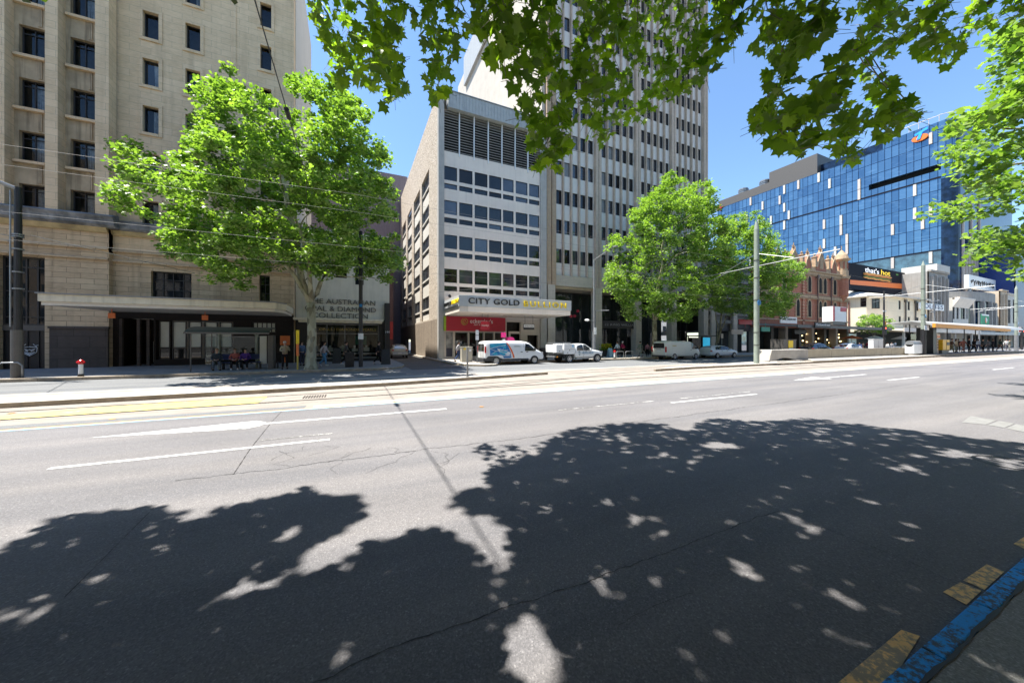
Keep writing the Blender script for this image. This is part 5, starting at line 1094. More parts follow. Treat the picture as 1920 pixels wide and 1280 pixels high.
t, a_, c_, z_ = far_box('white_shop', 'white shop building with flared cornice and four tall dark windows', 1786, 1816, 563, 34.4, 'white_wall', wins=[(1786.8,1790.5,571,598),(1793.5,1798,571,598),(1801,1810,573,598),(1812,1815,573,598)], fins=0)
b = MB(); b.box(a_-.02, a_+.3, 34.4, 44, 4, z_+.4); b.build('side_wall', M['white_wall'], t)
b = MB(); b.prism([(34.4,z_-2),(33.2,z_+.2),(33.2,z_+.5),(34.4,z_+.5)], 'x', a_, c_); b.build('flared_cornice', M['panel_white'], t)
# curved grey shop
cvx0, cvx1 = xy(1804,34.4), xy(1876,34.4); t = thing('curved_shop', 'curved pale grey shop building with tall dark glazing', 'building', ((cvx0+cvx1)/2,34.4,.15))
cen_ = (cvx0+cvx1)/2; rad_ = (cvx1-cvx0)/2; N_ = 10
def cv(i, d=0): t_ = math.pi*(1-i/N_); return (cen_+(rad_-d)*math.cos(t_), 38.5-(5.5-d)*math.sin(t_))
zt_ = zy(1840,546,33)
b = MB()
for i in range(N_):
    (x0,y0),(x1,y1) = cv(i), cv(i+1); b.add([(x0,y0,zt_-2.6),(x1,y1,zt_-2.6),(x1,y1,zt_),(x0,y0,zt_)], [(0,1,2,3)]); b.add([(x0,y0,3.5),(x1,y1,3.5),(x1,y1,5),(x0,y0,5)], [(0,1,2,3)])
    b.box(x0-.45, x0+.45, y0-.3, y0+.4, 5, zt_-2.6)
b.poly([(*cv(i), zt_) for i in range(N_+1)]); b.build('wall', M['teal_grey'] if 0 else M['deco_grey'], t)
b = MB()
for i in range(N_): (x0,y0),(x1,y1) = cv(i,.8), cv(i+1,.8); b.add([(x0,y0,4.8),(x1,y1,4.8),(x1,y1,zt_-2.4),(x0,y0,zt_-2.4)], [(0,1,2,3)])
b.build('glazing', M['navy_glass'], t); b = MB(); b.box(cvx0, cvx1, 38.6, 43, .15, zt_-.3); b.build('rear_block', M['deco_grey'], t)
gb2 = thing('graffiti_billboard', 'pale billboard with sketchy dark lettering above the curved shop', 'billboard', (xy(1842,40),40,16)); x0, x1 = xy(1817,40), xy(1867,40); z0, z1 = zy(1842,543,40), zy(1842,520,40); b = MB(); b.box(x0, x1, 40, 41, z0, z1); b.build('panel', M['white_plastic'], gb2)
b = MB(); r = random.Random(3)
for k in range(16): xx = x0+1.5+k*(x1-x0-3)/16; z = z1-1.6-.0*k; b.tube([(xx,39.95,z+r.uniform(-.3,.3)),(xx+r.uniform(.1,.9),39.95,z-r.uniform(.6,1.6)),(xx+.8,39.95,z+r.uniform(-.6,.4))], .09, 4)
b.build('scribble', M['letter_black'], gb2); b = MB(); b.box(x0+2, x0+3, 40.2, 40.6, 10, z0); b.box(x1-3, x1-2, 40.2, 40.6, 10, z0); b.build('legs', M['galv'], gb2)
far_box('beige_building', 'narrow beige stone building between the curved shop and the white one', 1876, 1888, 546, 34.4, 'beige', fins=2)
far_box('white_building', 'white building with tall dark windows at the far right', 1888.5, 1904, 553, 34.4, 'white_wall', wins=[(1889,1895,562,606),(1899,1903,562,606)])
far_box('teal_tower', 'plain teal grey slab rising behind the beige building', 1874, 1903, 500, 52, 'teal_grey', ybase=6)
far_box('blue_hoarding_building', 'deep blue building at the right edge behind the third pole', 1904.5, 1960, 440, 36, 'deep_blue')
b = MB(); b.prism([(29.5,3.6),(29.5,4.2),(34.3,4.6),(34.3,4.3)], 'x', 137.5, 260); tag(b.build('shop_verandah', M['cladding']), 'long pale verandah along the far right shops', 'verandah')
b = MB()
for k in range(20): xx = 139+k*5.5; b.box(xx, xx+.5, 34.6, 35, .15, 4)
b.box(137, 260, 36, 36.1, .15, 4); tag(b.build('far_shopfronts', M['shop_inside']), 'dark row of far shopfronts behind the tram shelter', 'shopfronts')
# ------------------------------------------------------------------ vehicles (built nose to +X, rear bumper at x = 0, then moved)
M['car_white'] = flat('car_white', (.74,.75,.75), .3, var=.03, coat=.6); M['car_silver'] = flat('car_silver', (.42,.44,.45), .3, .5, var=.05, coat=.6); M['car_dark'] = flat('car_dark', (.035,.045,.055), .25, .3, var=.1, coat=.8)
M['car_cream'] = flat('car_cream', (.72,.71,.62), .3, var=.03, coat=.6); M['car_glass'] = glass_dark('car_glass', (.012,.016,.018), .03, 1.7, .4); M['bumper'] = flat('bumper', (.03,.032,.035), .6, var=.15)
M['lamp_red'] = flat('lamp_red', (.5,.01,.01), .2); M['lamp_clear'] = flat('lamp_clear', (.55,.57,.6), .15, .3); M['alloy'] = flat('alloy', (.5,.51,.52), .3, .8, var=.1); M['lamp_amber'] = flat('lamp_amber', (.8,.3,.02), .3)
M['wrap_blue'] = flat('wrap_blue', (.012,.17,.42), .35, var=.25, scale=1.2); M['wrap_cyan'] = flat('wrap_cyan', (.03,.34,.52), .35, var=.2); M['wrap_orange'] = flat('wrap_orange', (.78,.14,.02), .35)
def loft(st, name, mat, parent, sub=1):
    """st: (x, zlow, zbelt, ztop, hw_low, hw_belt, hw_top)"""
    b = MB(); rings = []
    for x, z0, zb, zt, h0, hb_, ht in st:
        zt2 = max(zt, zb+.02)
        R_ = [(-h0,z0),(-h0-.02,z0+.12),(-hb_,(z0+zb)/2),(-hb_,zb),(-(hb_*.35+ht*.65),zb+(zt2-zb)*.62),(-ht,zt2-(zt2-zb)*.12),(-ht*.78,zt2)]
        ring = R_+[(-y, z) for y, z in reversed(R_)]; rings.append([(x, y, z) for y, z in ring])
    n = len(rings[0]); vs = [p for r_ in rings for p in r_]
    fs = [(i*n+j, i*n+(j+1) % n, (i+1)*n+(j+1) % n, (i+1)*n+j) for i in range(len(rings)-1) for j in range(n)]
    fs += [tuple(range(n)), tuple((len(rings)-1)*n+j for j in reversed(range(n)))]
    b.add(vs, fs); o = b.build(name, mat, parent, smooth=True)
    if sub: s = o.modifiers.new('subdivision', 'SUBSURF'); s.levels = sub; s.render_levels = sub
    return o
def hw_at(st, x, z):
    for a, c in zip(st[:-1], st[1:]):
        if a[0] <= x <= c[0]:
            t = (x-a[0])/((c[0]-a[0]) or 1); q = [u+(v-u)*t for u, v in zip(a, c)]; _, z0, zb, zt, h0, hb_, ht = q
            if z <= zb: return hb_
            return hb_+(ht-hb_)*min(1, (z-zb)/max(.05, (zt-zb)))**1.3
    return st[0][5]
def side_panel(st, pts, name, mat, parent, side=-1, d=.008):
    b = MB()
    b.poly([(x, side*(hw_at(st, x, z)+d), z) for x, z in pts]); return b.build(name, mat, parent)
def wheel(parent, x, y, r, w_=.2, rim='alloy', spokes=6):
    s_ = 1 if y > 0 else -1; b = MB()
    b.tube([(x,y-w_/2*s_,r),(x,y-w_*.42*s_,r),(x,y+w_*.42*s_,r),(x,y+w_/2*s_,r)], [r*.93,r,r,r*.93], 22); o = b.build('wheel', M['dark_rubber'], parent, smooth=False)
    b = MB(); yo = y+w_/2*s_; b.tube([(x,yo,r),(x,yo+.012*s_,r)], [r*.63,r*.6], 20); o2 = b.build('rim', M['bumper'], o)
    b = MB(); b.tube([(x,yo+.01*s_,r),(x,yo+.03*s_,r)], [r*.2,r*.17], 12)
    for k in range(spokes):
        t = 2*math.pi*k/spokes; c_, q = math.cos(t), math.sin(t); dx, dz = -q*.035, c_*.035
        b.add([(x+c_*r*.12+dx,yo+.018*s_,r+q*r*.12+dz),(x+c_*r*.12-dx,yo+.018*s_,r+q*r*.12-dz),(x+c_*r*.6-dx,yo+.018*s_,r+q*r*.6-dz),(x+c_*r*.6+dx,yo+.018*s_,r+q*r*.6+dz)], [(0,1,2,3)])
    P = [(x+r*.6*math.cos(2*math.pi*i/20),yo+.012*s_,r+r*.6*math.sin(2*math.pi*i/20)) for i in range(21)]; b.tube(P, .018, 5); b.build('spokes', M[rim], o)
def arch_(parent, x, r, hw, zc=None, mat='bumper'):
    for s_ in (-1, 1):
        b = MB(); P = [(x+r*1.14*math.cos(t), r+r*1.14*math.sin(t)) for t in [math.pi*i/14-.15+.3*i/14*0 for i in range(15)]]+[(x-r*1.14,r*.72),(x+r*1.14,r*.72)]
        b.prism(P, 'y', s_*(hw-.06), s_*(hw+.004)); b.build('wheel_arch', M[mat], parent)
def box_part(parent, name, mat, *a, bevel=.01):
    b = MB(); b.box(*a); return b.build(name, M[mat] if isinstance(mat, str) else mat, parent, bevel=bevel)
def glass_quad(parent, name, pts, mat='car_glass'):
    b = MB(); b.poly(pts); return b.build(name, M[mat], parent)
def place(t, x, y, z=0, rz=0): t.location = (x, y, z); t.rotation_euler = (0,0,R(rz))
YV = 25.92
# --- panel van with blue side wrap
t = thing('panel_van', 'white panel van with blue geometric side wrap and orange curved stripe', 'van')
st = [(0,.42,1.0,1.86,.86,.93,.76),(.06,.38,1.0,1.93,.9,.955,.80),(.5,.34,1.0,1.97,.93,.97,.83),(2.2,.32,1.0,1.98,.94,.975,.84),(3.55,.32,1.02,1.97,.94,.975,.83),(4.05,.32,1.03,1.86,.94,.97,.78),(4.45,.32,1.05,1.50,.93,.96,.76),(4.72,.32,1.08,1.22,.92,.95,.80),(5.1,.32,.98,1.06,.9,.92,.78),(5.36,.34,.82,.92,.84,.86,.7),(5.46,.42,.68,.74,.7,.74,.6)]
bd = loft(st, 'body', M['car_white'], t)
for s_ in (-1, 1):
    side_panel(st, [(.02,.34),(.02,.5),(.25,.72),(.85,.74),(1.5,.5),(1.5,.34)], 'lower_cladding', M['bumper'], t, s_, .02)
    side_panel(st, [(1.4,.36),(1.5,.5),(3.8,.5),(3.95,.36)], 'sill', M['bumper'], t, s_, .012)
    side_panel(st, [(3.52,1.12),(3.6,1.72),(3.95,1.68),(4.35,1.38),(4.5,1.12)], 'side_window', M['car_glass'], t, s_, .012)
    for x in (1.92, 3.42): side_panel(st, [(x,.55),(x,1.75),(x+.012,1.75),(x+.012,.55)], 'door_gap', M['bumper'], t, s_, .006)
    for x in (3.1, 3.62): side_panel(st, [(x,1.02),(x,1.07),(x+.2,1.07),(x+.2,1.02)], 'door_handle', M['bumper'], t, s_, .03)
    b = MB(); b.box(4.32,4.5,s_*1.0-.09,s_*1.0+.09,1.12,1.36); b.build('mirror', M['bumper'], t, bevel=.03)
w_ = MB(); H0 = .012
side_panel(st, [(.42,.78),(.42,1.72),(1.86,1.78),(2.02,1.5),(2.18,1.1),(2.28,.56),(1.62,.56),(1.45,.80)], 'wrap_panel', M['wrap_blue'], t, -1, .014)
for P in ([(.42,1.35),(.42,1.72),(1.86,1.78),(1.78,1.25),(1.3,1.55)], [(1.3,1.25),(1.95,1.05),(1.6,.75),(1.2,.95)], [(.55,.95),(.9,1.1),(1.15,.82),(.8,.8)]): side_panel(st, P, 'wrap_facet', M['wrap_cyan'], t, -1, .02)
for P in ([(.42,1.32),(1.8,1.6)], [(.42,1.3),(.95,1.1)], [(1.75,1.6),(1.25,.8)], [(.5,.85),(.85,1.05)], [(1.2,1.08),(2.15,.85)], [(1.4,.72),(2.2,.7)], [(.9,1.1),(2.0,1.2)]):
    (x0,z0),(x1,z1) = P; side_panel(st, [(x0,z0),(x1,z1),(x1,z1+.03),(x0,z0+.03)], 'wrap_line', M['car_white'], t, -1, .024)
for q in range(6):
    f = lambda k: (1.82+.16*k-.012*k*k*.8, 1.80-.205*k)
    a, c = f(q), f(q+1); side_panel(st, [a, (a[0]+.13,a[1]), (c[0]+.13,c[1]), c], 'orange_stripe', M['wrap_orange'], t, -1, .018)
for z, x0, x1 in ((1.52,2.55,3.05),(1.46,2.55,3.15)): side_panel(st, [(x0,z),(x1,z),(x1,z+.035),(x0,z+.035)], 'side_lettering', M['car_silver'], t, -1, .01)
glass_quad(t, 'rear_window', [(-.012,-.72,1.12),(-.012,-.04,1.12),(.0,-.04,1.7),(.0,-.66,1.7)]); glass_quad(t, 'rear_window', [(-.012,.04,1.12),(-.012,.72,1.12),(.0,.66,1.7),(.0,.04,1.7)])
for s_ in (-1, 1): box_part(t, 'tail_lamp', 'lamp_red', -.01,.1,s_*.9-.05,s_*.9+.05,1.0,1.5); box_part(t, 'headlamp', 'lamp_clear', 5.0,5.3,s_*.78-.1,s_*.78+.1,.82,1.0)
box_part(t, 'rear_bumper', 'bumper', -.12,.1,-.9,.9,.36,.56); box_part(t, 'front_bumper', 'bumper', 5.1,5.5,-.84,.84,.28,.62, bevel=.06); box_part(t, 'number_plate', 'white_plastic', -.14,-.12,-.2,.2,.62,.74); box_part(t, 'rear_seam', 'bumper', -.03,-.012,-.01,.01,.6,1.8)
glass_quad(t, 'windscreen', [(4.10,-.68,1.84),(4.10,.68,1.84),(4.80,.78,1.24),(4.80,-.78,1.24)])
for x in (.95, 4.42):
    arch_(t, x, .34, .965)
    for s_ in (-1, 1): wheel(t, x, s_*.88, .34, rim='alloy', spokes=9)
place(t, 9.62, YV+.97)
# --- tray-back utility with white service boxes
t = thing('utility_truck', 'white utility truck with boxed service tray and blue door lettering', 'truck')
st = [(1.95,.45,1.0,1.30,.80,.86,.74),(2.0,.42,1.02,1.62,.84,.90,.70),(2.25,.40,1.03,1.70,.86,.91,.70),(2.9,.40,1.04,1.75,.86,.92,.70),(3.35,.40,1.04,1.68,.86,.92,.68),(3.75,.40,1.05,1.35,.86,.92,.72),(4.0,.42,1.06,1.16,.86,.92,.78),(4.5,.44,1.03,1.10,.86,.92,.76),(4.95,.46,.92,1.0,.84,.88,.72),(5.15,.5,.78,.86,.76,.8,.66)]
loft(st, 'body', M['car_white'], t)
for s_ in (-1, 1):
    side_panel(st, [(2.15,1.1),(2.25,1.5),(2.6,1.62),(2.85,1.62),(2.85,1.1)], 'side_window', M['car_glass'], t, s_, .02); side_panel(st, [(2.9,1.1),(2.9,1.63),(3.2,1.58),(3.65,1.28),(3.75,1.1)], 'side_window', M['car_glass'], t, s_, .02)
    side_panel(st, [(2.87,.5),(2.87,1.08),(2.885,1.08),(2.885,.5)], 'door_gap', M['bumper'], t, s_, .006)
    for x in (2.3, 3.05): side_panel(st, [(x,.97),(x,1.01),(x+.16,1.01),(x+.16,.97)], 'door_handle', M['bumper'], t, s_, .02)
    b = MB(); b.box(3.55,3.7,s_*1.0-.08,s_*1.0+.08,1.1,1.28); b.build('mirror', M['car_white'], t, bevel=.03); box_part(t, 'side_step', 'alloy', 2.1,4.0,s_*.86-.06,s_*.86+.06,.36,.42)
    box_part(t, 'headlamp', 'lamp_clear', 4.85,5.1,s_*.72-.1,s_*.72+.1,.84,.98)
text('lettering', 'ADELAIDE', flat('letter_blue', (.05,.2,.36), .5), t, 3.35, -.935, .86, .27, 1.25, .004)
b = MB(); P = [(2.45,-.93,1.0),(2.62,-.93,.84),(2.45,-.93,.66),(2.28,-.93,.84),(2.45,-.93,1.0)]; b.tube(P, .014, 4); b.tube([(2.45,-.93,.94),(2.45,-.93,.7)], .03, 4); b.build('door_emblem', M['teal_grey'], t)
box_part(t, 'rear_box', 'car_white', .0,.62,-.93,.93,.92,1.62, bevel=.02); box_part(t, 'service_box', 'car_white', .78,1.93,-.95,.95,.78,1.68, bevel=.02)
box_part(t, 'box_seam', 'bumper', .80,1.91,-.957,-.951,1.2,1.215, bevel=0); box_part(t, 'box_label', flat('label_blue', (.2,.5,.75), .5), 1.62,1.78,-.957,-.951,1.38,1.58, bevel=0)
for x, z in ((1.35,1.12),(1.15,.92),(.32,1.05)): b = MB(); b.cyl((x,-.96,z),(x,-.94,z),.045); b.build('latch', M['bumper'], t)
box_part(t, 'chassis', 'bumper', .05,2.2,-.45,.45,.5,.75); box_part(t, 'tray_floor', 'bumper', .0,1.93,-.9,.9,.74,.79); box_part(t, 'rear_lamp', 'lamp_amber', .12,.2,-.88,-.7,.5,.62); box_part(t, 'tow_frame', 'galv', -.05,.25,-.7,.7,.5,.62); box_part(t, 'mud_flap', 'bumper', .85,.9,-.9,-.6,.35,.75)
b = MB()
for y in (-.7, .7): b.tube([(.0,y,1.78),(1.6,y,1.78)], .03, 6)
for x in (.0,.55,1.1,1.6): b.tube([(x,-.7,1.78),(x,.7,1.78)], .025, 6); b.tube([(x,-.7,1.66),(x,-.7,1.8)], .02, 5)
b.build('ladder_rack', M['galv'], t)
box_part(t, 'front_bumper', 'bumper', 4.85,5.22,-.8,.8,.4,.58, bevel=.04); glass_quad(t, 'windscreen', [(3.36,-.6,1.68),(3.36,.6,1.68),(3.98,.72,1.18),(3.98,-.72,1.18)])
for x in (1.35, 4.42):
    arch_(t, x, .37, .93)
    for s_ in (-1, 1): wheel(t, x, s_*.85, .37, rim='alloy')
place(t, 16.2, YV+.93)
# --- cream commuter van
t = thing('delivery_van', 'cream delivery van parked in tree shade with dark rear window', 'van')
st = [(0,.42,1.0,1.84,.84,.9,.76),(.06,.36,1.0,1.92,.88,.935,.80),(.5,.3,1.0,1.98,.92,.95,.83),(2.5,.28,1.0,1.99,.93,.95,.84),(3.9,.28,1.02,1.96,.93,.95,.82),(4.3,.28,1.05,1.78,.93,.95,.78),(4.75,.3,1.08,1.32,.92,.94,.78),(5.0,.32,1.0,1.08,.9,.92,.8),(5.2,.36,.84,.94,.84,.86,.7),(5.27,.45,.68,.76,.72,.76,.6)]
loft(st, 'body', M['car_cream'], t)
for s_ in (-1, 1):
    side_panel(st, [(3.85,1.1),(3.9,1.68),(4.2,1.64),(4.68,1.1)], 'side_window', M['car_glass'], t, s_, .014); box_part(t, 'tail_lamp', 'lamp_red', -.01,.12,s_*.88-.06,s_*.88+.06,.8,1.35)
    side_panel(st, [(3.78,.5),(3.78,1.7),(3.79,1.7),(3.79,.5)], 'door_gap', M['bumper'], t, s_, .006); side_panel(st, [(3.6,.98),(3.6,1.03),(3.76,1.03),(3.76,.98)], 'door_handle', M['bumper'], t, s_, .02)
    b = MB(); b.box(4.55,4.72,s_*1.0-.09,s_*1.0+.09,1.1,1.32); b.build('mirror', M['bumper'], t, bevel=.03)
glass_quad(t, 'rear_window', [(-.015,-.74,1.2),(-.015,.74,1.2),(.0,.70,1.72),(.0,-.70,1.72)]); box_part(t, 'number_plate', 'white_plastic', -.03,-.012,-.2,.2,.85,.97); box_part(t, 'rear_garnish', 'bumper', -.03,-.012,-.35,.35,1.05,1.1); box_part(t, 'rear_bumper', 'bumper', -.06,.1,-.88,.88,.3,.45)
side_panel(st, [(.95,1.42),(1.55,1.42),(1.55,1.50),(.95,1.50)], 'side_lettering', M['warm_gold'], t, -1, .012)
glass_quad(t, 'windscreen', [(4.28,-.66,1.82),(4.28,.66,1.82),(4.84,.78,1.26),(4.84,-.78,1.26)])
for x in (1.25, 4.46):
    arch_(t, x, .33, .945, mat='car_cream')
    for s_ in (-1, 1): wheel(t, x, s_*.86, .33, rim='alloy')
place(t, 29.35, YV+.95)
# --- passenger cars
def car(label, cat, x, y, mat, L_=4.7, hgt=1.46, wagon=True, rz=0, name='parked_car'):
    t = thing(name, label, cat); k = L_/4.7; h = hgt/1.46
    st = [(0,.4,.80,.95,.76,.82,.70),(.08,.32,.88,1.15 if wagon else .98,.82,.88,.66),(.35,.28,.92,1.36 if wagon else 1.03,.85,.91,.60),(.9,.26,.92,1.43 if wagon else 1.25,.87,.92,.60),(1.8,.25,.92,1.46,.87,.92,.60),(2.6,.25,.92,1.44,.87,.92,.60),(3.1,.25,.92,1.26,.87,.92,.62),(3.55,.26,.92,.98,.86,.91,.70),(4.1,.28,.86,.90,.85,.88,.70),(4.5,.3,.72,.78,.80,.82,.64),(4.68,.38,.58,.64,.66,.70,.55)]
    st = [(a*k, b_*h, c*h, d*h, e, f, g_) for a, b_, c, d, e, f, g_ in st]
    loft(st, 'body', M[mat], t)
    for s_ in (-1, 1):
        for P in ([(.55,.98),(.75,1.28),(1.25,1.34),(1.25,.98)] if wagon else [(.95,.98),(1.15,1.18),(1.4,1.28),(1.4,.98)], [(1.32 if wagon else 1.46,.98),(1.32 if wagon else 1.46,1.34 if wagon else 1.29),(2.15,1.36),(2.15,.98)], [(2.22,.98),(2.22,1.36),(2.6,1.32),(3.2,.98)]):
            side_panel(st, [(a*k, z*h) for a, z in P], 'side_window', M['car_glass'], t, s_, .012)
        box_part(t, 'tail_lamp', 'lamp_red', 0,.22*k,s_*.74-.1,s_*.74+.1,.78*h,.9*h); box_part(t, 'headlamp', 'lamp_clear', 4.25*k,4.5*k,s_*.68-.12,s_*.68+.12,.62*h,.74*h)
        b = MB(); b.box(2.95*k,3.1*k,s_*.98-.07,s_*.98+.07,.95*h,1.07*h); b.build('mirror', M[mat], t, bevel=.02)
        for x_ in (2.0, 2.9): side_panel(st, [(x_*k-.5,.82*h),(x_*k-.5,.86*h),(x_*k-.34,.86*h),(x_*k-.34,.82*h)], 'door_handle', M['bumper'], t, s_, .015)
    glass_quad(t, 'rear_window', [(.06*k,-.6,1.0*h),(.06*k,.6,1.0*h),((.33 if wagon else .85)*k,.52,1.34*h if wagon else 1.26*h),((.33 if wagon else .85)*k,-.52,1.34*h if wagon else 1.26*h)])
    glass_quad(t, 'windscreen', [(2.68*k,-.52,1.45*h),(2.68*k,.52,1.45*h),(3.5*k,.66,1.0*h),(3.5*k,-.66,1.0*h)])
    box_part(t, 'rear_bumper', mat, -.05,.15,-.78,.78,.36,.6, bevel=.05); box_part(t, 'number_plate', 'white_plastic', -.07,-.05,-.19,.19,.52,.63)
    for x_ in (.85*k, 3.75*k):
        arch_(t, x_, .32, .905, mat='bumper')
        for s_ in (-1, 1): wheel(t, x_, s_*.83, .32)
    t.location = (x, y, 0); t.rotation_euler = (0,0,R(rz)); return t
car('white station wagon parked ahead of the cream van', 'car', 36.5, YV+.92, 'car_white', 4.75)
car('dark sedan with a lit red tail lamp behind the low wall', 'car', 53.2, 25.0, 'car_dark', 4.9, 1.75, False)
car('white taxi car with roof sign behind the low wall', 'car', 62.5, 25.3, 'car_white', 4.8, 1.7, False)
car('silver hatchback seen from behind in the shady side lane', 'car', 5.0, 40.9, 'car_silver', 4.4, 1.6, True, 90)
# ------------------------------------------------------------------ people
SK = {}
def skin_mesh(name, V, Ed, Rd, sub=1, root=0):
    me = bpy.data.meshes.new(name); me.from_pydata(V, Ed, []); o = bpy.data.objects.new(name, me); sc.collection.objects.link(o)
    m_ = o.modifiers.new('skin', 'SKIN'); m_.use_smooth_shade = True
    for i, r_ in enumerate(Rd): me.skin_vertices[0].data[i].radius = (r_, r_) if not isinstance(r_, tuple) else r_; me.skin_vertices[0].data[i].use_root = (i == root)
    s = o.modifiers.new('sub', 'SUBSURF'); s.levels = sub
    bpy.context.view_layer.update(); out = bpy.data.meshes.new_from_object(o.evaluated_get(bpy.context.evaluated_depsgraph_get())); out.name = name
    bpy.data.objects.remove(o); bpy.data.meshes.remove(me); return out
class Chain:
    def __init__(s): s.V = []; s.E = []; s.R = []
    def v(s, p, r, link=None): s.V.append(tuple(p)); s.R.append(r); i = len(s.V)-1; (s.E.append((link, i)) if link is not None else None); return i
POSES = {  # facing -Y; hip, knee, ankle, toe / elbow, wrist, as (x, y, z)
 'stand': dict(hip=.93, legs=[((-.10,0,.50),(-.11,.03,.09),(-.13,-.13,.04)),((.10,-.01,.50),(.12,.02,.09),(.14,-.14,.04))], arms=[((-.26,.03,1.14),(-.25,-.05,.88)),((.26,.03,1.14),(.25,-.06,.88))], lean=0),
 'walk': dict(hip=.92, legs=[((-.09,-.16,.53),(-.09,-.20,.13),(-.09,-.38,.08)),((.09,.06,.49),(.09,.34,.16),(.09,.24,.04))], arms=[((-.25,.12,1.15),(-.25,.10,.9)),((.25,-.08,1.15),(.24,-.26,.95))], lean=-.04),
 'phone': dict(hip=.93, legs=[((-.10,-.02,.50),(-.12,.02,.09),(-.14,-.14,.04)),((.10,.02,.50),(.12,.05,.09),(.15,-.11,.04))], arms=[((-.25,-.03,1.16),(-.10,-.26,1.18)),((.25,-.04,1.16),(.10,-.20,1.42))], lean=.0),
 'sit': dict(hip=.50, legs=[((-.14,-.44,.50),(-.15,-.42,.09),(-.16,-.58,.04)),((.14,-.44,.50),(.17,-.48,.09),(.18,-.64,.04))], arms=[((-.27,-.06,.72),(-.10,-.30,.66)),((.27,-.06,.72),(.08,-.32,.67))], lean=-.10),
}
def pose_meshes(pose):
    if pose in SK: return SK[pose]
    P = POSES[pose]; h = P['hip']; ln_ = P['lean']; dz_ = h-.93
    torso = lambda z: (0, ln_*(z-.93)*2.2, z+dz_)
    c = Chain(); pel = c.v((0,0,h), (.145,.10)); wa = c.v(torso(1.10), (.125,.09), pel); ch = c.v(torso(1.33), (.145,.09), wa); nk0 = c.v(torso(1.47), .06, ch); nk = c.v(torso(1.53), .052, nk0)
    hy = torso(1.6); hd0 = c.v((0,hy[1]-.012,hy[2]-.0), (.066,.078), nk); hd1 = c.v((0,hy[1]-.01,hy[2]+.06), (.076,.092), hd0); hd2 = c.v((0,hy[1]+.0,hy[2]+.125), (.062,.078), hd1)
    nose = c.v((0,hy[1]-.105,hy[2]+.035), .012, hd1)
    T = Chain(); tp = T.v((0,0,h+.0), (.165,.125)); tw = T.v(torso(1.10), (.16,.125), tp); tc_ = T.v(torso(1.33), (.19,.15), tw); tn = T.v(torso(1.46), (.10,.095), tc_)
    Q = Chain(); qp = Q.v((0,0,h+.02), (.16,.125))
    shoes = MB()
    for s_, (el, wr), (kn, an, to) in zip((-1, 1), P['arms'], P['legs']):
        sh = torso(1.42); S0 = (s_*.17, sh[1], sh[2]); el2 = (el[0], el[1]+ln_*.5, el[2]+(0)); wr2 = (wr[0], wr[1]+ln_*.5, wr[2])
        a = c.v(S0, .055, ch); e = c.v(el2, .04, a); w2_ = c.v(wr2, .028, e); d = (Vector(wr2)-Vector(el2)).normalized(); pm = Vector(wr2)+d*.07; pa = c.v(pm, (.036,.018), w2_)
        sd = Vector((0,0,1)).cross(d); sd = sd.normalized() if sd.length > .1 else Vector((0,1,0)); fw = d.cross(sd)
        for k, fl in enumerate((.062,.072,.068,.052)):
            o_ = sd*(k-1.5)*.019; b0 = c.v(pm+o_+d*.035, .0085, pa); b1 = c.v(pm+o_*1.15+d*(.035+fl*.55)-fw*.006, .008, b0); c.v(pm+o_*1.15+d*(.035+fl*.95)-fw*.022, .007, b1)
        th = c.v(pm-d*.02+sd*.034, .011, pa); c.v(pm+d*.025+sd*.052-fw*.012, .009, th)
        a = T.v(S0, .07, tc_); e = T.v(el2, .056, a); T.v(Vector(wr2)-d*.02, .043, e)
        hipj = (s_*.09, 0, h-.04); a = c.v(hipj, .085, pel); k_ = c.v(kn, .056, a); n_ = c.v(an, .038, k_); c.v(to, .03, n_)
        a = Q.v(hipj, .10, qp); k_ = Q.v(kn, .075, a); Q.v((an[0], an[1], an[2]+.02), .062, k_)
        av, tv = Vector(an), Vector(to); dd = (tv-av); dd.z = 0; dd = dd.normalized() if dd.length > 0 else Vector((0,-1,0)); z_ = min(an[2], to[2]+.05)
        cc_ = av+dd*.06; shoes.ball((cc_.x, cc_.y, max(.045, z_-.03)), .13, 10, 6, sx=.42+.0*abs(dd.x), sy=1.0, sz=.42)
    hair = MB(); hair.ball((0,hy[1]+.022,hy[2]+.088), .112, 12, 8, sx=.86, sy=.98, sz=.86)
    hair2 = MB(); hair2.ball((0,hy[1]+.022,hy[2]+.088), .114, 12, 8, sx=.88, sy=.98, sz=.86); hair2.ball((0,hy[1]+.075,hy[2]-.06), .09, 10, 8, sx=1.0, sy=.55, sz=1.7)
    face = MB()
    for s_ in (-1, 1): face.ball((s_*.03, hy[1]-.098, hy[2]+.055), .010, 6, 4); face.box(s_*.03-.014, s_*.03+.014, hy[1]-.104, hy[1]-.094, hy[2]+.072, hy[2]+.078)
    face.box(-.02,.02,hy[1]-.10,hy[1]-.088,hy[2]-.002,hy[2]+.006)
    def m2(mb, name): me = bpy.data.meshes.new(name); me.from_pydata(mb.v, [], mb.f); me.polygons.foreach_set('use_smooth', [True]*len(me.polygons)); return me
    SK[pose] = dict(body=skin_mesh('body', c.V, c.E, c.R), top=skin_mesh('jacket', T.V, T.E, T.R), trousers=skin_mesh('trousers', Q.V, Q.E, Q.R), shoes=m2(shoes, 'shoes'), hair=m2(hair, 'hair'), long_hair=m2(hair2, 'long_hair'), face=m2(face, 'face'))
    for me in SK[pose].values(): me.materials.append(None)
    return SK[pose]
PC = {}
def pcol(c):
    if c not in PC: PC[c] = flat('cloth_%d' % len(PC), c, .85, var=.15, scale=8, spec=.2)
    return PC[c]
SKIN1 = flat('skin_light', (.52,.31,.22), .55, var=.06); SKIN2 = flat('skin_tan', (.30,.17,.11), .55, var=.06); BLK = (.012,.012,.014)
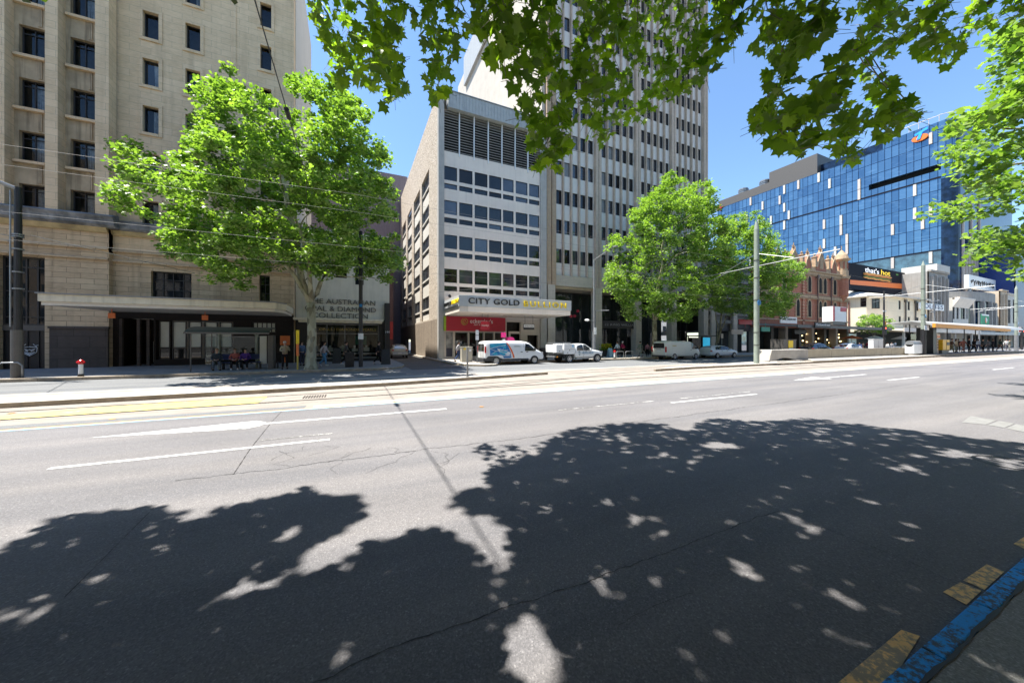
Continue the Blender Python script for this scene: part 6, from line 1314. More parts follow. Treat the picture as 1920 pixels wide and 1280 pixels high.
def person(label, pose, x, y, z=.15, face=0, top=(.1,.1,.12), legs=BLK, shoes=BLK, hair=(.03,.02,.015), skin=None, s=1., long=False, group=None):
    K = pose_meshes(pose); t = thing('person', label, 'person', (0,0,0), group)
    items = [('body','body',skin or SKIN1),('top','jacket',pcol(top)),('trousers','trousers',pcol(legs)),('shoes','shoes',pcol(shoes)),('long_hair' if long else 'hair','hair',pcol(hair)),('face','face',pcol(BLK))]
    for k, nm, m_ in items:
        o = bpy.data.objects.new(nm, K[k]); sc.collection.objects.link(o); o.parent = t; o.material_slots[0].link = 'OBJECT'; o.material_slots[0].material = m_
    t.location = (x, y, z); t.rotation_euler = (0,0,R(face)); t.scale = (s,)*3; return t
# left footpath
Ys = 27.05
person('person seated at the bench left end in dark jacket and grey trousers', 'sit', xy(407,Ys), Ys, .13, 12, (.04,.05,.06), (.10,.11,.12), hair=(.30,.20,.12))
person('person seated mid bench in a rust red hoodie looking down', 'sit', xy(441,Ys), Ys, .13, 8, (.28,.085,.07), BLK, (.6,.6,.6), (.12,.07,.04))
person('person seated in a purple shirt with elbows on knees', 'sit', xy(461,Ys), Ys, .13, 0, (.07,.03,.17), BLK, (.2,.2,.2), (.03,.03,.02))
person('man standing in a beige jacket raising a hand to his face beside the shelter', 'phone', xy(534,26.0), 26.0, .15, 12, (.34,.29,.20), BLK, BLK, (.5,.48,.45))
person('person in a blue top standing behind the yellow stop pole', 'stand', xy(566,29.6), 29.6, .15, 40, (.10,.15,.26), (.05,.05,.08), long=True)
person('person in a pale coat half hidden by the tree trunk', 'walk', xy(579,28.5), 28.5, .15, -60, (.36,.33,.26), (.30,.28,.22), long=True)
person('person in light blue jeans walking right of the tree trunk', 'walk', xy(607,27.6), 27.6, .15, 70, (.40,.36,.38), (.10,.24,.42), (.5,.5,.5), long=True)
person('person in dark clothes and white shoes striding before the jewellery shop', 'walk', xy(648,29.4), 29.4, .15, 80, (.10,.09,.08), BLK, (.7,.7,.7))
person('person in black walking at the lane corner by the easel', 'walk', xy(709,28.6), 28.6, .15, 75, BLK, BLK, (.5,.5,.5))
# right footpath
person('person with a striped top and backpack beside the beige cabinet', 'walk', xy(859,29.6), 29.6, .15, 60, (.5,.48,.48), (.06,.09,.2))
person('person in a pale blue shirt walking before the tower lobby', 'walk', xy(1158,30.5), 30.5, .15, 200, (.45,.55,.65), (.08,.08,.1))
person('person in a dark red coat with white hair beside the blue shirt', 'walk', xy(1168,30.8), 30.8, .15, 200, (.25,.02,.07), BLK, hair=(.6,.58,.55))
person('person in a grey green coat walking near the cream van', 'walk', xy(1201,30), 30, .15, 190, (.20,.24,.20), (.25,.27,.24))
person('person in pink bending near the flower stand behind the cream van', 'stand', xy(1214,31), 31, .15, 150, (.5,.22,.25), BLK, s=.9)
# ------------------------------------------------------------------ waiting crowd on the platform
GP = 'passengers waiting on the tram platform'
crowd = [(1784,1,'in a brown top and khaki trousers beside the yellow machine','walk',(.10,.06,.04),(.20,.18,.10),0),(1793,2.4,'in a cream shirt bending forward, left of the two in black','stand',(.55,.50,.38),(.16,.18,.15),30),(1806,1.2,'in a rust top with bare legs between cream shirt and black jacket','walk',(.40,.16,.13),(.35,.17,.13),-40),
 (1817,.5,'tallest, in a black jacket and trousers facing the tracks','stand',BLK,BLK,10),(1826,.8,'in black with legs wide apart beside the tallest one','walk',(.015,.012,.012),BLK,60),(1843,1.6,'in a charcoal hoodie left of the suited man','stand',(.04,.045,.05),BLK,-20),(1862,.9,'in a dark suit over a white shirt holding a case','stand',(.02,.02,.03),BLK,0),
 (1875,1.3,'in a dark green jacket with a brown bag','walk',(.03,.05,.04),(.12,.06,.04),50),(1887,3,'in a white shirt further back by the third pole','walk',(.65,.64,.62),(.1,.1,.12),-60),(1893,2.2,'in an olive shirt and pale trousers near the right edge','stand',(.12,.13,.10),(.4,.38,.32),0),(1740,2.0,'seated dark figure with a red top inside the glass shelter','sit',(.25,.03,.04),BLK,-30),(1797,3.4,'in dark clothes behind the cream shirt','stand',(.05,.04,.04),BLK,120),(1834,3.2,'in a pale blue shirt behind the striding person in black','walk',(.4,.46,.55),(.04,.05,.1),80),(1853,3.0,'in a grey suit behind the charcoal hoodie','stand',(.12,.12,.13),(.1,.1,.11),160)]
for i, (q, dy, lab, po, tp, lg_, f_) in enumerate(crowd):
    Y = 17.9+dy*.75; person('passenger '+lab, po, xy(q,Y), Y, .3, f_, tp, lg_, s=1.2 if q == 1817 else 1.13, group=GP, long=(i % 3 == 1), skin=SKIN2 if i % 4 == 2 else SKIN1)
GC = 'people seated and walking along the far shops'
cafe = [(1612,'in a navy top walking beneath the hotel verandah','walk',(.05,.08,.2)),(1618,'in a dark coat beside the navy top under the verandah','walk',(.04,.03,.03)),(1627,'in a dark red top under the hotel verandah','walk',(.3,.03,.05)),(1664,'in white, leftmost behind the white railing','stand',(.6,.58,.55)),(1672,'in grey, second behind the white railing','stand',(.3,.3,.32)),(1678,'in white, third behind the white railing','walk',(.65,.65,.66)),(1702,'in white walking at the right railing end','walk',(.66,.64,.6)),(1709,'in a pale top beside the grey bin','walk',(.5,.5,.46)),(1723,'in brown behind the grey bin','stand',(.25,.14,.1)),(1765,'in white far behind the yellow machine','walk',(.65,.64,.6)),(1601,'in pale clothes far back by the hotel doors','stand',(.4,.36,.3)),(1915,'in black at the very right edge beyond the pole','walk',BLK)]
for i, (q, lab, po, tp) in enumerate(cafe):
    Y = 26.5+1.3*(i % 3) if q < 1740 else 24; person('pedestrian '+lab, po, xy(q,Y), Y, .15 if Y > 27.8 else 0, 60 if i % 2 else -80, tp, BLK if i % 2 else (.1,.1,.14), group=GC, long=i % 3 == 0)
# ------------------------------------------------------------------ poles, lamps, signs
def pole(name, label, cat, q, Y, zt, r0, r1, mat, parts=(), group=None, zb=.15, n=14):
    x = xy(q, Y); t = thing(name, label, cat, (x,Y,zb), group)
    b = MB(); b.tube([(x,Y,zb),(x,Y,zb+(zt-zb)*.5),(x,Y,zt)], [r0,(r0+r1)/2,r1], n); b.build('pole', M[mat], t, smooth=False); return t, x
t, x = pole('tram_pole', 'tall dark tram pole with thick base at the left edge', 'pole', 34, 25.2, 9.3, .145, .12, 'black_paint')
b = MB(); b.tube([(x-.03,25.2,.15),(x-.03,25.2,2.45)], .20, 16); b.build('base_sleeve', M['frame_bronze'], t)
b = MB(); b.tube([(x,25.2,9.2),(x-1.6,24.4,9.85),(x-2.2,24.1,9.95)], [.09,.07,.05], 8); b.build('lamp_arm', M['galv'], t); b = MB(); b.tube([(x-.19,25.1,2.6),(x-.19,25.1,9.1)], .03, 6)
for z in (6.9,7.0,6.3,4.4,5.2): b.tube([(x,25.2,z),(x,25.2,z+.06)], .19, 12)
b.build('conduit', M['galv'], t)
t, x = pole('tram_pole', 'dark slim tram pole between the tree and the side lane', 'pole', 676.5, 26.1, 9.45, .14, .12, 'black_paint')
b = MB()
for z in (7.0,6.3,6.1): b.tube([(x,26.1,z),(x,26.1,z+.06)], .16, 12)
b.build('clamp', M['galv'], t); b = MB(); b.box(x-.16,x+.16,25.93,25.96,2.05,2.45); b.build('sign_plate', M['white_plastic'], t)
b = MB(); b.box(x-.09,x+.09,25.94,25.97,4.25,4.45); b.build('blue_badge', M['wrap_blue'], t)
# lamp posts on the far footpath
t, x = pole('street_lamp', 'grey street lamp with angled arm beside the utility truck', 'street lamp', 1114, 28.4, 10.1, .11, .085, 'galv')
b = MB(); b.tube([(x,28.4,.15),(x,28.4,2.9)], .17, 14); b.build('base_sleeve', M['galv'], t); b = MB(); b.tube([(x,28.4,10.05),(x+.3,26.2,10.75)], [.07,.05], 8); b.build('arm', M['galv'], t); b = MB(); b.box(x+.16,x+.46,25.4,26.3,10.68,10.84); b.build('lamp_head', M['galv'], t, bevel=.04)
b = MB(); b.tube([(x,28.4,5.0),(x+1.2,27.6,5.0)], .035, 6); b.tube([(x,28.4,3.9),(x-.9,28,4.0)], .03, 6); b.build('side_bracket', M['galv'], t); b = MB(); b.ball((x-1.25,27.9,3.98), .24, 10, 6, sz=.5); b.build('pedestrian_lamp', M['white_plastic'], t); b = MB(); b.box(x-.14,x+.14,28.2,28.23,2.6,3.3); b.build('sign_plate', M['white_plastic'], t)
# green tram poles on the island
for i, (q, Y, zt, lab, r_) in enumerate(((1418.5,17.3,11.5,'pale green tram pole on the island end with a long cross arm',.20),(1731,18.0,11.9,'pointed grey green tram pole with a dark lower half by the white bin',.21),(1905.5,18.4,11.6,'grey green tram pole at the right edge carrying road signs',.21))):
    t, x = pole('tram_pole', lab, 'pole', q, Y, zt-.6, r_, r_*.9, 'grey_green_paint', zb=.15 if i == 0 else .3, n=18)
    b = MB(); b.tube([(x,Y,zt-.6),(x,Y,zt)], [r_*.9,.02 if i else r_*.5], 14); b.build('finial', M['grey_green_paint'], t)
    b = MB()
    for z in (8.4,7.0,5.2,2.6,1.6): b.tube([(x,Y,z),(x,Y,z+.05)], r_*1.06, 16)
    b.build('bands', M['frame_bronze'], t)
    b = MB(); b.tube([(x,Y-5.3,8.05),(x,Y+5.0,7.85)], .035, 6); b.tube([(x,Y-.2,8.9),(x,Y-2.6,8.08)], .02, 5); b.tube([(x,Y+.2,8.9),(x,Y+2.6,7.95)], .02, 5); b.tube([(x,Y+2.2,7.92),(x,Y+4.6,7.2)], .03, 5); b.build('cross_arm', M['galv'], t)
    b = MB(); b.tube([(x-.02,Y-r_-.035,5.0),(x-.02,Y-r_-.01,5.0)], .22, 14); b.build('blue_badge', M['wrap_blue'], t)
    if i == 1:
        b = MB(); b.tube([(x,Y,.3),(x,Y,3.4)], .25, 16); b.build('base_sleeve', M['black_paint'], t)
        b = MB(); b.box(x-.75,x+.45,Y-.36,Y-.32,3.3,3.85); s_ = b.build('sign_plate', M['white_plastic'], t); b = MB(); b.box(x-.7,x-.25,Y-.375,Y-.362,3.34,3.81); b.build('wheelchair_panel', M['wrap_blue'], s_)
        b = MB(); b.ball((x-.5,Y-.38,3.7), .05, 6, 4); b.tube([(x-.5,Y-.385,3.66),(x-.48,Y-.385,3.55),(x-.36,Y-.385,3.55),(x-.33,Y-.385,3.42)], .02, 4); b.build('wheelchair_symbol', M['white_plastic'], s_)
    if i == 2:
        for dz_ in (0,):
            b = MB(); b.box(x-.95,x+.55,Y-.4,Y-.36,3.45,4.4); s_ = b.build('road_sign', M['white_plastic'], t)
            b = MB()
            for cx_ in (-.55,.15): P = [(x+cx_+.3*math.cos(a),Y-.42,3.92+.36*math.sin(a)) for a in [2*math.pi*k/18 for k in range(19)]]; b.tube(P, .045, 5); b.tube([(x+cx_-.2,Y-.42,4.15),(x+cx_+.2,Y-.42,3.7)], .03, 4)
            b.build('red_ring', M['lamp_red'], s_)
        b = MB(); b.box(x-.7,x-.3,Y-.25,Y-.2,4.6,6.0); b.build('sign_back', M['galv'], t); b = MB(); b.tube([(x,Y,.3),(x,Y,3.0)], .25, 14); b.build('silver_wrap', M['galv'], t)
# street lamps further along
for q, lab in ((1751.5,'grey street lamp with clustered heads above the tram shelter'),(1836,'grey street lamp with long arm and green banner above the tram shelter')):
    t, x = pole('street_lamp', lab, 'street lamp', q, 23.5, 9.2 if q < 1800 else 7.9, .12, .10, 'galv', zb=0)
    b = MB(); zt = 9.2 if q < 1800 else 7.9
    if q < 1800:
        for z in (8.6,7.4,6.9): b.tube([(x-.9,23.5,z-.1),(x,23.5,z),(x+.9,23.3,z+.15)], .05, 6); b.ball((x+1.0,23.3,z+.15), .2, 8, 5, sz=.5); b.ball((x-1.0,23.5,z-.1), .2, 8, 5, sz=.5)
    else: b.tube([(x,23.5,zt-.1),(x+.8,19.9,zt+.2)], .06, 6); b.box(x+.6,x+1.0,18.9,20.0,zt+.15,zt+.3)
    b.build('lamp_arm', M['galv'], t)
    if q > 1800:
        b = MB(); x1 = xy(1839,23.5); x2 = xy(1854,23.5); b.box(x1,x2,23.45,23.5,zy(1846,608,23.5),zy(1846,589,23.5)); bn = b.build('banner', flat('banner_green', (.02,.30,.14), .6), t)
        b = MB(); b.ball(((x1+x2)/2+.35,23.42,zy(1846,600,23.5)), .62, 10, 6, sy=.05); b.build('banner_disc', M['lamp_red'], bn); b = MB(); b.ball(((x1+x2)/2+.5,23.38,zy(1846,600,23.5)), .42, 10, 6, sy=.05, sz=.8); b.box(x1+.2,x2-.2,23.42,23.448,zy(1846,592,23.5),zy(1846,591,23.5)+.2); b.build('banner_mark', M['white_plastic'], bn)
# traffic signals
for q, Y, lab, zt in ((1657.5,24,'dark traffic signal pole with red lamp before the cream hotel',9.4),(1915.5,20,'traffic signal with red lamp at the far right edge',4.6)):
    t, x = pole('traffic_signal', lab, 'traffic light', q, Y, zt, .13, .1, 'frame_dark', zb=0)
    for k, (dx, dy) in enumerate(((-.35,-.1),(.45,.1))):
        b = MB(); b.box(x+dx-.2,x+dx+.2,Y+dy-.2,Y+dy+.12,2.9,4.1); hd = b.build('signal_head', M['black_paint'], t)
        for j, zz in enumerate((3.85,3.5,3.15)):
            b = MB(); b.tube([(x+dx,Y+dy-.22,zz),(x+dx,Y+dy-.205,zz)], .13, 12); b.build('lens', (glow('red_lens', (1,.08,.04), 2.2) if j == 0 and k == 0 else M['bumper']), hd)
    if q < 1700: b = MB(); b.tube([(x+.25,Y,4.3),(x+.25,Y,4.9)], .16, 10); b.build('amber_housing', M['lamp_amber'], t); b = MB(); b.box(x-.5,x+.6,Y-.06,Y-.02,6.3,6.5); b.build('street_name_plate', M['white_plastic'], t)
# sign post near the van, marker post on the island, cabinets
def post_sign(name, label, q, Y, zt, plates, zb=.15, cat='sign', w_=.13):
    x = xy(q,Y); t = thing(name, label, cat, (x,Y,zb)); b = MB(); b.cyl((x,Y,zb),(x,Y,zt), .03, n=8); b.build('post', M['galv'], t)
    for z0, z1, m_ in plates: b = MB(); b.box(x-w_,x+w_,Y-.045,Y-.03,z0,z1); b.build('plate', M[m_], t)
    return t, x
post_sign('parking_sign', 'slim post with two white parking plates at the van rear', 894.5, 26.7, 2.85, [(2.42,2.82,'white_plastic'),(2.02,2.38,'white_plastic')])
post_sign('parking_sign', 'slim post with a plate beside the smaller tree stems', 1353.5, 28.2, 2.9, [(2.3,2.85,'panel_pink')], w_=.2)
x, Y = xy(876.5,16.6), 16.6; t = thing('marker_post', 'short plain grey post on the tapering tram island', 'post', (x,Y,.15)); b = MB(); b.box(x-.045,x+.045,Y-.03,Y+.03,.15,1.62); b.build('post', M['galv'], t, bevel=.01); b = MB(); b.box(x-.1,x+.1,Y-.08,Y+.08,.15,.165); b.build('base_plate', M['galv'], t)
def cabinet(name, label, q0, q1, Y, z0, z1, mat, dep=.5, cat='cabinet', extra=None):
    x0, x1 = xy(q0,Y), xy(q1,Y); t = thing(name, label, cat, ((x0+x1)/2,Y,z0)); b = MB(); b.box(x0,x1,Y,Y+dep,z0,z1-.06); b.build('body', M[mat], t, bevel=.025)
    b = MB(); b.box(x0-.03,x1+.03,Y-.03,Y+dep+.03,z1-.06,z1); b.build('lid', M[mat], t, bevel=.015); b = MB(); xm = (x0+x1)/2; b.box(xm-.008,xm+.008,Y-.006,Y-.002,z0+.08,z1-.1); b.box(xm+.05,xm+.09,Y-.03,Y-.002,(z0+z1)/2,(z0+z1)/2+.1); b.build('door_seam', M['frame_dark'], t)
    return t, x0, x1
M['cab_beige'] = flat('cab_beige', (.42,.39,.32), .6, var=.06, streak=.2)
t, x0, x1 = cabinet('utility_cabinet', 'beige utility cabinet with small stickers on the corner footpath', 866, 886, 28.6, .15, 1.45, 'cab_beige'); b = MB(); b.box(x0+.15,x0+.35,28.58,28.597,1.2,1.34); b.build('yellow_sticker', M['yellow_letter'], t); b = MB(); b.tube([(x1-.22,28.58,1.15),(x1-.22,28.597,1.15)], .1, 12); b.build('white_sticker', M['white_plastic'], t)
cabinet('utility_cabinet', 'dark green utility cabinet between the blue wrapped van and the truck', 1016, 1026.5, 28.3, .15, 1.3, flat('cab_green', (.03,.06,.045), .6) and 'frame_dark')
cabinet('signal_cabinet', 'tall white control cabinet behind the low wall', 1638, 1656, 20.5, .22, 2.2, 'white_plastic')
t, x0, x1 = cabinet('control_cabinet', 'dark grey cabinet with yellow notice behind the concrete block', 1469, 1493, 20.2, .15, 2.1, 'frame_bronze', 1.2); b = MB(); xm = x0+(x1-x0)*.55; b.box(xm-.4,xm+.4,20.17,20.197,1.25,2.0); pl = b.build('notice', M['yellow_letter'], t); b = MB(); b.box(xm-.4,xm+.4,20.16,20.169,1.08,1.24); b.build('notice_foot', M['wrap_blue'], pl)
# bins
t, x0, x1 = cabinet('litter_bin', 'black litter bin before the jewellery shop', 647, 664, 26.2, .15, 1.15, 'black_paint', .6, 'bin')
x0, x1 = xy(1714,18.0), xy(1733,18.0); t = thing('litter_bin', 'white double litter bin with domed lid at the platform end', 'bin', ((x0+x1)/2,18,.3)); b = MB(); b.box(x0,x1,18.0,18.8,.42,1.55); b.build('body', M['white_plastic'], t, bevel=.04); b = MB(); b.tube([(x0,18.4,1.62),(x1,18.4,1.62)], .38, 12); b.build('lid', M['galv'], t); b = MB(); b.box(x1+.02,x1+.75,18.1,18.8,.3,1.5); b.build('grey_bin', M['galv'], t, bevel=.03)
# hydrants
def hydrant(label, q, Y):
    x = xy(q,Y); t = thing('hydrant', label, 'hydrant', (x,Y,.15), 'red capped fire hydrants'); b = MB(); b.cyl((x,Y,.15),(x,Y,.27), .11, n=14); b.build('base', M['black_paint'], t); b = MB(); b.cyl((x,Y,.27),(x,Y,.78), .085, n=14); b.build('barrel', M['white_plastic'], t)
    b = MB(); b.tube([(x,Y,.76),(x,Y,.86),(x,Y,.95),(x,Y,1.0)], [.10,.13,.09,.02], 12); b.tube([(x-.15,Y,.86),(x+.15,Y,.86)], .05, 8); b.build('cap', M['lamp_red'], t)
hydrant('white hydrant with red cap near the left kerb', 151.5, 24.95); hydrant('white hydrant with red cap beside the bike hoops', 1152.5, 28.3)
# bike hoops
for q, lab in ((1162.5,'left steel bike hoop'),(1179.5,'middle steel bike hoop'),(1201,'right steel bike hoop partly hidden by a walker')):
    x0, x1 = xy(q-6.5,28.5), xy(q+7,28.5); b = MB(); r_ = .12; P = [(x0,28.5,.15),(x0,28.5,.85-r_)]+[(x0+r_-r_*math.cos(a),28.5,.85-r_+r_*math.sin(a)) for a in (.4,.8,1.2,1.57)]+[(x1-r_+r_*math.sin(a),28.5,.85-r_+r_*math.cos(a)) for a in (0,.4,.8,1.2,1.57)]+[(x1,28.5,.15)]
    b.tube(P, .03, 8); tag(b.build('bike_hoop', M['galv'], smooth=True), lab+' on the pale footpath', 'bike rack', 'steel bike hoops')
b = MB(); b.tube([(xy(3,24.9),24.95,.15),(xy(3,24.9),24.95,.8),(xy(3,24.9)+.1,24.95,.9),(xy(3,24.9)+.1,24.95,.9)], .035, 8); x0 = xy(-6,25.0); P = [(x0,25,.15),(x0,25,.75),(x0+.15,25,.9),(x0+.65,25,.9),(x0+.8,25,.75),(x0+.8,25,.15)]; b = MB(); b.tube(P, .035, 8); tag(b.build('bike_hoop', M['galv'], smooth=True), 'pale bike hoop at the extreme left edge of the far footpath', 'bike rack', 'steel bike hoops')
# bus stop pole, easels, A-frame, flower stand, phone
x, Y = xy(558,25.3), 25.3; t = thing('stop_pole', 'yellow and orange bus stop pole between shelter and tree', 'pole', (x,Y,.15)); b = MB(); b.box(x-.045,x+.045,Y-.03,Y+.03,.15,2.55); b.build('post', M['warm_gold'], t); b = MB(); b.box(x-.085,x+.085,Y-.05,Y+.05,1.75,2.6); b.build('yellow_flag', M['yellow_letter'], t); b = MB(); b.box(x-.07,x+.07,Y-.05,Y+.05,1.0,1.74); b.build('orange_panel', M['orange_sign'], t)
def easel(label, q, Y, mat, h_=1.1, w_=.6, lean=.25):
    x = xy(q,Y); t = thing('pavement_sign', label, 'sign', (x,Y,.15)); z = .15
    for s_ in (-1, 1): b = MB(); b.add([(x-w_/2,Y+s_*lean,z),(x+w_/2,Y+s_*lean,z),(x+w_/2*.8,Y,z+h_),(x-w_/2*.8,Y,z+h_),(x-w_/2,Y+s_*(lean+.03),z),(x+w_/2,Y+s_*(lean+.03),z),(x+w_/2*.8,Y+s_*.03,z+h_),(x-w_/2*.8,Y+s_*.03,z+h_)], [(0,1,2,3),(4,5,6,7),(0,1,5,4),(2,3,7,6)]); b.build('panel', M[mat], t)
    return t
easel('dark folding pavement sign right of the black pole', 723, 28.4, 'black_paint', 1.15, .7); easel('dark easel sign in front of the jewellery window', 632, 31.5, 'frame_dark', 1.2, .7)
M['pale_blue_sign'] = flat('pale_blue_sign', (.35,.55,.65), .5); easel('pale blue pavement sign leaning at the tower entrance', 1144, 31.2, 'pale_blue_sign', 1.0, .62)
fs_ = thing('flower_stand', 'stand of yellow flowers at the tower entrance', 'flower stand', (xy(1137,32.4),32.4,.15)); x = xy(1137,32.4); b = MB(); b.box(x-.7,x+.7,32.4,32.8,.15,.9); b.build('trough', M['frame_dark'], fs_)
rg = np.random.default_rng(5); P = np.stack([rg.uniform(x-.75,x+.75,420), rg.uniform(32.3,32.8,420), rg.uniform(.9,1.6,420)], 1); leaves('foliage', P, M['leaf_overhead'], fs_, rg, (.07,.13), .3); P = np.stack([rg.uniform(x-.7,x+.7,160), rg.uniform(32.25,32.6,160), rg.uniform(1.2,1.65,160)], 1); leaves('blooms', P, M['yellow_letter'], fs_, rg, (.06,.1), .2)
pk = flat('pink', (.75,.03,.22), .4); x = xy(945,28.4); t = thing('phone_booth', 'payphone column with pink domed hood behind the blue wrapped van', 'phone booth', (x,28.4,.15))
b = MB(); b.box(x-.12,x+.12,28.4,28.6,.15,2.1); b.build('column', M['white_plastic'], t); b = MB(); b.box(x-.3,x+.15,28.3,28.42,2.25,2.7); b.build('pink_sign', pk, t); b = MB(); b.prism([(x+.25,1.75),(x+1.05,1.75),(x+1.05,1.95),(x+.95,2.2),(x+.75,2.3),(x+.45,2.3),(x+.3,2.15)], 'y', 28.3, 28.9); b.build('hood', pk, t, bevel=.03); b = MB(); b.box(x+.28,x+1.02,28.35,28.85,.15,1.74); b.build('cabinet', M['white_plastic'], t)
# hanging signs below the bullion canopy
for q0, q1, z0, z1, mt, s_, lab in ((901.5,918,3.0,3.75,'red_sign','eckersley\'s','small red hanging sign overlapping the red shop sign'),(982,1002,3.05,3.6,'letter_black','WE BUY GOLD','black and white hanging sign under the canopy right end')):
    Y = 30.2; x0, x1 = xy(q0,Y), xy(q1,Y); t = thing('hanging_sign', lab, 'sign', ((x0+x1)/2,Y,z0)); b = MB(); b.box(x0,x1,Y,Y+.06,z0,z1); b.build('board', M[mt], t)
    if mt == 'letter_black': b = MB(); b.box(x0+.02,x1-.05,Y-.02,Y-.003,z0+.22,z1-.05); b.build('light_panel', M['white_plastic'], t)
    text('lettering', s_, M['white_plastic'] if mt == 'red_sign' else M['letter_black'], t, (x0+x1)/2, Y-.03, (z0+z1)/2+(.07 if mt != 'red_sign' else 0), .24, (x1-x0)*.84, .004)
    for xx in (x0+.15, x1-.15): b = MB(); b.cyl((xx,Y+.03,z1),(xx,Y+.03,4.42), .015, n=6); b.build('hanger', M['frame_dark'], t)
# digital panel of the far bus shelter
t = thing('bus_shelter', 'glass bus shelter with a bright blue screen behind the wagon', 'bus shelter', (xy(1318,30.5),30.5,.15)); x0, x1 = xy(1300,30.5), xy(1336,30.5); b = MB(); b.box(x0,x1,29.8,31.6,2.55,2.68); b.build('roof', M['black_paint'], t)
for xx in (x0+.1, x1-.2): b = MB(); b.box(xx,xx+.1,31.3,31.4,.15,2.55); b.build('post', M['black_paint'], t)
b = MB(); b.box(x0+.2,x1-.3,31.42,31.44,.3,2.4); b.build('glass_panel', M['clear'], t); sx0, sx1 = xy(1318,30), xy(1331,30); b = MB(); b.box(sx0-.1,sx1+.1,30,30.2,.3,2.5); b.build('screen_case', M['black_paint'], t); b = MB(); b.box(sx0,sx1,29.98,29.997,.75,2.4); b.build('screen', glow('screen_blue', (.02,.30,.50), .35), t)
# ------------------------------------------------------------------ near bus shelter
x0, x1 = xy(376,27.4), xy(509,27.4); t = thing('bus_shelter', 'dark bus shelter with curved roof over a blue bench', 'bus shelter', ((x0+x1)/2,27.2,.15))
b = MB(); P = [(25.75,2.42),(26.0,2.56),(26.5,2.72),(27.2,2.80),(27.9,2.78),(27.9,2.73),(27.2,2.74),(26.5,2.66),(26.02,2.49),(25.77,2.36)]; b.prism(P, 'x', x0-.25, x1+.15); b.build('roof', flat('shelter_green', (.035,.05,.045), .4), t)
b = MB(); b.box(x0-.25,x1+.15,25.72,25.8,2.34,2.44); b.build('gutter', M['frame_bronze'], t)
for q in (411, 481.5): x = xy(q,27.7); b = MB(); b.cyl((x,27.7,.15),(x,27.7,2.35), .085, n=12); b.tube([(x,27.7,2.3),(x-.55,27.3,2.68)], .035, 6); b.tube([(x,27.7,2.3),(x+.55,27.3,2.68)], .035, 6); b.build('post', M['grey_green_paint'], t)
for x in (x0-.05, x0+.45): b = MB(); b.box(x,x+.05,26.0 if x < x0 else 27.6,26.05 if x < x0 else 27.65,.15,2.45); b.build('frame_post', M['frame_bronze'], t)
b = MB(); b.box(x0+.1,x1-.5,27.85,27.87,.45,2.2); b.build('glass_panel', M['clear'], t); b = MB(); b.box(x0+.1,x1-.5,27.83,27.89,2.2,2.24); b.build('top_rail', M['galv'], t)
qa, qb = xy(487,27.3), xy(500,27.3); b = MB(); b.box(qa,qb,27.3,27.36,.45,2.25); b.build('timetable_case', M['frost'], t); b = MB(); b.box(xy(502,26.6),xy(512,26.6),26.6,27.5,.15,2.3); b.build('advert_case', M['frame_bronze'], t, bevel=.02)
b = MB(); b.box(x0+.9,xy(490,27.35),27.1,27.5,.56,.61); b.box(x0+.9,xy(490,27.35),27.55,27.6,.75,1.1); be = b.build('bench', M['navy_letter'], t)
for k in range(4): xx = x0+1.1+k*.95; b = MB(); b.box(xx,xx+.06,27.2,27.55,.15,.56); b.build('bench_leg', M['black_paint'], be)
# ------------------------------------------------------------------ concrete block and low wall
M['low_wall'] = flat('low_wall', (.33,.29,.22), .85, var=.07, scale=1, streak=.2)
t = thing('concrete_wall', 'long low concrete wall with jointed panels along the platform', 'wall', (52,19,.22)); 
qs = [1512,1560,1603,1640,1672,1705]; Yw = 18.9
for a, c in zip(qs[:-1], qs[1:]): xa, xb = xy(a,Yw)+.02, xy(c,Yw)-.02; b = MB(); b.prism([(Yw+.06,.22),(Yw,1.12),(Yw+.2,1.12),(Yw+.34,.22)], 'x', xa, xb); b.build('wall_panel', M['low_wall'], t, bevel=.015)
t = thing('concrete_block', 'sculpted white concrete end block with an arched foot', 'concrete block', (35.3,17.9,.15))
xa, xb = xy(1444,18.0), xy(1512,18.0); b = MB(); n_ = 14
P = [(xa-.45,.15)]
for i in range(n_+1): u_ = i/n_; P.append((xa-.3+(xb-xa-.5)*u_, .16+.30*math.sin(math.pi*min(1, u_*1.15))**1.5 if u_ < .87 else .16))
top_ = [(xb,.15),(xb,1.18),(xa,1.18)]
b.prism(P+top_, 'y', 17.85, 18.9); b.build('block', M['pale_concrete'], t, bevel=.04)
b = MB(); b.prism([(xa-.5,.152),(xb+.25,.152),(xb,.22),(xa-.2,.22)], 'y', 17.3, 17.83); b.build('foot', M['pale_concrete'], t, bevel=.02)
# ------------------------------------------------------------------ tram shelter on the platform
sxa, sxb = 64.5, 94; t = thing('tram_shelter', 'long tram stop shelter with curved roof and orange edge beam', 'tram shelter', (78,19,.3))
b = MB(); b.prism([(17.2,3.75),(17.4,4.15),(19,4.55),(21,4.3),(21,4.2),(19,4.42),(17.5,4.0)], 'x', sxa, sxb+8); b.build('roof', M['cladding'], t)
b = MB(); b.add([(sxa-6,17.5,4.05),(sxa,17.0,3.62),(sxb,17.0,3.45),(sxb,17.25,3.45),(sxa,17.25,3.62),(sxa,17.0,4.1),(sxb,17.0,3.85),(sxb,17.25,3.85),(sxa,17.25,4.1)], [(1,2,6,5),(4,3,7,8),(1,2,3,4),(5,6,7,8),(1,4,8,5),(2,3,7,6)]); b.build('edge_beam', flat('beam_orange', (.70,.30,.03), .5), t)
for xx in (68,74.5,81,88,93): b = MB(); b.cyl((xx,20.2,.3),(xx,20.2,4.2), .06, n=10); b.build('post', M['frame_dark'], t)
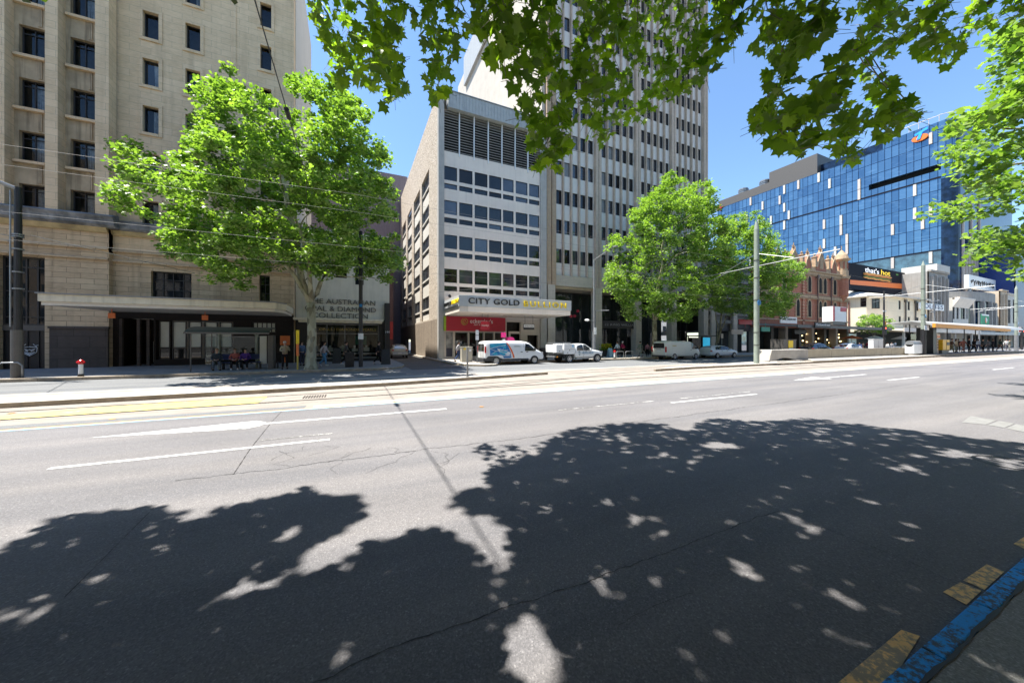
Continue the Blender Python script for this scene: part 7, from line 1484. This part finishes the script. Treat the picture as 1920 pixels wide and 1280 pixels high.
b = MB(); b.box(xy(1750,18.1),xy(1756,18.1),18.1,19.6,.3,3.7); b.build('end_panel', M['black_paint'], t); b = MB(); b.box(66.5,71,20,20.05,.6,2.9); b.build('glass_panel', M['clear'], t); b = MB(); b.box(66,70.5,19,19.4,.7,.78); b.box(66.2,70.3,19.1,19.3,.3,.7); b.build('bench', M['frame_dark'], t)
x0, x1 = xy(1757,18.4), xy(1763,18.4); tt = thing('info_column', 'slim white and orange timetable column beside the yellow machine', 'info column', ((x0+x1)/2,18.4,.3)); b = MB(); b.box(x0,x1,18.4,18.7,.3,2.9); b.build('column', M['panel_white'], tt, bevel=.02)
for k in range(5): b = MB(); b.box(x0+.05,x1-.05,18.38,18.397,1.0+k*.36,1.2+k*.36); b.build('timetable', M['orange_sign'] if k == 4 else M['galv'], tt)
x0, x1 = xy(1768,18.0), xy(1781,18.0); tt = thing('ticket_machine', 'bright yellow ticket machine on the tram platform', 'ticket machine', ((x0+x1)/2,18,.3)); b = MB(); b.box(x0,x1,18.0,18.8,.75,2.15); b.build('body', flat('machine_yellow', (.75,.42,.01), .4), tt, bevel=.05); b = MB(); b.box(x0+.1,x1-.1,18.1,18.7,.3,.75); b.build('plinth', M['frame_bronze'], tt); b = MB(); b.box((x0+x1)/2-.015,(x0+x1)/2+.015,17.98,17.997,.8,2.1); b.box((x0+x1)/2+.1,x1-.15,17.97,17.996,1.4,1.8); b.build('face_plate', M['frame_dark'], tt)
# railing and cafe furniture by the hotel
t = thing('railing', 'white railing in front of the far cafe tables', 'railing', (86,25.8,0)); xa, xb = xy(1659,25.8), xy(1700,25.8); b = MB(); b.box(xa,xb,25.8,25.85,.95,1.08); b.box(xa,xb,25.8,25.85,.45,.55); b.build('rail', M['white_plastic'], t)
for k in range(4): xx = xa+(xb-xa)*k/3; b = MB(); b.box(xx-.05,xx+.05,25.8,25.86,0,1.08); b.build('rail_post', M['white_plastic'], t)
for k, q in enumerate((1597,1640,1690)): x = xy(q,31); tt = thing('cafe_umbrella', ['leftmost orange edged cafe umbrella by the gothic block','cafe umbrella behind the white control cabinet','cafe umbrella behind the white railing'][k], 'umbrella', (x,31,.15), 'cafe umbrellas along the far shops'); b = MB(); b.cyl((x,31,.15),(x,31,2.9), .04, n=6); b.build('pole', M['galv'], tt); b = MB(); b.tube([(x,31,2.4),(x,31,2.42),(x,31,3.0)], [1.5,1.5,.05], 8); b.build('canopy', M['white_plastic' if k else 'orange_sign'], tt)
# ------------------------------------------------------------------ overhead wires
M['wire'] = flat('wire', (.06,.06,.06), .4, .5); M['wire_pale'] = flat('wire_pale', (.16,.16,.155), .6)
def wire(pts, label, r_=.011, m_='wire_pale'):
    b = MB(); b.tube(pts, r_, 5, caps=False); tag(b.build('overhead_wire', M[m_]), label, 'wire')
def along(Y, z, x0=-60, x1=200, sag=.25, span=32):
    n = int((x1-x0)/2); return [(x0+(x1-x0)*i/n, Y, z-sag*math.sin(math.pi*(((x0+(x1-x0)*i/n) % span)/span))) for i in range(n+1)]
wire(along(13.8,7.2), 'upper pale messenger wire above the near tram track', .0045); wire(along(13.75,6.55,sag=.1), 'lower pale wire just beneath the near messenger wire', .004); wire(along(13.8,5.3,sag=.03), 'contact wire hanging lowest over the near track', .0045)
wire(along(18.3,5.45,sag=.03), 'contact wire over the far tram track', .0045)
w0 = (-1.75,-3,8.35); wire([(-1.75,-9,8.2),(-1.75,2,8.5),(-1.75,9,8.75),(-1.75,17.5,9.0),(-2.6,25.9,9.2)], 'dark span wire crossing the street high at the left', .014, 'wire')
b = MB(); b.tube([(-1.75,12.3,8.84),(-1.75,12.8,8.86)], .07, 8); tag(b.build('insulator', M['wire']), 'dark insulator on the high span wire', 'insulator')
x0, z0 = at_y(57,441,20); x1, z1 = at_y(365,512,26.5); wire([(x0,20,z0),(x1,26.5,z1)], 'bright pale guy wire slanting down across the stone facade', .016)
x0, z0 = at_y(-20,433,20); wire([(x0,20,z0),(xy(30,25.1),25.1,zy(30,446,25.1))], 'pale guy wire meeting the left tram pole', .016)
x0, z0 = at_y(820,548,27); x1, z1 = at_y(1108,522,28.3); wire([(x0,27,z0),(x1,28.3,z1)], 'pale wire passing above the gold canopy to the lamp post', .012)
# scattered fallen leaves on the road
r = random.Random(77); pts = [(212,785),(25,775),(1510,700),(905,762)]+[(r.uniform(60,1800), r.uniform(745,1180)) for _ in range(34)]
for i, (px_, py_) in enumerate(pts[:4]):
    x, y = ground(px_, py_); lv = leaves('fallen_leaf', [(x,y,.012)], flat('dry_leaf', (.42,.22,.07), .7) if i == 0 else bpy.data.materials['dry_leaf'], None, np.random.default_rng(i), (.12,.17), .97)
    tag(lv, ['dry brown leaf on the orange line left of the arrow','dry brown leaf on the concrete at the left edge','dry brown leaf near the distant white arrow','dry brown leaf beside the foreground arrow shaft'][i], 'leaf')
for o in list(bpy.data.objects):
    if o.type == 'MESH' and o.data.materials and any(m_ is None for m_ in o.data.materials) and all(s.material is None for s in o.material_slots): o.data.materials[0] = M['black_paint']
